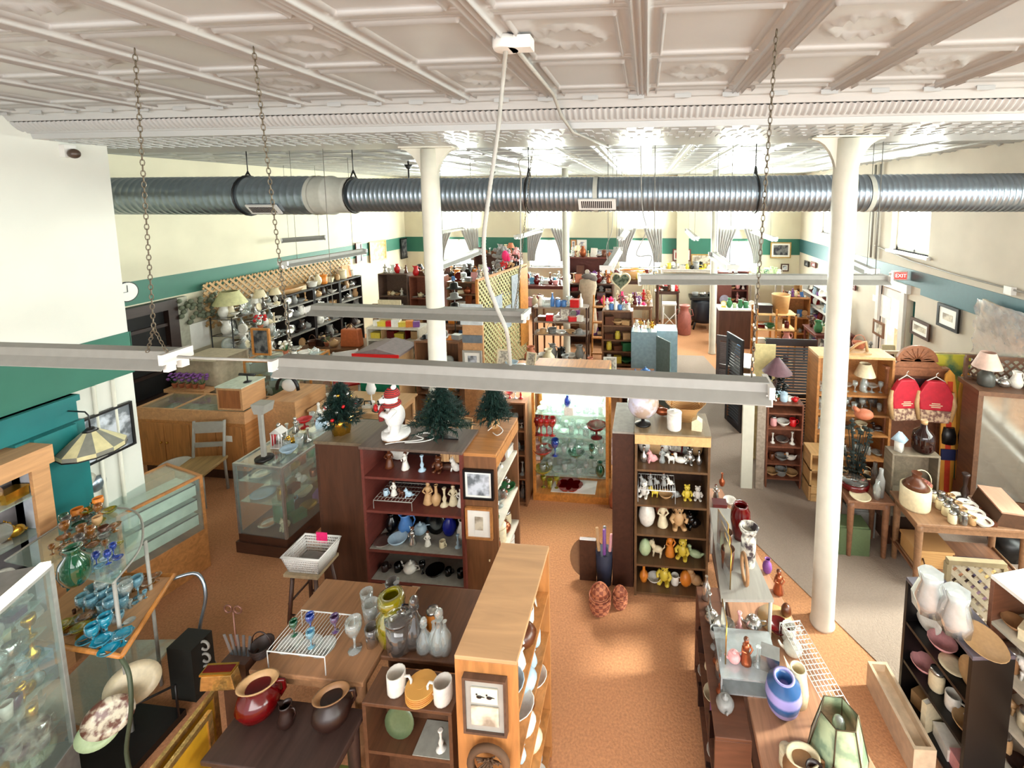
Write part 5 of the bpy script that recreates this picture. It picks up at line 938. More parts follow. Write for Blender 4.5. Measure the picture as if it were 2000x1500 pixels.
o = thing('stoneware_jug', 'large white stoneware jug with cut brown shoulder on the long table', 'jug', (2.62, 4.40, .70)); MB().lathe([(.125, 0), (.13, .02), (.13, .2), (.125, .205)], 28).obj('body', cm('cream'), o); MB().lathe([(.12, .2), (.08, .25), (.04, .29), (.035, .33), (.045, .34)], 24).obj('neck', cm('brown'), o)
for i in range(20):
    x = 2.82+.085*(i % 5)+.02*random.random(); y = 4.18+.10*(i//5)+.02*random.random(); k = ['jar', 'jar', 'mug', 'bowl', 'box'][i % 5]; c = ['cream', 'tan', 'brown', 'smoke', 'white'][(i*3) % 5]
    put(k, c, (x, y, .70), f"{c} {PHR.get(k,k)}, {ORD[i]} among the crowded jars on the long table", .8 if k != 'box' else .5, random.random(), 'jars on the long table')
for i, (x, y, h, c) in enumerate(((2.40, 4.60, .3, 'grey'), (2.44, 4.8, .25, 'smoke'), (2.35, 4.56, .2, 'clear'))): MB().lathe([(.035, 0), (.04, h*.6), (.02, h*.8), (.02, h)], 12).obj('bottle', cm(c), label=f"{('tall grey','smoky','short clear')[i]} bottle between casserole and stoneware jug", cat='bottle').location = (x, y, .64)
cr = Case('wooden_crate', 'weathered grey wooden crate standing on the tables behind the stoneware jug', 'crate', (2.52, 4.64, .3), FR, .46, .16, .78, [.35], W('grey_crate', (.50, .45, .38)), .02); 
B(2.5, 3.0, 4.63, 4.9, .1, .3).obj('wooden_stool', walnut, label='low dark stand carrying the grey crate behind the long table', cat='stand')
o = thing('demijohn', 'large dark brown glass jug with cork on the grey crate', 'jug', (2.86, 4.74, 1.08)); MB().lathe([(.08, 0), (.10, .03), (.105, .14), (.09, .2), (.035, .25), (.03, .29)], 24).obj('body', mat('brown_bottle_glass', (.16, .08, .07), .06), o); MB().lathe([(.028, .29), (.032, .33)], 12).obj('cork', cm('tan'), o)
o = thing('lantern', 'small white and blue roofed lantern on the grey crate', 'lantern', (2.62, 4.72, 1.08)); MB().lathe([(.05, 0), (.05, .12)], 4).obj('body', cm('white'), o); MB().lathe([(.09, .12), (.02, .2)], 4).obj('roof', cm('pale blue'), o)
o = thing('fruit_basket', 'dark basket with red apple filling on the front of the grey crate', 'basket', (2.72, 4.5, .72)); MB().lathe([(.07, 0), (.10, .16)], 16).obj('body', cm('tan'), o); MB().lathe([(.098, .16), (.06, .18), (.001, .185)], 16).obj('cloth', mat('check_cloth', (.65, .38, .32), .9, kind='check', col2=(.4, .2, .18), scale=40), o); MB().tube([(.1*cos(a), 0, .16+.13*sin(a)) for a in [pi*i/10 for i in range(11)]], .005, 6).obj('handle', cm('cream'), o)
o = thing('mantel_box', 'slanted wooden box with pinkish lid at the right end of the long table', 'box', (3.36, 4.36, .70), -.15); MB().prism([(-.14, 0), (.14, 0), (.09, .13), (-.09, .13)], -.2, .2, 'y').obj('body', W('coffin_box', (.36, .25, .18)), o); B(-.1, .1, -.2, .2, .13, .145).obj('lid', W('pink_lid', (.80, .60, .50), .06), o)
put('candlestick', 'dark brown', (3.13, 4.5, .70), 'tall dark candle holder at the back of the long table', 1.9)
o = thing('dried_branches', 'dark leafy dried branches in a bucket between the oak bookcase and tables', 'plant', (2.32, 4.98, 0)); MB().lathe([(.1, 0), (.12, .5)], 14).obj('pot', blackw, o); mm_ = MB(); rr = random.Random(4)
for i in range(60):
    a = rr.uniform(0, 6.28); r_ = rr.uniform(.03, .14); z = rr.uniform(.6, 1.25); q = Vector((r_*cos(a), r_*sin(a), z)); mm_.rod((0, 0, .45), q, .004, 4); mm_.ball(q, (.03, .03, .012), 6, 4)
mm_.obj('branches', mat('dark_leaf', (.13, .17, .15), .7), o)
o = thing('wooden_duck_figure', 'reddish carved wooden pear shaped duck on a stand behind the casserole', 'figure', (2.38, 4.98, 1.28)); MB().ball((0, 0, .05), (.10, .07, .06)).tube([(-.06, 0, .08), (-.11, 0, .13)], [.03, .02], 8).obj('body', cm('terracotta'), o)
for i, (x, y, w_, c) in enumerate(((2.15, 4.65, .16, 'green'), (2.3, 4.7, .14, 'grey'))): MB().box(-w_, w_, -.1, .1, 0, .3).box(-w_*.9, w_*.9, -.09, .09, .3, .32).obj('metal_tin', cm('olive' if i == 0 else c), label=('olive green metal tin','grey metal tin')[i]+' on the floor under the narrow table', cat='tin').location = (x+.05*i, y+.22*i, 0)
o = thing('picnic_basket', 'stack of wicker baskets under the long table', 'basket', (2.72, 4.35, .2)); MB().box(-.16, .16, -.13, .13, 0, .16).box(-.17, .17, -.14, .14, .16, .18).obj('body', wk, o); MB().tube([(-.1, -.13, .1), (-.1, -.2, .02), (.1, -.2, .02), (.1, -.13, .1)], .008, 6).obj('handle', walnut, o)
o = thing('framed_picture', 'black framed gold embossed picture lying on the shelf under the long table', 'picture', (3.18, 4.2, .205)); B(-.16, .16, -.17, .17, 0, .02).obj('frame', mat('dark_violet', (.25, .22, .30), .5), o); B(-.11, .11, -.12, .12, .02, .024).obj('print', mat('gold_relief', (.82, .70, .45), .4, kind='blotch', col2=(.62, .50, .32), scale=14), o)
B(2.95, 3.45, 4.02, 4.14, .10, .16).obj('purple_cloth', mat('violet_cloth', (.46, .36, .42), .9), label='violet cloth hanging in front of the long table', cat='cloth')
# black shelf, beige case on floor, white and brown shelves, trellis
def rotcase(name, label, cat, A, Bp, d, h, sh, m, **k):
    A, Bp = Vector((A[0], A[1], 0)), Vector((Bp[0], Bp[1], 0)); v = Bp-A; return Case(name, label, cat, tuple(A), math.atan2(v.y, v.x), v.length, d, h, sh, m, **k)
bk = rotcase('bookcase', 'black open shelf unit holding plates, right foreground', 'bookcase', (1.86, 3.16), (1.93, 2.60), .26, 1.0, [.08, .38, .68], blackw, th=.025, mtop=mat('slate_top', (.36, .34, .38), .4))
for i, nm in enumerate(('bottom', 'middle', 'upper')): bk.fill(i, 4, [['box', 'book', 'carton'], ['mug', 'bowl', 'jar'], ['plate', 'bowl', 'dish']][i], ['cream', 'white', 'pink', 'tan'], f'on the {nm} shelf of the black unit', 'wares in the black unit', v=.1, s=1.1)
for i, (x, y) in enumerate((at(1814, 1190, 1.0)[:2], at(1864, 1228, 1.0)[:2])): 
    o = thing('wrapped_vase', ('rear', 'front')[i]+' white vase wrapped in clear plastic on the black unit', 'vase', (x, y, 1.0)); MB().lathe([(.05, 0), (.08, .06), (.075, .13), (.04, .18), (.05, .21)], 18).obj('body', cm('white'), o); MB().lathe([(.085, .0), (.095, .09), (.06, .2), (.07, .26)], 12, wob=.1, k=5).obj('plastic_wrap', mat('plastic_film', (0, 0, 0)), o)
o = thing('oval_tray', 'oval tan tray on the corner of the black unit', 'tray', (2.05, 2.70, 1.0)); MB().lathe([(.001, .004), (.12, .004), (.14, .02), (.145, .02), (.12, 0)], 24, sx=.8).obj('tray', cm('tan'), o)
o = thing('shelf_box', 'low beige open case lying on the carpet in front of the black unit', 'case', (1.69, 3.26, 0), -1.52); MB().box(0, .55, 0, .02, 0, .2).box(0, .55, .12, .14, 0, .2).box(0, .02, .02, .12, 0, .2).box(.53, .55, .02, .12, 0, .2).box(.02, .53, .02, .12, 0, .14).obj('case', mat('beige_laminate', (.84, .74, .62), .5), o)
ws = rotcase('bookcase', 'white topped shelf unit of dark trinkets at the right edge', 'bookcase', (2.20, 2.88), (2.40, 2.22), .3, 1.3, [.12, .42, .72, 1.0], W('rust_unit', (.46, .30, .22)), th=.025, mtop=whitem, mback=mat('white_back', (.86, .84, .78), .5), mshelf=mat('white_shelf', (.80, .76, .68), .5))
for i, nm in enumerate(('bottom', 'second', 'third', 'top')): ws.fill(i, 6, ['duck', 'bowl', 'box', 'dog', 'bear', 'jar'], ['cream', 'light brown', 'white', 'dark brown', 'tan'], f'on the {nm} shelf of the right edge unit', 'trinkets in the right edge unit', v=.1, s=1.0)
def lattice(o, w, h, m, x0=0, z0=0, y=0, st_=.09, t=.008, sw=.022, frame=None):
    mb = MB(); n = int((w+h)/st_)+1
    for sgn, yy in ((1, y), (-1, y+t*1.2)):
        for i in range(n):
            c = i*st_; pts = []
            # line u+v=c or (w-u)+v=c clipped
            u0, v0 = (c, 0) if c <= w else (w, c-w); u1, v1 = (0, c) if c <= h else (c-h, h)
            if sgn < 0: u0, u1 = w-u0, w-u1
            a, b = Vector((x0+u0, yy, z0+v0)), Vector((x0+u1, yy, z0+v1)); d = b-a
            if d.length < .02: continue
            q = d.normalized(); nn = Vector((-q.z, 0, q.x))*sw/2; ty = Vector((0, t/2, 0))
            P = [a-nn-ty, b-nn-ty, b-nn+ty, a-nn+ty, a+nn-ty, b+nn-ty, b+nn+ty, a+nn+ty]; mb.add(P, [(0, 3, 2, 1), (4, 5, 6, 7), (0, 1, 5, 4), (1, 2, 6, 5), (2, 3, 7, 6), (3, 0, 4, 7)])
    mb.obj('lattice', m, o)
    if frame: MB().box(x0-.02, x0+w+.02, y-.02, y+.02, z0+h, z0+h+.035).box(x0-.03, x0, y-.02, y+.02, z0, z0+h).box(x0+w, x0+w+.03, y-.02, y+.02, z0, z0+h).box(x0-.02, x0+w+.02, y-.02, y+.02, z0-.03, z0).obj('frame', frame, o)
tre = thing('trellis_panel', 'beige diamond trellis panel standing between black unit and white topped unit', 'trellis', (2.17, 3.20, 0), 0); lattice(tre, .34, 1.07, mat('trellis_beige', (.78, .72, .62), .6), st_=.085, sw=.03, frame=mat('trellis_frame', (.62, .55, .42), .6), z0=.03)
# ================= right back: oak bookcase, shutters, hutch =================
ob = Case('bookcase', 'tall oak bookcase with a lamp and glassware right behind the white column', 'bookcase', (2.13, 5.65, 0), FR, .90, .36, 1.74, [.1, .42, .74, 1.0, 1.25], oak, .03, mtop=pine)
for i, nm in enumerate(('bottom', 'second', 'third', 'fourth', 'top')): ob.fill(i, 8, [['frame', 'box', 'basket'], ['bowl', 'compote', 'jar'], ['pan', 'candlestick', 'compote', 'duck'], ['goblet', 'tumbler', 'goblet'], ['decanter', 'compote', 'goblet']][i], [['cream', 'orange', 'tan'], ['clear', 'clear', 'silver'], ['copper', 'cream', 'dark brown', 'clear'], ['clear', 'clear', 'smoke'], ['clear', 'clear']][i], f'on the {nm} shelf of the tall oak bookcase', 'glassware in the tall oak bookcase', v=.12, small=True)
ob.fill(3, 8, ['goblet', 'tumbler'], ['clear', 'smoke'], 'at the back of the fourth shelf, tall oak bookcase', 'glassware in the tall oak bookcase', v=.25, small=True)
put('lamp', 'clear', ob.pt(.62, .14, 1.25), 'white shaded glass lamp on the top shelf of the tall oak bookcase', .95)
o = thing('wooden_figure', 'carved wooden bentwood figure lying on the oak bookcase top', 'carving', ob.pt(.55, .18, 1.74)); MB().tube([(-.12, 0, .02), (0, .03, .1), (.08, 0, .14), (.1, 0, .02)], .018, 8).box(-.14, .12, -.08, .08, 0, .015).obj('carving', cm('tan'), o)
put('basket', 'terracotta', ob.pt(.62, .34, 1.74), 'reddish planter basket behind the oak bookcase top', .9)
rsf = Case('bookcase', 'small red brown scalloped shelf unit of red and white china', 'bookcase', (1.53, 5.6, 0), FR, .44, .25, 1.12, [.13, .33, .56, .80, 1.0], W('brick_wood', (.50, .30, .22)), .02)
for i, nm in enumerate(('bottom', 'second', 'third', 'fourth')): rsf.fill(i, 3, [['bowl', 'basket'], ['bowl', 'duck', 'mug'], ['bowl', 'candlestick'], ['bowl', 'jar', 'mug']][i], [['grey', 'tan'], ['white', 'grey', 'brown'], ['white', 'silver'], ['pink', 'white', 'red']][i], f'on the {nm} shelf of the small red brown unit', 'china in the small red brown unit', v=.09)
rsf.top(5, ['canister', 'teapot', 'mug', 'bear', 'flowers'], ['white', 'red', 'pink', 'pale blue'], 'on top of the small red brown unit', 'china on the small red brown unit', v=.1, s=.8)
pc = thing('pine_chest', 'small pine chest of drawers beside the tall oak bookcase', 'chest', (1.99, 5.37, 0)); MB().box(0, .3, 0, .26, .2, .22).box(0, .02, 0, .26, .2, .6).box(.28, .3, 0, .26, .2, .6).box(.02, .28, .25, .26, .22, .6).box(0, .3, 0, .26, .6, .62).box(0, .3, 0, .26, .4, .42).box(0, .3, .02, .26, 0, .2).obj('carcass', pine, pc)
for k in range(2): B(.02, .28, 0, .02, .01+k*.1, .095+k*.1).obj('drawer', pine, pc)
o = thing('floor_lamp', 'lamp with conical plum shade and dark leafy base beside the black shutters', 'lamp', (1.73, 5.95, 0)); MB().lathe([(.08, 0), (.05, .9), (.07, 1.15), (.05, 1.25), (.015, 1.3), (.015, 1.5)], 16).obj('base', walnut, o); MB().lathe([(.19, 1.40), (.02, 1.6)], 20, cap=False).obj('lamp_shade', mat('plum_shade', (.42, .30, .33), .6), o); mm_ = MB(); rr = random.Random(9)
for i in range(30): mm_.ball((rr.uniform(-.13, .1), rr.uniform(-.12, .05), rr.uniform(1.12, 1.36)), (.035, .03, .02), 6, 5)
mm_.obj('leaves', mat('black_leaves', (.08, .09, .08), .3), o)
B(1.50, 1.78, 6.22, 6.24, 0, 1.68).obj('old_poster', mat('parchment', (.84, .78, .56), .7), label='old yellowed poster behind the plum lamp shade', cat='poster')
def shutter(label, loc, rz, w, h, m, nl=26):
    o = thing('louvered_shutter', label, 'shutter', loc, rz); MB().box(0, .06, -.015, .015, 0, h).box(w-.06, w, -.015, .015, 0, h).box(.06, w-.06, -.015, .015, 0, .1).box(.06, w-.06, -.015, .015, h-.1, h).box(.06, w-.06, -.015, .015, h*.5-.03, h*.5+.03).obj('frame', m, o); l = MB()
    for i in range(nl):
        z = .12+(h-.24)*(i+.5)/nl
        if abs(z-h*.5) < .04: continue
        k = len(l.v); l.box(.06, w-.06, -.018, .018, -.003, .003); l.xf(Matrix.Translation((0, 0, z)) @ Matrix.Rotation(.6, 4, 'X'), k)
    l.obj('slats', m, o); return o
bs = mat('black_shutter', (.15, .13, .15), .5)
shutter('black louvered shutter standing behind the small red brown unit', (1.72, 6.5, 0), .0, .70, 1.68, bs, 34); shutter('narrow black louvered shutter folded beside the white plank', (1.34, 7.4, 0), -1.25, .5, 1.5, bs); shutter('dark panelled shutter door by the distant white column', (1.32, 8.35, 0), -.45, .38, 1.15, mat('umber_door', (.40, .34, .33), .6))
B(1.22, 1.36, 5.55, 5.60, 0, 1.5).xf(Matrix.Translation((0, 0, 0)) @ Matrix.Rotation(0, 4, 'Y')).obj('white_plank', colm, label='white plank leaning left of the small red brown unit', cat='plank')
B(1.40, 1.50, 5.55, 5.58, 0, 1.35).obj('grey_plank', W('driftwood', (.66, .60, .54)), label='narrow grey plank standing against the small red brown unit', cat='plank')
sg = Case('white_topped_cabinet', 'white topped brown cabinet of mugs beside the folded black shutter', 'cabinet', (1.52, 8.0, 0), LT-.25, .7, .35, .95, [.1, .4, .7], midwood, .02, mtop=whitem); sg.top(5, ['mug', 'canister', 'mug', 'vase', 'carton'], ['white', 'terracotta', 'grey', 'blue'], 'on the white topped cabinet', 'mugs on the white topped cabinet', small=True)
# carved hall piece with two red vests
o = thing('carved_headboard', 'carved oak hall stand with fan crest behind the two red vests', 'hall stand', (2.98, 5.72, 0)); cw = W('carved_oak', (.62, .40, .28))
MB().box(0, .06, 0, .05, 0, 1.5).box(.62, .68, 0, .05, 0, 1.5).box(0, .68, 0, .06, 1.5, 1.58).box(-.03, .71, -.02, .07, 1.58, 1.61).obj('frame', cw, o); B(.06, .62, .02, .04, 0, 1.5).obj('panel', W('carved_panel', (.46, .29, .21)), o)
MB().prism([(.34+.24*cos(a), 1.68+.2*sin(a)) for a in [pi*i/16 for i in range(17)]], 0, .04, 'y').prism([(.05, 1.61), (.63, 1.61), (.5, 1.72), (.18, 1.72)], .0, .035, 'y').obj('crest', cw, o); m = MB()
for i in range(9): a = pi*(i+.5)/9; m.rod((.34+.04*cos(a), -.003, 1.69+.03*sin(a)), (.34+.2*cos(a), -.003, 1.68+.17*sin(a)), .008, 6)
m.obj('fan_carving', cw, o); B(.2, .48, .012, .02, 1.3, 1.46).obj('mirror', mat('dark_mirror', (.5, .4, .42), .1, metal=.7), o)
def vest(label, loc, rz, open_):
    o = thing('life_vest', label, 'vest', loc, rz); vm = mat('vest_red', (.75, .12, .20), .6); vb = mat('vest_buff', (.80, .68, .56), .8, kind='blotch', col2=(.48, .34, .30), scale=22)
    MB().prism([(-.16, .12), (-.19, .30), (-.13, .42), (-.09, .48), (.09, .48), (.13, .42), (.19, .30), (.17, .12)], -.035, .035, 'y').obj('upper_panel', vm, o, bevel=.015); MB().prism([(-.15, -.03), (-.165, .125), (.175, .125), (.155, -.03)], -.04, .04, 'y').obj('lower_panel', vb, o, bevel=.015)
    for s in (-1, 1): MB().tube([(s*.18, -.01, .35), (s*.2, -.02, .2), (s*.17, -.03, .0)], [.02, .03, .02], 8).obj('side_padding', cm('tan'), o)
    f = MB()
    for i, w_ in enumerate((.1, .14, .09)): f.box(-w_/2, w_/2, -.0385, -.036, .16+i*.022, .170+i*.022)
    f.obj('chest_lettering', cm('cream'), o); MB().tube([(-.1, 0, .47), (0, 0, .53), (.1, 0, .47)], .006, 6).tube([(0, 0, .53), (0, 0, .56), (.02, 0, .58)], .004, 6).obj('hanger', cm('white'), o); return o
vest('left red and buff ski vest hanging on the carved hall stand', (3.13, 5.58, 1.03), .15, 1); vest('right red and buff ski vest, wider, with lettering on the chest', (3.45, 5.56, 1.03), -.1, 0)
for i, (x, l) in enumerate(((3.62, 'left'), (3.80, 'right'))):
    o = thing('water_ski', f'{l} of the two orange and yellow wooden water skis', 'water ski', (x, 5.5, 0), 0, None); o.rotation_euler.x = -.06
    MB().prism([(-.07, 0), (.07, 0), (.085, .8), (.08, 1.35), (.05, 1.58), (0, 1.64), (-.05, 1.58), (-.08, 1.35), (-.085, .8)], -.01, .01, 'y').obj('board', W('ski_yellow', (.86, .60, .26), .06, v=True), o); MB().box(-.03, .03, -.014, -.01, .15, 1.5).obj('red_stripe', mat('ski_red', (.80, .27, .18), .4), o)
    MB().lathe([(.075, 0), (.08, .1), (.06, .2)], 14, sy=.6).xf(Matrix.Translation((0, -.02, .75))).obj('rubber_binding', blackw, o); MB().box(-.08, .08, -.03, -.01, .55, .68).obj('heel_plate', mat('navy_band', (.15, .17, .32), .5), o)
B(3.50, 4.05, 5.9, 5.92, 0, 1.72).obj('green_poster', mat('parrot_poster', (.12, .42, .36), .6, kind='blotch', col2=(.78, .74, .25), scale=4), label='green and yellow poster board behind the water skis', cat='poster')
MB().box(2.9, XR-.05, 6.15, 6.19, 1.62, 1.66).box(2.9, 2.94, 6.15, 6.19, 0, 1.62).box(4.3, 4.34, 6.15, 6.19, 0, 1.62).obj('clothes_rail', mat('pale_rail', (.86, .78, .68), .5), label='pale rail running behind the hall stand and skis', cat='rail')
hu = thing('hutch', 'large dark oak hutch with lattice gallery at the right edge', 'hutch', (3.62, 5.12, 0), -.12)
B(0, .85, 0, .35, 0, .35).obj('base_cabinet', W('hutch_oak', (.44, .31, .23)), hu); B(-.02, .87, -.04, .38, 1.55, 1.60).obj('shelf_top', W('hutch_oak', (0, 0, 0)), hu); B(0, .05, 0, .3, .35, 1.55).obj('side_panel', W('hutch_oak', (0, 0, 0)), hu); B(.8, .85, 0, .3, .35, 1.55).obj('side_panel', W('hutch_oak', (0, 0, 0)), hu)
B(.05, .8, .27, .3, .35, 1.55).obj('back_panel', W('hutch_back', (.48, .38, .30)), hu); B(.05, .8, .005, .012, .36, 1.54).obj('glass_door', mat('dusty_glass', (.70, .66, .60), .1, trans=.6), hu)
lattice(hu, .78, .22, W('hutch_oak', (0, 0, 0)), .04, 1.63, .33, .09, frame=W('hutch_oak', (0, 0, 0)))
for z in (.65, .95, 1.25): B(.05, .8, .02, .27, z-.008, z).obj('glass_shelf', glassg, hu)
hp = lambda u, v, z: (3.62+u*cos(-.12)-v*sin(-.12), 5.12+u*sin(-.12)+v*cos(-.12), z)
for i, z in enumerate((.35, .65, .95, 1.25)): fill(hp(.08, .14, z), hp(.78, .14, z), 7, ['goblet', 'bowl', 'plate', 'compote', 'figurine'], ['clear', 'smoke', 'silver', 'green'], f"on the {('bottom','second','third','top')[i]} shelf of the dark hutch", 'glassware in the dark hutch', small=True, s=.9)
fill(hp(.25, .15, 1.6), hp(.85, .15, 1.6), 5, ['teapot', 'bowl', 'pitcher'], ['silver', 'black', 'white'], 'on top of the dark hutch', 'silver on the dark hutch', small=True)
o = thing('table_lamp', 'lamp with pale pink shade and stoneware jug base on the dark hutch', 'lamp', hp(.14, .15, 1.6)); MB().lathe([(.07, 0), (.08, .02), (.08, .12), (.05, .16), (.03, .18), (.012, .24)], 18).obj('base', mat('jug_grey', (.30, .30, .28), .4), o); MB().lathe([(.14, .21), (.07, .38)], 20, cap=False).obj('lamp_shade', mat('pink_shade', (.85, .72, .66), .7), o)
for i in range(3): MB().lathe([(.13-.01*i, 0), (.15, .12), (.15, .22), (.02, .24)], 20).obj('milk_can', [blackw, cm('grey'), cm('dark brown')][i], label=('black','grey','dark brown')[i]+' round crock on the floor by the dark hutch', cat='crock').location = (3.72+.12*i, 4.72-.02*i+.1*(i % 2), 0) if i != 1 else (4.08, 4.75, 0)
# ================= near left: glass tower and tiered glassware table =================
tw, tp_, tL = showcase('tall glass case packed with clear glass trinkets, bottom left corner', (-3.37, 1.68), (-3.57, 2.17), .55, 1.5, .30, mat('case_grey', (.62, .62, .60), .4), shelves=(.48, .64, .80, .96, 1.12, 1.30), mm=mat('case_grey', (0, 0, 0)))
B(.02, tL-.02, .06, .54, 1.5, 1.512).obj('grey_top', mat('top_grey', (.50, .48, .47), .4), tw); B(.12, tL-.02, -.005, .045, 1.5, 1.53).obj('light_bar', mat('light_bar', (1, .97, .88), .3, emit=1.6, var=0), tw); B(-.02, .12, -.012, .05, 1.47, 1.54).obj('bar_end', blackw, tw)
for i, z in enumerate((.30, .48, .64, .80, .96, 1.12, 1.30)):
    for r_, v in enumerate((.09, .20, .31, .43)):
        fill(tp_(.05, v, z), tp_(tL-.05, v, z), 7, ['goblet', 'bowl', 'tumbler', 'box', 'duck', 'mug', 'plate', 'cat', 'bud_vase', 'compote'], ['clear', 'clear', 'white', 'silver', 'clear', 'cream', 'smoke', 'white'] if r_ else ['clear', 'white', 'silver', 'clear', 'purple glass', 'clear', 'gold', 'grey'], f"{('front','second','third','back')[r_]} row, {('floor','lowest tier','second tier','third tier','fourth tier','fifth tier','top tier')[i]}, corner case", 'trinkets in the corner glass case', hmax=.15, small=True, s=1.3)
gt = thing('tiered_table', 'two tier table of coloured glassware with wood edged lower tray and glass upper shelf', 'table', (0, 0, 0))
MB().prism([(-3.32, 2.27), (-3.63, 2.84), (-4.3, 2.78), (-4.15, 2.3)], .77, .80).obj('lower_tray', lightoak, gt); MB().tube([(-3.31, 2.26, .80), (-3.62, 2.85, .80), (-4.3, 2.79, .80)], .02, 4).tube([(-3.31, 2.26, .80), (-4.1, 2.29, .80)], .018, 4).obj('tray_edge', W('honey_oak', (0, 0, 0)), gt)
arc = [(-3.45, 2.36), (-3.62, 2.66), (-4.0, 2.95), (-4.3, 3.0), (-4.48, 2.85), (-4.42, 2.45)]
MB().prism(arc, 1.19, 1.20).obj('upper_glass', glassg, gt); MB().tube(smooth([(x, y, 1.2) for x, y in arc], 5), .007, 6).obj('metal_edge', grey, gt)
for x, y in ((-3.5, 2.4), (-3.66, 2.72), (-4.1, 2.72), (-4.1, 2.34)): MB().rod((x, y, 0), (x, y, 1.19), .012).obj('post', grey, gt)
MB().tube(smooth([(-3.62, 2.84, .78), (-3.5, 2.92, .76), (-3.42, 2.9, .6), (-3.45, 2.85, .3), (-3.4, 2.9, 0)], 5), .012, 8).obj('curved_leg', steel, gt); MB().tube(smooth([(-3.33, 2.27, .78), (-3.24, 2.24, .7), (-3.2, 2.2, .5), (-3.27, 2.2, .2), (-3.22, 2.18, 0)], 5), .012, 8).obj('curved_leg', mat('verdigris', (.30, .34, .26), .5), gt)
MB().prism([(-3.5, 2.25), (-3.65, 2.84), (-4.2, 2.78), (-4.1, 2.3)], .24, .26).obj('bottom_shelf', glassg, gt)
for (u0, v0, u1, v1, z, n, ks, c_, nm) in ((175, 1245, 235, 1270, .8, 5, ['compote', 'bowl', 'goblet'], ['turquoise glass'], 'turquoise group on the lower tray'), (165, 1195, 240, 1200, .8, 6, ['goblet', 'goblet', 'tumbler'], ['light blue glass'], 'pale blue group, lower tray'), (180, 1170, 270, 1175, .8, 6, ['goblet', 'tumbler'], ['light blue glass', 'clear'], 'rear blue group, lower tray'), (130, 1225, 190, 1240, .8, 4, ['bowl', 'compote'], ['yellow glass', 'amber'], 'amber yellow group on the lower tray'), (255, 1150, 305, 1143, .8, 3, ['bowl', 'compote'], ['amber'], 'far amber group on the lower tray'),
      (115, 1060, 205, 1030, 1.2, 7, ['compote', 'bowl', 'goblet', 'plate'], ['amber', 'tan', 'amber', 'yellow glass'], 'amber group on the upper glass shelf'), (120, 1090, 215, 1050, 1.2, 7, ['compote', 'bowl', 'goblet'], ['amber', 'smoke', 'amber', 'clear'], 'second amber row, upper shelf'), (120, 1040, 200, 1005, 1.2, 6, ['goblet', 'compote', 'bowl'], ['amber', 'green glass', 'smoke'], 'rear row of the upper glass shelf'), (165, 1120, 235, 1085, 1.2, 5, ['bowl', 'goblet'], ['blue glass', 'light blue glass', 'pale blue'], 'blue group, upper shelf')):
    fill(at(u0, v0, z), at(u1, v1, z), min(n, 4), ks, c_, 'in '+nm, 'coloured glassware on the tiered table', s=1.15, rows=2, dy=(-.03, .065))
for j, (u0, v0, u1, v1, cc) in enumerate(((95, 1085, 150, 1068, ['amber', 'tan', 'amber']), (140, 1015, 225, 1000, ['amber', 'orange', 'yellow glass']), (150, 1060, 235, 1035, ['amber', 'brown', 'amber']), (185, 1085, 240, 1060, ['yellow glass', 'clear', 'amber']))):
    fill(at(u0, v0, 1.2), at(u1, v1, 1.2), 4, ['bowl', 'compote', 'goblet', 'mug'], cc, f"in amber cluster {('nearest the teal post', 'at the back', 'at the centre', 'by the metal edge')[j]}, upper glass shelf", 'coloured glassware on the tiered table', s=1.1)
for j, (u0, v0, u1, v1, cc) in enumerate(((200, 1225, 262, 1215, ['light blue glass', 'clear']), (250, 1190, 290, 1165, ['clear', 'light blue glass']), (140, 1200, 175, 1180, ['amber', 'brown']))):
    fill(at(u0, v0, .8), at(u1, v1, .8), 4, ['goblet', 'tumbler', 'bowl'], cc, f"in cluster {('centre', 'right', 'left')[j]}, lower tray", 'coloured glassware on the tiered table', s=1.1)
put('vase', 'green glass', at(150, 1140, 1.2), 'large dark green glass vase on the upper glass shelf of the tiered table', 1.1)
for i, (u, v, z, r) in enumerate(((262, 1330, .45, .15), (215, 1395, .42, .13), (195, 1425, .36, .11))):
    p = at(u, v, z); o = thing('serving_platter', ('large oval cream platter leaning low under the tiered table', 'patterned cream plate leaning below the tiered table', 'small green cream plate at the foot of the tiered table')[i], 'platter', (p[0], p[1], z-r*.9), .5); MB().lathe([(r*.55, 0), (r*.65, .008), (r, .02), (r*1.02, .024), (r*.65, .015), (.001, .01)], 28, sx=1.0, sy=.8).xf(Matrix.Translation((0, 0, r*.8)) @ Matrix.Rotation(math.radians(52), 4, 'X')).obj('platter', [cm('cream'), mat('transfer_plate', (.86, .82, .72), .3, kind='blotch', col2=(.45, .30, .25), scale=22), cm('pale green')][i], o)
o = thing('plate_rack', 'dark wire rack base that carries the leaning platters under the tiered table', 'rack', (-3.52, 2.36, 0)); MB().box(-.2, .25, -.2, .2, 0, .05).rod((-.2, -.15, .05), (-.2, -.15, .22), .008).rod((.25, .15, .05), (.25, .15, .3), .008).rod((-.2, -.15, .22), (.25, .15, .3), .008).obj('base', darkm, o)
o = thing('wrought_iron_grate', 'black cast iron piece with scrolled ends on the floor right of the tiered table', 'grate', (-3.38, 2.72, 0)); g_ = MB().box(-.1, .1, -.08, .08, .0, .42)
g_.obj('body', mat('sooty_iron', (.13, .13, .11), .7), o); s_ = MB()
for k in range(4): s_.ring((.12, 0, .08+.1*k), .035, .009, 'y', 12, 6)
s_.obj('scrollwork', grey, o)
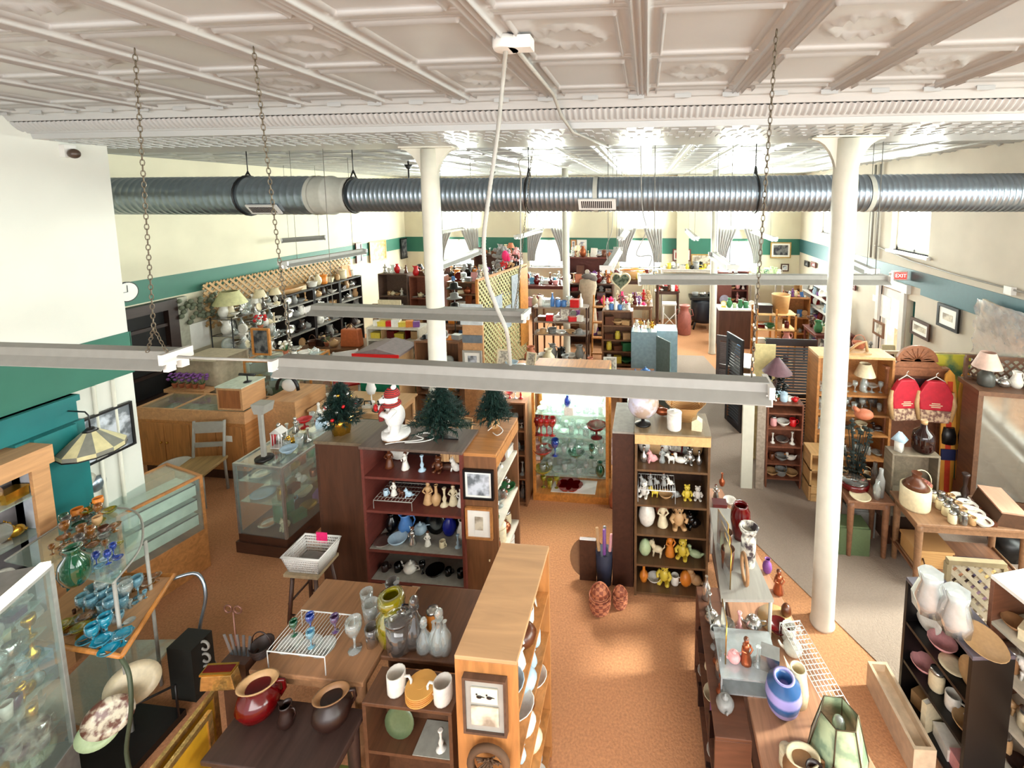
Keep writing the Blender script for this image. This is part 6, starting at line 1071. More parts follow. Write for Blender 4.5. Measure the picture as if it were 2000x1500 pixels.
p_ = at(455, 1190, 0); MB().ring((-.04, 0, 0), .03, .006, 'y', 12, 5).ring((.04, 0, 0), .03, .006, 'y', 12, 5).rod((0, 0, -.02), (0, 0, -.62), .006).lathe([(.05, -.64), (.045, -.62)], 12).obj('scrolled_stand', mat('rosy_metal', (.60, .42, .36), .4, metal=.5), label='thin metal stand with heart shaped scroll on the bare carpet', cat='stand').location = (at(455, 1190, .64)[0], at(455, 1190, .64)[1], .64)
# gold handbag, easel, gilt umbrellas left of the dark table
o = thing('gold_handbag', 'shiny gold handbag on a stand at the left of the dark foreground table', 'handbag', (-2.46, 2.12, .86), .15); gm = mat('crinkled_gold', (.90, .74, .46), .25, metal=.85, var=.2, scale=30, bump=.6)
MB().prism([(-.10, 0), (.10, 0), (.085, .10), (-.085, .10)], -.03, .03, 'y').obj('bag', gm, o, bevel=.006); B(-.088, .088, -.034, .034, .10, .112).obj('clasp', brass, o); B(-.08, .08, -.02, .02, .112, .115).obj('lining', cm('dark red'), o)
o = thing('knife_block', 'wooden stand with knives and tools behind the gold handbag', 'tool stand', (-2.47, 2.26, 0)); B(-.08, .08, -.05, .05, 0, .9).obj('stand', walnut, o)
for k in range(5): MB().box(-.008, .008, -.002, .002, 0, .16).xf(Matrix.Translation((-.05+.025*k, 0, .88)) @ Matrix.Rotation(-.3+.12*k, 4, 'Y')).obj('blade', steel, o)
for k, (x, y) in enumerate(((-2.50, 1.95), (-2.42, 1.84))):
    o = thing('gilt_frame', ('outer', 'inner')[k]+' tall gilt picture frame standing on edge left of the dark table', 'picture frame', (x, y, 0), .1); MB().box(-.012, .012, -.22, -.19, 0, .82).box(-.012, .012, .16, .19, 0, .82).box(-.012, .012, -.19, .16, 0, .03).box(-.012, .012, -.19, .16, .79, .82).obj('frame', gm, o); B(-.004, .004, -.19, .16, .03, .79).obj('backing', mat('frame_back', (.70, .52, .12), .5), o)
o = put('basket', 'dark brown', (-2.36, 2.30, .88), 'small dark woven basket with pale handle behind the red jug', .75)
# ================= far left =================
dr = thing('dark_armoire', 'dark weathered wooden wall unit on the left wall beside the clock', 'wall unit', (XL+.01, 5.35, 0), 0); dm = W('charred_wood', (.20, .13, .11))
MB().box(0, .12, 0, .12, 0, 2.1).box(0, .12, .9, 1.05, 0, 2.1).box(0, .14, .12, .9, 1.95, 2.1).obj('frame', dm, dr); B(0, .03, .12, .9, 0, 1.95).obj('dark_back', mat('dark_gap', (.08, .06, .06), .8), dr)
for k in range(5): B(.03, .09, .12, .9, .25+.36*k, .30+.36*k).obj('slat', dm, dr)
B(XL+.01, XL+.1, 6.42, 6.58, 0, 2.1).obj('grey_post', mat('post_grey', (.66, .65, .58), .6), label='pale grey post with ivy right of the dark wall unit', cat='post')
o = thing('ivy_garland', 'dried ivy garland hung above the white sign on the left wall', 'garland', (XL+.1, 6.75, 1.9)); m = MB(); rr = random.Random(2)
for i in range(40): m.ball((rr.uniform(0, .08), rr.uniform(-.35, .3), rr.uniform(-.25, .15)), (.03, .045, .04), 6, 4)
m.obj('leaves', mat('dusty_ivy', (.40, .42, .34), .8), o); B(XL+.02, XL+.05, 6.62, 6.95, 1.15, 1.6).obj('white_sign', paper, label='blank white board on the left wall below the ivy garland', cat='sign')
lt = thing('garden_trellis', 'long tan diamond lattice running along the left wall above the shelves', 'lattice', (XL+.12, 6.85, 1.45), pi/2); lattice(lt, 3.85, .80, mat('tan_lattice', (.70, .55, .36), .6), st_=.13, sw=.04, t=.01)
for j, y in enumerate((8.15, 8.98, 9.81)):
    nm = ('nearest', 'middle', 'farthest')[j]; c_ = Case('bookcase', f'{nm} of the three dark bookcases along the left wall', 'bookcase', (-7.2, y, 0), RT, .82, .36, 1.75, [.1, .5, .88, 1.22, 1.5], mat('ebony_case', (.13, .10, .10), .5, var=.2), .03, mshelf=mat('grey_shelf_edge', (.55, .53, .50), .5))
    for i in range(5): c_.fill(i, 5, ['teapot', 'bowl', 'pitcher', 'dish', 'candlestick', 'box'], ['silver', 'grey', 'white', 'dark brown', 'smoke', 'tan'], f"on the {('bottom','second','third','fourth','top')[i]} shelf of the {nm} dark bookcase", 'wares in the dark left wall bookcases', v=.12, small=True, s=1.2)
    c_.top(4, [['bowl', 'box'], ['canister', 'basket', 'vase'], ['frame', 'canister', 'jar']][j], ['cream', 'tan', 'white', 'orange'], f'on top of the {nm} dark bookcase', 'wares on the dark left wall bookcases', small=True, s=1.2)
cs = [('bookcase', 'grey brown corner shelf of plates at the far left', -6.55, 10.3, .75, 1.85, W('grey_brown', (.42, .33, .28)), 4), ('bookcase', 'reddish open shelf of small china right of the corner shelf', -5.75, 10.3, .85, 1.8, W('rosewood', (.56, .33, .25)), 4)]
for nme, lb, x, y, w_, h_, m_, ns in cs:
    c_ = Case(nme, lb, 'bookcase', (x, y, 0), FR, w_, .35, h_, [.1+i*(h_-.25)/ns for i in range(ns)], m_, .025)
    for i in range(ns): c_.fill(i, 6, ['teapot', 'mug', 'bowl', 'plate', 'figurine'], ['white', 'tan', 'cream', 'silver'], f'on shelf {ORD[i]} up of the {"corner" if x < -6 else "reddish"} far left shelf', 'china on the far left shelves', v=.1, small=True)
    c_.top(6, ['vase', 'pitcher', 'handbag', 'jar', 'figurine'], ['red', 'white', 'silver', 'brown', 'clear'], f'on top of the {"corner" if x < -6 else "reddish"} far left shelf', 'china on the far left shelves', small=True, s=1.1)
# metal etagere of clear glass in front of the lattice
eg = thing('wire_etagere', 'black wire étagère of clear glassware in front of the lattice', 'shelf', (-7.25, 6.9, 0)); 
for z in (.75, 1.05, 1.35, 1.65): MB().tube([(-.15, -.1, z), (.25, -.1, z), (.25, 1.1, z), (-.15, 1.1, z)], .008, 5, True).box(-.15, .25, -.1, 1.1, z-.004, z).obj('shelf', mat('smoked_glass_shelf', (.55, .50, .45), .2, trans=.4), eg)
for x in (-.15, .25):
    for y in (-.1, 1.1): MB().rod((x, y, 0), (x, y, 1.68), .01).obj('post', darkm, eg)
for i, z in enumerate((.75, 1.05, 1.35, 1.65)):
    fill((-7.05, 6.88, z), (-7.05, 7.95, z), 11, ['goblet', 'compote', 'decanter', 'teapot', 'dish', 'candlestick', 'bowl'], ['clear', 'clear', 'silver', 'white', 'smoke', 'cream'], f"on the {('lowest','second','third','highest')[i]} tier of the wire étagère, front", 'glassware on the wire étagère', small=True, s=1.15)
    fill((-7.28, 6.88, z), (-7.28, 7.95, z), 7, ['compote', 'decanter', 'dish', 'pitcher'], ['clear', 'silver', 'white'], f"on the {('lowest','second','third','highest')[i]} tier of the wire étagère, back", 'glassware on the wire étagère', small=True, s=1.15)
p = at(452, 548, 1.85); o = thing('table_lamp', 'large pale yellow lamp shade standing on the wire étagère', 'lamp', (-7.2, 7.0, 1.66)); MB().lathe([(.07, 0), (.05, .1), (.03, .2), (.012, .3)], 14).obj('base', cm('cream'), o); MB().lathe([(.25, .22), (.13, .44), (.12, .44)], 24, cap=False).obj('lamp_shade', mat('pale_yellow_shade', (.82, .80, .60), .7), o)
for i, (y, s_) in enumerate(((7.6, .9), (7.95, .8))): put('lamp', 'white', (-7.2, y, 1.66), ('white shaded lamp under the lit strip, nearer the yellow shade', 'white shaded lamp under the lit strip, farther from the yellow shade')[i], s_)
put('flowers', 'red', (-6.9, 7.25, 1.35), 'bright red poinsettia hanging over the glassware étagère', 1.0)
put('clock', 'white', (-6.95, 6.95, 1.35), 'round white plate clock at the left of the étagère', 1.1)
o = thing('oval_wood_bowl', 'long tan wooden trough on top of the dark bookcases', 'bowl', (-7.36, 8.5, 1.752)); MB().lathe([(.14, 0), (.22, .10), (.21, .105), (.13, .02), (.001, .02)], 24, sx=.75, sy=1.9).obj('trough', cm('tan'), o)
# draped table with purple flowers, oak glass case, wooden display
dt_ = table('draped_table', 'small table under a beige sheer drape with purple flowers', 'table', -6.95, -6.35, 5.85, 6.35, 1.3, lightoak)
m = MB(); n = 40
vs = [((.33+.03*sin(i*1.3)*(j/6))*(1 if abs(cos(2*pi*i/n)) > .7 else abs(cos(2*pi*i/n))/.7)*(1 if cos(2*pi*i/n) > 0 else -1), (.28+.03*cos(i*1.7)*(j/6))*max(-1, min(1, sin(2*pi*i/n)/.7)), 1.305-.2*j) for j in range(6) for i in range(n)]
m.add(vs, [(j*n+i, j*n+(i+1) % n, (j+1)*n+(i+1) % n, (j+1)*n+i) for j in range(5) for i in range(n)], True); m.f.append(tuple(range(n))); m.sm.append(False)
m.obj('beige_cloth', mat('beige_drape', (.74, .68, .58), .8), label='beige drape over the small table near the dark wall unit', cat='cloth').location = (-6.65, 6.1, 0)
for k in range(5): put('flowers', 'purple', (-6.85+.11*k, 5.68, .95), f'purple lavender bunch, {ORD[k]} from left along the beige drape', .8, group='purple lavender bunches'); 
B(-6.95, -6.3, 5.60, 5.76, .9, .95).box(-6.9, -6.86, 5.62, 5.74, 0, .9).box(-6.4, -6.36, 5.62, 5.74, 0, .9).obj('narrow_stand', lightoak, label='narrow stand carrying the purple lavender in front of the beige drape', cat='stand')
gc, gcp, gcl = showcase('oak framed glass case of jewellery behind the upright oak box', (-6.0, 5.95), (-5.0, 6.05), .5, 1.28, .45, W('honey_oak', (0, 0, 0)), shelves=(.7, .95), mm=W('honey_oak', (0, 0, 0)))
for i, z in enumerate((.45, .7, .95)): fill(gcp(.06, .12, z), gcp(gcl-.06, .12, z), 9, ['box', 'carton', 'cat', 'bowl', 'plate'], ['white', 'pale blue', 'silver', 'green', 'gold'], f"on the {('bottom','middle','top')[i]} level of the jewellery case", 'jewellery boxes in the oak glass case', small=True)
B(.06, .5, .4, .47, .46, 1.22).obj('white_backing', paper, gc)
fill(gcp(.1, .25, 1.28), gcp(gcl, .25, 1.28), 6, ['plate', 'bowl', 'teapot', 'compote', 'flowers'], ['white', 'clear', 'white', 'silver'], 'on top of the oak framed jewellery case', 'china on the jewellery case')
picture((-5.85, 6.15, 1.52), .30, .42, '-y', W('honey_oak', (0, 0, 0)), 'dark', 'oak framed glazed case of spoons standing on the jewellery case', fw=.03)
tt = table('side_table', 'tan topped table with black stands left of the decorated tree', 'table', -4.6, -3.35, 5.45, 6.1, .82, W('sand_table', (.84, .68, .50), .06))
fill((-4.5, 5.6, .82), (-3.5, 5.6, .82), 5, ['candlestick', 'flowers', 'iron', 'bowl', 'hat'], ['black', 'white', 'black'], 'at the front of the tan topped table', 'stands on the tan table', s=1.1)
o = thing('dress_form', 'small white dress form hanging over the tan topped table', 'dress form', (-3.85, 5.75, .82)); MB().lathe([(.05, 0), (.045, .02), (.01, .03), (.01, .12), (.05, .13), (.075, .2), (.05, .28), (.07, .36), (.06, .41), (.025, .43), (.022, .47)], 18, sy=.7).obj('body', fur, o)
B(-5.1, -4.64, 5.3, 5.88, 0, 1.0).obj('brown_chest', lightoak, label='plain light chest between the upright oak box and tan topped table', cat='chest')
o = thing('bentwood_mirror', 'black and white curved metal stand beside the upright oak box', 'stand', (-4.95, 5.55, 1.0)); MB().tube([(.16*cos(a), 0, .05+.2*sin(a)) for a in [pi*i/10 for i in range(11)]], .022, 8).obj('arch', blackw, o); MB().ball((0, .03, .1), (.11, .04, .09)).obj('white_hat', whitem, o)
# christmas chest, red metal chair, white shelf with boxes, bags
ch = thing('christmas_cabinet', 'green cabinet with red roofed lid and tan side behind the decorated tree', 'cabinet', (-4.5, 5.6, 0)); ch.location = (-4.1, 6.35, 0)
B(-.32, .30, 0, .5, 0, 1.28).obj('body', mat('christmas_green', (.06, .45, .33), .5), ch); B(.301, .31, .02, .48, .05, 1.25).obj('tan_side', cm('tan'), ch); MB().prism([(-.4, 1.28), (.36, 1.28), (.36, 1.31), (-.02, 1.40), (-.4, 1.31)], -.04, .54, 'y').obj('lid', mat('lid_grey', (.48, .42, .42), .6), ch); B(-.4, .36, -.055, -.04, 1.27, 1.32).obj('red_trim', cm('red'), ch)
o = chair('red upholstered chair with white tubular arms left of the christmas cabinet', (-5.05, 6.9, 0), .6, whitem, cm('red'), .62); MB().tube([(-.2, -.2, .6), (-.2, -.2, .85), (-.2, .2, .9)], .015, 6).tube([(.2, -.2, .6), (.2, -.2, .85), (.2, .2, .9)], .015, 6).obj('arm', whitem, o)
wh = Case('bookcase', 'low white shelf filled with boxed games left of the left white column', 'bookcase', (-5.05, 7.5, 0), FR, 1.0, .4, 1.36, [.15, .42, .68, .92, 1.14], mat('cream_shelf', (.84, .81, .74), .5), .03)
for i in range(5): wh.fill(i, 6, ['box', 'carton', 'book'], ['purple', 'yellow', 'dark red', 'cream', 'green', 'tan'], f"on shelf {ORD[i]} up of the low white games shelf", 'boxed games', v=.14, small=True, s=1.3)
wh.top(7, ['carton', 'box', 'carton'], ['purple', 'yellow', 'red', 'green', 'white', 'orange'], 'on top of the low white games shelf', 'boxed games', v=.15, s=1.1, small=True)
b2 = table('side_table', 'long cluttered table behind the red chair', 'table', -6.5, -5.25, 7.6, 8.3, .9, midwood)
o = thing('leather_satchel', 'tan orange leather satchel standing on the cluttered table', 'bag', (-5.55, 7.8, .9)); MB().prism([(-.2, 0), (.2, 0), (.17, .34), (-.17, .34)], -.07, .07, 'y').obj('bag', mat('tan_leather', (.72, .38, .22), .45), o, bevel=.02); MB().tube([(-.1, 0, .34), (0, 0, .44), (.1, 0, .34)], .012, 6).obj('handle', walnut, o)
B(-5.3, -4.95, 8.2, 8.24, 0.9, 1.65).obj('folded_quilt', mat('patch_quilt', (.62, .52, .42), .9, kind='check', col2=(.45, .36, .28), scale=9), label='brown patterned quilt hanging behind the leather satchel', cat='quilt').location = (0, -.1, 0)
B(-5.15, -4.7, 8.0, 8.03, 1.2, 1.62).obj('old_map', mat('aged_map', (.84, .78, .64), .7), label='cream old map standing above the low white games shelf', cat='map').location = (.1, -.1, .16)
fill((-6.4, 7.75, .9), (-5.8, 7.75, .9), 4, ['basket', 'teapot', 'flowers', 'handbag'], ['tan', 'brown', 'dark brown'], 'at the left of the cluttered table', 'wares on the cluttered table', s=1.2)
# ================= middle distance =================
ld = thing('lattice_screen', 'tall cream lattice screen with mirrors, running away down the middle', 'screen', (-2.62, 6.7, 0), math.radians(80)); MB().box(-.03, 0, -.02, .02, 0, .3).box(1.75, 1.78, -.02, .02, 0, .3).box(-.05, .02, -.15, .15, 0, .03).box(1.73, 1.8, -.15, .15, 0, .03).obj('stand', W('honey_oak', (0, 0, 0)), ld); lattice(ld, 1.75, 2.1, mat('cream_lattice', (.72, .69, .50), .6), st_=.10, sw=.03, z0=.3, frame=W('honey_oak', (0, 0, 0)))
for k, (u, z, w_, h_) in enumerate(((.45, 1.6, .28, .45), (.85, 1.4, .2, .4), (1.1, 1.65, .25, .65))): B(u, u+w_, -.03, -.02, z, z+h_).obj('hung_mirror', mat('pale_mirror', (.78, .82, .86), .15, metal=.4), ld)
B(1.42, 1.75, -.04, -.025, .9, 2.38).obj('oak_board', W('honey_oak', (0, 0, 0)), ld)
gb = thing('display_board', 'grey white upright board above a framed print, left of the lattice screen', 'board', (-2.78, 6.45, 0)); B(0, .32, 0, .04, 0, 2.05).obj('post_panel', lightoak, gb); B(-.02, .33, -.02, 0, 1.78, 2.1).obj('white_board', mat('pale_board', (.80, .82, .83), .5), gb); B(.0, .31, -.02, 0, 1.50, 1.62).obj('menu_card', mat('slate_card', (.42, .45, .48), .5), gb)
picture((-2.62, 6.42, 1.22), .30, .34, '-y', grey, 'land', 'grey framed lilac print on the display board', matw=.05)
c_ = Case('bookcase', 'brown wooden hutch of bric a brac just right of the left white column', 'bookcase', (-3.65, 6.6, 0), FR, .75, .4, 1.45, [.2, .6, 1.0], midwood, .03)
for i in range(3): c_.fill(i, 5, ['clock', 'frame', 'box', 'bowl'], ['brown', 'clear', 'white', 'gold'], f'on the {("lower","middle","upper")[i]} shelf of the brown hutch', 'bric a brac in the brown hutch', small=True, s=1.2)
c_.top(6, ['hat', 'box', 'frame', 'clock'], ['dark brown', 'black', 'orange', 'grey'], 'on top of the brown bric a brac hutch', 'bric a brac on the brown hutch', s=1.1)
nt_ = table('side_table', 'small table with a black necklace bust before the lattice screen', 'table', -2.2, -1.55, 6.0, 6.45, 1.25, W('honey_oak', (0, 0, 0)))
fill((-2.15, 6.2, 1.25), (-1.6, 6.2, 1.25), 4, ['bowl', 'frame', 'plate'], ['white', 'pale blue', 'cream'], 'on the necklace table', 'wares on the necklace table')
o = thing('necklace_bust', 'white bust wearing a thick black necklace', 'necklace bust', (-1.95, 5.85, 0)); MB().lathe([(.1, 0), (.02, .02), (.02, .75), (.10, .8), (.09, 1.0), (.03, 1.08), (.03, 1.14)], 16, sy=.6).obj('bust', fur, o); MB().ring((0, -.055, .97), .07, .018, 'y', 18, 6).obj('necklace', blackw, o)
rk = thing('plank_rack', 'grey plank rack of blue enamel mugs right of the lattice screen', 'rack', (-2.2, 8.4, 0)); 
for z in (.55, 1.05, 1.30, 1.58): B(0, 1.08, 0, .35, z-.025, z).obj('shelf', mat('weathered_plank', (.58, .50, .44), .7), rk)
for x in (0, 1.05):
    for y in (0, .32): B(x, x+.03, y, y+.03, 0, 1.58).obj('post', walnut, rk)
fill((-2.1, 8.5, 1.58), (-1.2, 8.5, 1.58), 8, ['mug', 'pitcher', 'jar', 'carton', 'bottle'], ['blue', 'clear', 'blue', 'white', 'red'], 'on the top plank of the enamel rack', 'enamel ware on the plank rack', s=1.3)
fill((-2.1, 8.5, 1.30), (-1.2, 8.5, 1.30), 6, ['box', 'frame', 'carton', 'bowl'], ['white', 'red', 'cream', 'brown'], 'on the second plank of the enamel rack', 'enamel ware on the plank rack', s=1.1)
fill((-2.1, 8.5, 1.05), (-1.2, 8.5, 1.05), 5, ['bowl', 'hat', 'basket', 'pan'], ['white', 'tan', 'grey'], 'on the third plank of the enamel rack', 'enamel ware on the plank rack', s=1.1)
fill((-2.1, 8.5, .55), (-1.2, 8.5, .55), 5, ['canister', 'bowl', 'pitcher'], ['grey', 'white', 'black'], 'on the lowest plank of the enamel rack', 'enamel ware on the plank rack', s=1.2)
ft = table('low_table', 'low pale table with white crates in front of the enamel rack', 'table', -1.35, -.75, 8.35, 8.95, .6, mat('pale_paint', (.84, .82, .78), .5)); ft.location = (-1.0, 7.4, 0)
for i, (x, k, c) in enumerate(((-1.15, 'carton', 'white'), (-.9, 'carton', 'cream'), (-1.05, 'bowl', 'tan'))): put(k, c, (x, 7.35+.15*i, .6), f"{('white crate','cream crate','tan bowl')[i]} on the low pale table before the enamel rack", 2.0 if k == 'carton' else 1.1)
for i, (x, y, k, c, s_) in enumerate(((-1.95, 7.3, 'vase', 'terracotta', 1.6), (-1.62, 7.2, 'vase', 'cream', 1.6), (-1.98, 6.9, 'basket', 'dark brown', 1.5), (-1.3, 7.0, 'vase', 'grey', 1.5), (-.45, 7.1, 'pan', 'black', 1.5), (-.2, 6.9, 'duck', 'blue', 1.4), (0.0, 7.0, 'teapot', 'blue', 1.3))):
    z = .8; put(k, c, (x, y, z), f"{c} {PHR.get(k,k)}, {ORD[i]} from left on the bench just above the nearest light strip", s_)
table('bench', 'long low bench of pots just beyond the lit glass cabinet', 'bench', -2.15, .15, 6.75, 7.45, .8, W('warm_table', (0, 0, 0)))
MB().prism([(-1.9, 5.9), (-.2, 5.9), (-.3, 6.6), (-1.6, 6.6)], .001, .008).obj('striped_rug', mat('striped_rug', (.72, .60, .58), .9, kind='check', col2=(.60, .48, .48), scale=9), label='faded pink striped rug on the floor beyond the lit cabinet', cat='rug')
sh = Case('bookcase', 'brown bookcase with yellow tin left of the blue metal cabinet', 'bookcase', (-.82, 8.25, 0), FR, .58, .28, 1.58, [.25, .55, .80, 1.02, 1.30], midwood, .025)
for i in range(5): sh.fill(i, 3, ['bowl', 'box', 'jar', 'carton'], ['tan', 'white', 'brown', 'yellow', 'green'], f"on shelf {ORD[i]} up of brown tin bookcase", 'tins in the brown bookcase', v=.1, small=True, s=1.3)
sh.top(6, ['mug', 'bottle', 'figurine', 'jar'], ['blue', 'clear', 'white', 'copper'], 'on top of brown tin bookcase', 'tins in the brown bookcase', v=.1, s=1.1)
bc = thing('metal_cabinet', 'pale blue grey metal cabinet with its door standing open', 'cabinet', (-.26, 7.95, 0)); bl = mat('pale_blue_metal', (.62, .72, .76), .4); B(0, .46, 0, .45, 0, 1.28).obj('body', mat('blue_grey_metal', (.52, .62, .66), .4), bc); B(.47, .85, .3, .75, 0, 1.22).obj('side_case', bl, bc)
B(0, .42, -.012, .012, 0, 1.22).xf(Matrix.Translation((.46, 0, 0)) @ Matrix.Rotation(-1.0, 4, 'Z')).obj('open_door', mat('door_grey_blue', (.42, .50, .50), .4), bc); MB().box(.05, .12, .0, .44, 1.28, 1.283).box(.2, .27, 0, .44, 1.28, 1.283).box(.36, .42, 0, .44, 1.28, 1.283).obj('white_papers', paper, bc)
fill((-.2, 8.2, 1.285), (.15, 8.2, 1.285), 5, ['figurine', 'bear', 'candlestick', 'flowers'], ['cream', 'tan', 'white', 'gold'], 'on top of the blue metal cabinet', 'ornaments on the blue cabinet', s=.8)
o = thing('step_ladder', 'orange wooden step ladder with baskets behind the blue cabinet', 'ladder', (-.94, 8.72, 0)); 
for x in (-.14, .14): MB().tube([(x, -.15, 0), (x*.7, .1, 1.75)], .02, 6).obj('rail', W('honey_oak', (0, 0, 0)), o); 
for k in range(5): MB().box(-.13, .13, -.12+.055*k-.05, -.12+.055*k+.05, .3+.3*k, .325+.3*k).obj('step', W('honey_oak', (0, 0, 0)), o)
# far centre tables
def ctable(label, short, x0, x1, y0, y1, h, n, kinds, cols, m=None, s=1.2, rows=2, small=True, seed=None):
    table('display_table', label, 'table', x0, x1, y0, y1, h, m or midwood, apron=.06)
    d = (y1-y0)/rows
    for r_ in range(rows): fill((x0+.05, y0+d*(r_+.5), h), (x1-.05, y0+d*(r_+.5), h), n, kinds, cols, f"{'front' if r_ == 0 else 'back'} of {short}", f'wares on {short}', s=s, small=small, seed=hash_(short)+r_)
ALL = ['vase', 'bowl', 'teapot', 'figurine', 'box', 'basket', 'frame', 'lamp', 'flowers', 'pitcher', 'hat', 'clock', 'canister', 'mug', 'candlestick', 'handbag']; CC = ['white', 'cream', 'brown', 'pink', 'tan', 'dark red', 'silver', 'grey', 'clear', 'terracotta', 'blue', 'copper', 'purple']
ctable('brown table of bric a brac behind the enamel rack', 'table behind the enamel rack', -2.1, -.9, 9.6, 10.5, .95, 9, ALL, CC)
ctable('dark table crowded with dolls and flowers before the radiator', 'dark doll table', -.75, .15, 9.6, 10.4, 1.35, 8, ['flowers', 'bear', 'figurine', 'basket', 'flowers', 'hat'], ['hot pink', 'dark red', 'white', 'purple', 'cream', 'red', 'tan'])
ctable('long table under the third far window', 'long table under third window', -1.1, .35, 11.2, 12.0, 1.6, 12, ALL, ['orange', 'white', 'yellow', 'clear', 'tan', 'dark red'], walnut)
ctable('reddish table of glassware under the second far window', 'table under second window', -3.5, -1.95, 10.9, 11.9, 1.5, 12, ALL, ['pink', 'dark red', 'white', 'clear', 'brown', 'light blue glass'], redwood)
ctable('brown table near the far left column', 'table beyond lattice screen', -3.4, -2.3, 9.2, 10.1, 1.35, 9, ALL, CC)
ctable('dark table right of the left white column with hats and radios', 'hat and radio table', -5.1, -3.6, 8.6, 9.5, 1.1, 10, ['hat', 'box', 'carton', 'basket', 'clock', 'handbag', 'lamp'], ['black', 'brown', 'dark brown', 'orange', 'tan', 'grey', 'white'])
ctable('wooden table under the first far window', 'table under first window', -6.2, -4.0, 11.2, 12.2, 1.6, 14, ALL, ['brown', 'grey', 'black', 'orange', 'silver', 'white', 'dark brown'])
ctable('dark table along the far wall left of the pier', 'far wall table by the pier', .42, 2.1, 13.18, 13.46, 1.6, 12, ['canister', 'box', 'pan', 'mug', 'iron', 'jar'], ['white', 'white', 'black', 'grey', 'yellow'], mat('pale_paint', (0, 0, 0)))
ctable('white table with plants under the rightmost far window', 'plant table, rightmost window', 2.95, 3.75, 12.5, 13.2, 1.5, 6, ['flowers', 'pitcher', 'bowl', 'vase'], ['green', 'pale green', 'white'], mat('pale_paint', (0, 0, 0)))
for i, (x, y, z, s_) in enumerate(((-4.95, 8.6, 1.1, 1.6), (-3.8, 8.8, 1.4, 1.3))): put('clock', ('black', 'brown')[i], (x, 8.95, 1.1), ('black mantel clock at the left of the hat table', 'brown mantel clock at the right end of the hat table')[i], s_)
for x, y, w_, h_, nm, m_ in ((-5.15, 12.95, 1.4, 2.0, 'walnut far dresser', walnut), (-2.3, 12.95, 1.35, 1.95, 'rosewood far dresser', redwood), (-4.75, 10.2, 1.1, 1.7, 'grey brown far hutch', midwood), (-1.9, 10.75, 1.1, 1.6, 'dark mannequin hutch', walnut), (3.35, 11.4, .7, 1.2, 'low oak aisle shelf', oak)):
    c_ = Case('bookcase', {'walnut far dresser': 'walnut dresser at the far wall between first and second windows', 'rosewood far dresser': 'rosewood dresser at the far wall between second and third windows', 'grey brown far hutch': 'grey brown hutch in front of the table under the first far window', 'dark mannequin hutch': 'dark hutch just behind the mannequin in the tan coat', 'low oak aisle shelf': 'low oak shelf in front of the long white dish shelf'}[nm], 'bookcase', (x, y, 0), FR, w_, .4, h_, [.3, .7, 1.1, 1.4] if h_ > 1.5 else [.3, .7], m_, .03)
    for i in range(2 if h_ < 1.5 else 4): c_.fill(i, 6, ['teapot', 'bowl', 'frame', 'box', 'clock'], CC, f"on shelf {ORD[i]} up, {nm}", 'wares, '+nm, small=True, s=1.2)
    c_.top(8, ALL, CC, f"on top, {nm}", 'wares, '+nm, small=True, s=1.4)
for i in range(3):
    o = thing('hat_stand', ('black hat on a tall rod behind the cable', 'grey hat stacked below the black hat', 'dark hat lowest on the hat rod')[i], 'hat', (-3.72, 8.3, 1.95-.2*i)); MB().lathe([(.15, 0), (.14, .01), (.08, .02), (.075, .1), (.001, .12)], 18).obj('hat', [blackw, cm('grey'), darkm][i], o)
MB().rod((-3.72, 8.3, 0), (-3.72, 8.3, 2.1), .012).lathe([(.15, 0), (.15, .02)], 16, (-3.72, 8.3, 0)).obj('hat_rod', darkm, label='tall black rod stacked with hats beside the drooping cable', cat='hat stand')
def bunch(name, label, cat, c, r, col, n=40, sq=1., seed=1):
    o = thing(name, label, cat, c); m = MB(); rr = random.Random(seed)
    for i in range(n):
        v = Vector((rr.gauss(0, 1), rr.gauss(0, .5), rr.gauss(0, 1))).normalized()*r*rr.uniform(.5, 1); m.ball((v.x, v.y*.5, v.z*sq), (r*.2, r*.12, r*.2), 7, 5)
    m.obj('cluster', cm(col), o); return o
p = atY(980, 503, 11.0); w_ = bunch('twig_wreath', 'big grey twig wreath with red bow hanging mid shop', 'wreath', p, .27, 'grey', 60, seed=4); MB().ball((.14, -.15, .06), (.09, .05, .14)).ball((.22, -.15, .02), (.05, .04, .1)).obj('red_bow', cm('hot pink'), w_)
B(-.02, .02, -.02, .02, -p[2]+.0, -.2).obj('pole', darkm, w_)
for i, (u, v, c, r) in enumerate(((984, 518, 'red', .10), (1008, 500, 'pink', .15), (998, 518, 'tan', .09))): p = atY(u, v, 10.7); o = bunch(('red_ornament', 'silk_flowers', 'silk_flowers')[i], ('shiny red hanging ornament below the grey wreath', 'pink silk flowers right of the grey wreath', 'tan silk flowers between red ornament and pink flowers')[i], 'decoration', p, r, c, 30, seed=i+9); MB().rod((0, 0, -p[2]), (0, 0, 0), .01).obj('stem', darkm, o)
p = at(1148, 592, .95); o = thing('dress_form', 'mannequin in a tan coat standing behind the enamel rack', 'mannequin', (-1.2, 9.0, 0)); p = atY(1146, 555, 9.05); o.location = (p[0], 9.25, 0)
MB().lathe([(.15, 0), (.02, .03), (.02, .8), (.17, .85), (.2, 1.0), (.17, 1.35), (.14, 1.6), (.19, 1.85), (.17, 1.97), (.06, 2.02)], 20, sy=.6).obj('tan_coat', mat('tan_coat', (.72, .64, .54), .8), o); m = MB(); m.ball((0, 0, 2.05), (.14, .1, .06)).ball((.1, 0, 2.0), (.1, .08, .08)); m.obj('fur_stole', mat('grey_fur', (.42, .38, .36), .9), o)
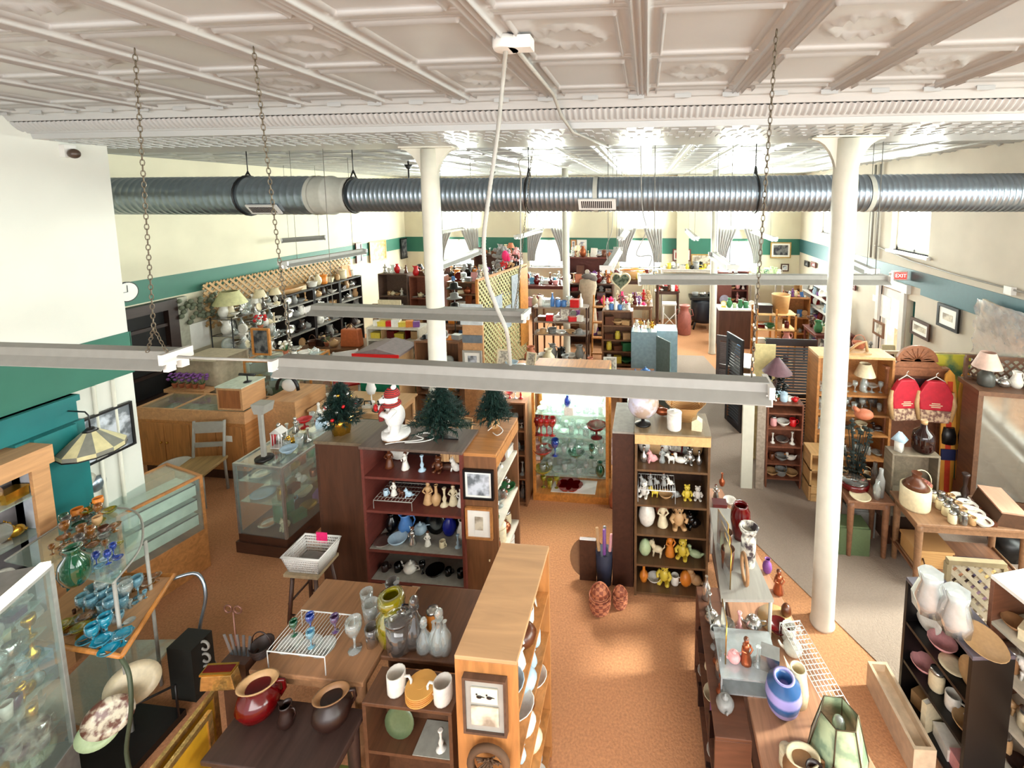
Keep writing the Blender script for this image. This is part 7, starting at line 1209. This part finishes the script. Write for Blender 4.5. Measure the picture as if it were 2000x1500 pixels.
p = atY(1212, 548, 9.0); o = thing('heart_wreath', 'cream edged heart shaped wreath of dark greenery above the blue cabinet', 'wreath', (p[0], 9.0, p[2])); hp_ = [(.012*16*sin(t)**3, .012*(13*cos(t)-5*cos(2*t)-2*cos(3*t)-cos(4*t))) for t in [2*pi*i/40 for i in range(40)]]
MB().prism([(x*.85, z*.85) for x, z in hp_][::-1], -.02, .02, 'y').obj('greenery', mat('wreath_green', (.20, .24, .17), .8, kind='blotch', col2=(.42, .44, .36), scale=20), o); MB().tube([(x, 0, z) for x, z in hp_], .02, 6, True).obj('lace_edge', cm('cream'), o); MB().rod((0, .03, -p[2]), (0, .03, 0), .012).obj('post', walnut, o)
bunch('silk_bouquet', 'hot pink and purple scarf bundle on the enamel rack side', 'scarf', (0, 0, 0), .16, 'hot pink', 30, .6, 31).location = (-.85, 9.62, 1.44)
p = atY(1234, 512, 10.8); o = thing('wicker_basket', 'wide wicker basket of orange slats above the doll table', 'basket', (p[0], 11.5, 1.602)); MB().lathe([(.2, 0), (.28, .22), (.27, .22)], 18, sy=.7).obj('body', wk, o); m = MB()
for k in range(8): m.rod((-.3+.02*k, -.1+.03*k, .24), (.3-.03*k, -.1+.02*k, .27), .014, 5)
m.obj('orange_slats', cm('orange'), o)
def radiator(label, loc, n, h=.62):
    o = thing('radiator', label, 'radiator', loc); m = MB()
    for i in range(n):
        for y in (0, .08): m.tube([(i*.055, y, .06), (i*.055, y, h)], .018, 6)
        m.ball((i*.055, .04, h), (.022, .07, .03), 8, 5); m.ball((i*.055, .04, .08), (.022, .07, .03), 8, 5)
    m.obj('sections', mat('radiator_cream', (.84, .79, .66), .4), o); B(-.04, n*.055, -.04, .14, h+.03, h+.07).obj('top_cover', darkm, o); MB().box(-.02, .0, 0, .08, 0, .08).box(n*.055-.07, n*.055-.05, 0, .08, 0, .08).obj('feet', darkm, o)
p0 = atY(1256, 585, 13.2); radiator('cream cast iron radiator under the third far window', (p0[0], 13.2, 0), 10, 1.15)
# right middle
o = thing('milk_can', 'tall dusty red milk can on the floor at the end of the taupe carpet', 'milk can', (*at(1336, 652, 0)[:2], 0)); MB().lathe([(.17, 0), (.18, .03), (.18, .5), (.12, .62), (.11, .72), (.15, .78), (.15, .8), (.001, .82)], 24).obj('body', mat('dusty_red', (.66, .40, .36), .5), o); MB().tube([(.17, 0, .5), (.24, 0, .52), (.2, 0, .68), (.11, 0, .68)], .012, 6).tube([(-.17, 0, .5), (-.24, 0, .52), (-.2, 0, .68), (-.11, 0, .68)], .012, 6).obj('handles', mat('dusty_red', (0, 0, 0)), o)
q_ = at(1313, 650, 0); o = thing('bar_stool', 'tall white painted stool beside the dusty red milk can', 'stool', (q_[0]-.09, q_[1], 0)); B(-.19, .19, -.17, .17, .80, .84).obj('seat', whitem, o)
for sx in (-1, 1):
    for sy in (-1, 1): MB().rod((sx*.15, sy*.13, .8), (sx*.2, sy*.17, 0), .018).obj('leg', whitem, o)
MB().rod((-.19, -.16, .2), (.17, -.15, .6), .012).rod((.19, -.16, .2), (-.17, -.15, .6), .012).rod((-.18, -.16, .22), (.18, -.16, .22), .012).obj('brace', whitem, o)
ctable('dark table with red tins behind the white stool', 'red tin table', .25, .95, 12.62, 13.0, 1.05, 6, ['bowl', 'carton', 'mug', 'pitcher', 'canister'], ['red', 'white', 'brown', 'dark brown'], walnut)
o = thing('cook_stove', 'black cast iron stove with hanging pots left of the distant column', 'stove', (1.05, 12.6, 0)); o.location = (atY(1366, 600, 12.7)[0]+.1, 12.75, 0); MB().lathe([(.3, .2), (.33, .3), (.33, .75), (.28, .85)], 24).obj('drum', mat('blue_black', (.13, .15, .19), .4), o); B(-.38, .38, -.28, .28, .85, .92).obj('cooktop', darkm, o)
for k in range(3): MB().lathe([(.08, .92), (.1, 1.02), (.001, 1.03)], 14, (-.22+.22*k, 0, 0)).obj('pot', cm(['grey', 'silver', 'black'][k]), o)
for k in range(4): MB().tube([((-1)**k*.2, (-1)**(k//2)*.15, .25), ((-1)**k*.28, (-1)**(k//2)*.22, 0)], .03, 6).obj('leg', darkm, o)
dc = thing('counter_back', 'long dark brown counter with a white top and green pitchers, far right of the aisle', 'counter', (1.78, 11.0, 0)); B(0, .92, 0, .5, 0, .95).obj('body', W('dark_counter', (.33, .22, .19), v=True), dc); B(-.02, .94, -.03, .53, .95, .98).obj('top', whitem, dc)
fill((1.85, 11.2, .98), (2.65, 11.2, .98), 6, ['pitcher', 'mug', 'vase', 'canister', 'clock'], ['pale green', 'white', 'green', 'yellow', 'cream'], 'on the white topped far counter', 'pitchers on the far counter', s=1.1)
gcab = Case('curio_cabinet', 'mahogany cabinet with glass shelves at the far wall right of the pier', 'cabinet', (2.35, 13.0, 0), FR, .55, .35, 1.6, [.3, .7, 1.05, 1.3], redwood, .04); 
for i in range(4): gcab.fill(i, 3, ['bowl', 'figurine', 'mug', 'vase'], ['pink', 'tan', 'white'], f"on the {('bottom','second','third','top')[i]} shelf of the mahogany far cabinet", 'china in the mahogany cabinet', small=True, s=1.2)
o = thing('grandfather_clock', 'tall brown clock case with round dial beside the distant column', 'clock', (2.1, 12.3, 0)); B(-.18, .18, -.12, .12, 0, 1.7).obj('case', redwood, o); MB().lathe([(.13, 0), (.13, .02)], 20).xf(Matrix.Translation((0, -.12, .95)) @ Matrix.Rotation(pi/2, 4, 'X')).obj('dial', mat('dial_violet', (.62, .60, .68), .3), o)
pr = thing('pine_rack', 'open pine rack with a barrel basket on top, right of the aisle', 'rack', (2.12, 8.75, 0))
for x in (0, .36, .72):
    for y in (0, .4): B(x, x+.035, y, y+.035, 0, 1.55 if x < .7 else 1.45).obj('post', W('honey_oak', (0, 0, 0)), pr)
for z in (.45, .85, 1.15, 1.45): B(0, .755, 0, .435, z-.02, z).obj('shelf', pine, pr)
for i, z in enumerate((.45, .85, 1.15)): fill((2.17, 8.9, z), (2.82, 8.9, z), 4, ['pitcher', 'canister', 'bowl', 'box', 'jar'], ['white', 'dark red', 'tan', 'pink', 'green'], f"on the {('lower','middle','upper')[i]} shelf of the pine rack", 'crocks on the pine rack', s=1.1, small=True)
o = thing('bushel_basket', 'tall pale bushel basket on top of the pine rack', 'basket', (2.62, 8.95, 1.45)); MB().lathe([(.14, 0), (.17, .33), (.175, .36), (.16, .36), (.13, .03), (.001, .03)], 24).obj('body', wk, o)
put('box', 'dark brown', (2.3, 8.95, 1.45), 'flat dark wooden box on the pine rack beside the bushel basket', 2.0)
rw = Case('bookcase', 'long white shelf of hanging dishes along the right wall', 'bookcase', (4.1, 12.2, 0), LT, 1.7, .33, 1.55, [.12, .42, .72, 1.0, 1.28], whitem, .03, mback=paper)
for i in range(5): rw.fill(i, 9, ['dish', 'bowl', 'dish', 'mug', 'pitcher'], ['white', 'dark red', 'pale blue', 'white', 'purple'], f"on shelf {ORD[i]} up, long white dish shelf", 'dishes on the long white shelf', v=.1, small=True)
o = Case('bookcase', 'round topped pine shelf at the far end of the white dish shelf', 'bookcase', (4.1, 12.85, 0), LT, .5, .3, 1.45, [.3, .75, 1.1], pine, .025)
for i in range(3): o.fill(i, 2, ['bowl', 'vase', 'pitcher'], ['terracotta', 'green', 'brown'], f"on the {('lower','middle','upper')[i]} shelf of the pine end shelf", 'wares on the pine end shelf', small=True)
ctable('reddish desk against the right wall below the small pictures', 'right wall desk', 3.5, 4.3, 9.5, 10.3, .85, 5, ALL, ['brown', 'cream', 'terracotta', 'green'], redwood)
ctable('long table under the wall pictures behind the clothes rail', 'table behind the clothes rail', 3.1, 4.3, 6.5, 7.1, 1.25, 8, ['bowl', 'frame', 'decanter', 'jar', 'box'], ['silver', 'clear', 'brown', 'cream', 'grey'], midwood)
chair('tan wooden chair standing right behind the tall oak bookcase', (2.6, 6.6, 0), 0, W('honey_oak', (0, 0, 0)), pine, .9)
# notices on the right wall
for i, (u, v, w_, h_) in enumerate(((1708, 582, .12, .12), (1730, 600, .35, .42))): p = atX(u, v, XR-.005); B(XR-.012, XR-.002, p[1]-w_/2, p[1]+w_/2, p[2]-h_/2, p[2]+h_/2).obj('notice', paper, label=('small white light switch plate on the right wall', 'white paper notice with printed lines beside the street door')[i], cat='notice')
fill((.47, 2.36, .72), (.47, 3.18, .72), 9, ['candlestick', 'bottle', 'teapot', 'frame', 'candlestick', 'goblet'], ['silver', 'copper', 'silver', 'grey'], 'along top of the narrow brown shelving', 'silverware on the narrow brown shelving', s=.8, rz=0)
fill((.44, 2.28, .36), (.44, 2.30, .36), 1, ['carton'], ['white'], 'at near end of the narrow brown shelving', 'wares in the narrow brown shelving')
for i, (u, v, k, c, s_) in enumerate(((1640, 1482, 'duck', 'dark brown', 1.0), (1672, 1492, 'figurine', 'purple', .6), (1535, 1492, 'canister', 'cream', .55), (1575, 1495, 'bowl', 'copper', .7), (1600, 1490, 'cat', 'pink', .6))): put(k, c, at(u, v, .75), f"{c} {PHR.get(k,k)} at the bottom edge of the view by the lamp shade, {ORD[i]}", s_)
fill((-1.8, 7.15, .8), (-.5, 7.15, .8), 8, ['bowl', 'box', 'vase', 'mug', 'basket', 'frame', 'canister'], ['white', 'tan', 'grey', 'terracotta', 'cream', 'pink', 'dark brown'], 'in middle of the long low bench of pots', 'wares on the long low bench', s=1.2)
fill((-3.05, 4.62, 1.0), (-1.95, 4.62, 1.0), 7, ['frame', 'bowl', 'box', 'candlestick', 'teapot'], ['brown', 'white', 'silver', 'tan'], 'at front of table under the tinsel tree', 'wares under the tinsel tree', s=1.1)
fill((-6.6, 5.2, .802), (-5.6, 5.2, .802), 8, ['plate', 'bowl', 'box'], ['silver', 'cream', 'white', 'gold'], 'under glass in the long oak counter', 'jewellery in the oak counter', s=.6, hmax=.1, small=True)
for l_ in LABELS:
    if len(l_.split()) > 16: print('LONG', len(l_.split()), l_)
    if len(LABELS[l_]) > 1: print('DUP', l_)
_g = bpy.data.objects.get('goblet.035')
if _g: print('G35', _g['label'], tuple(_g.location))
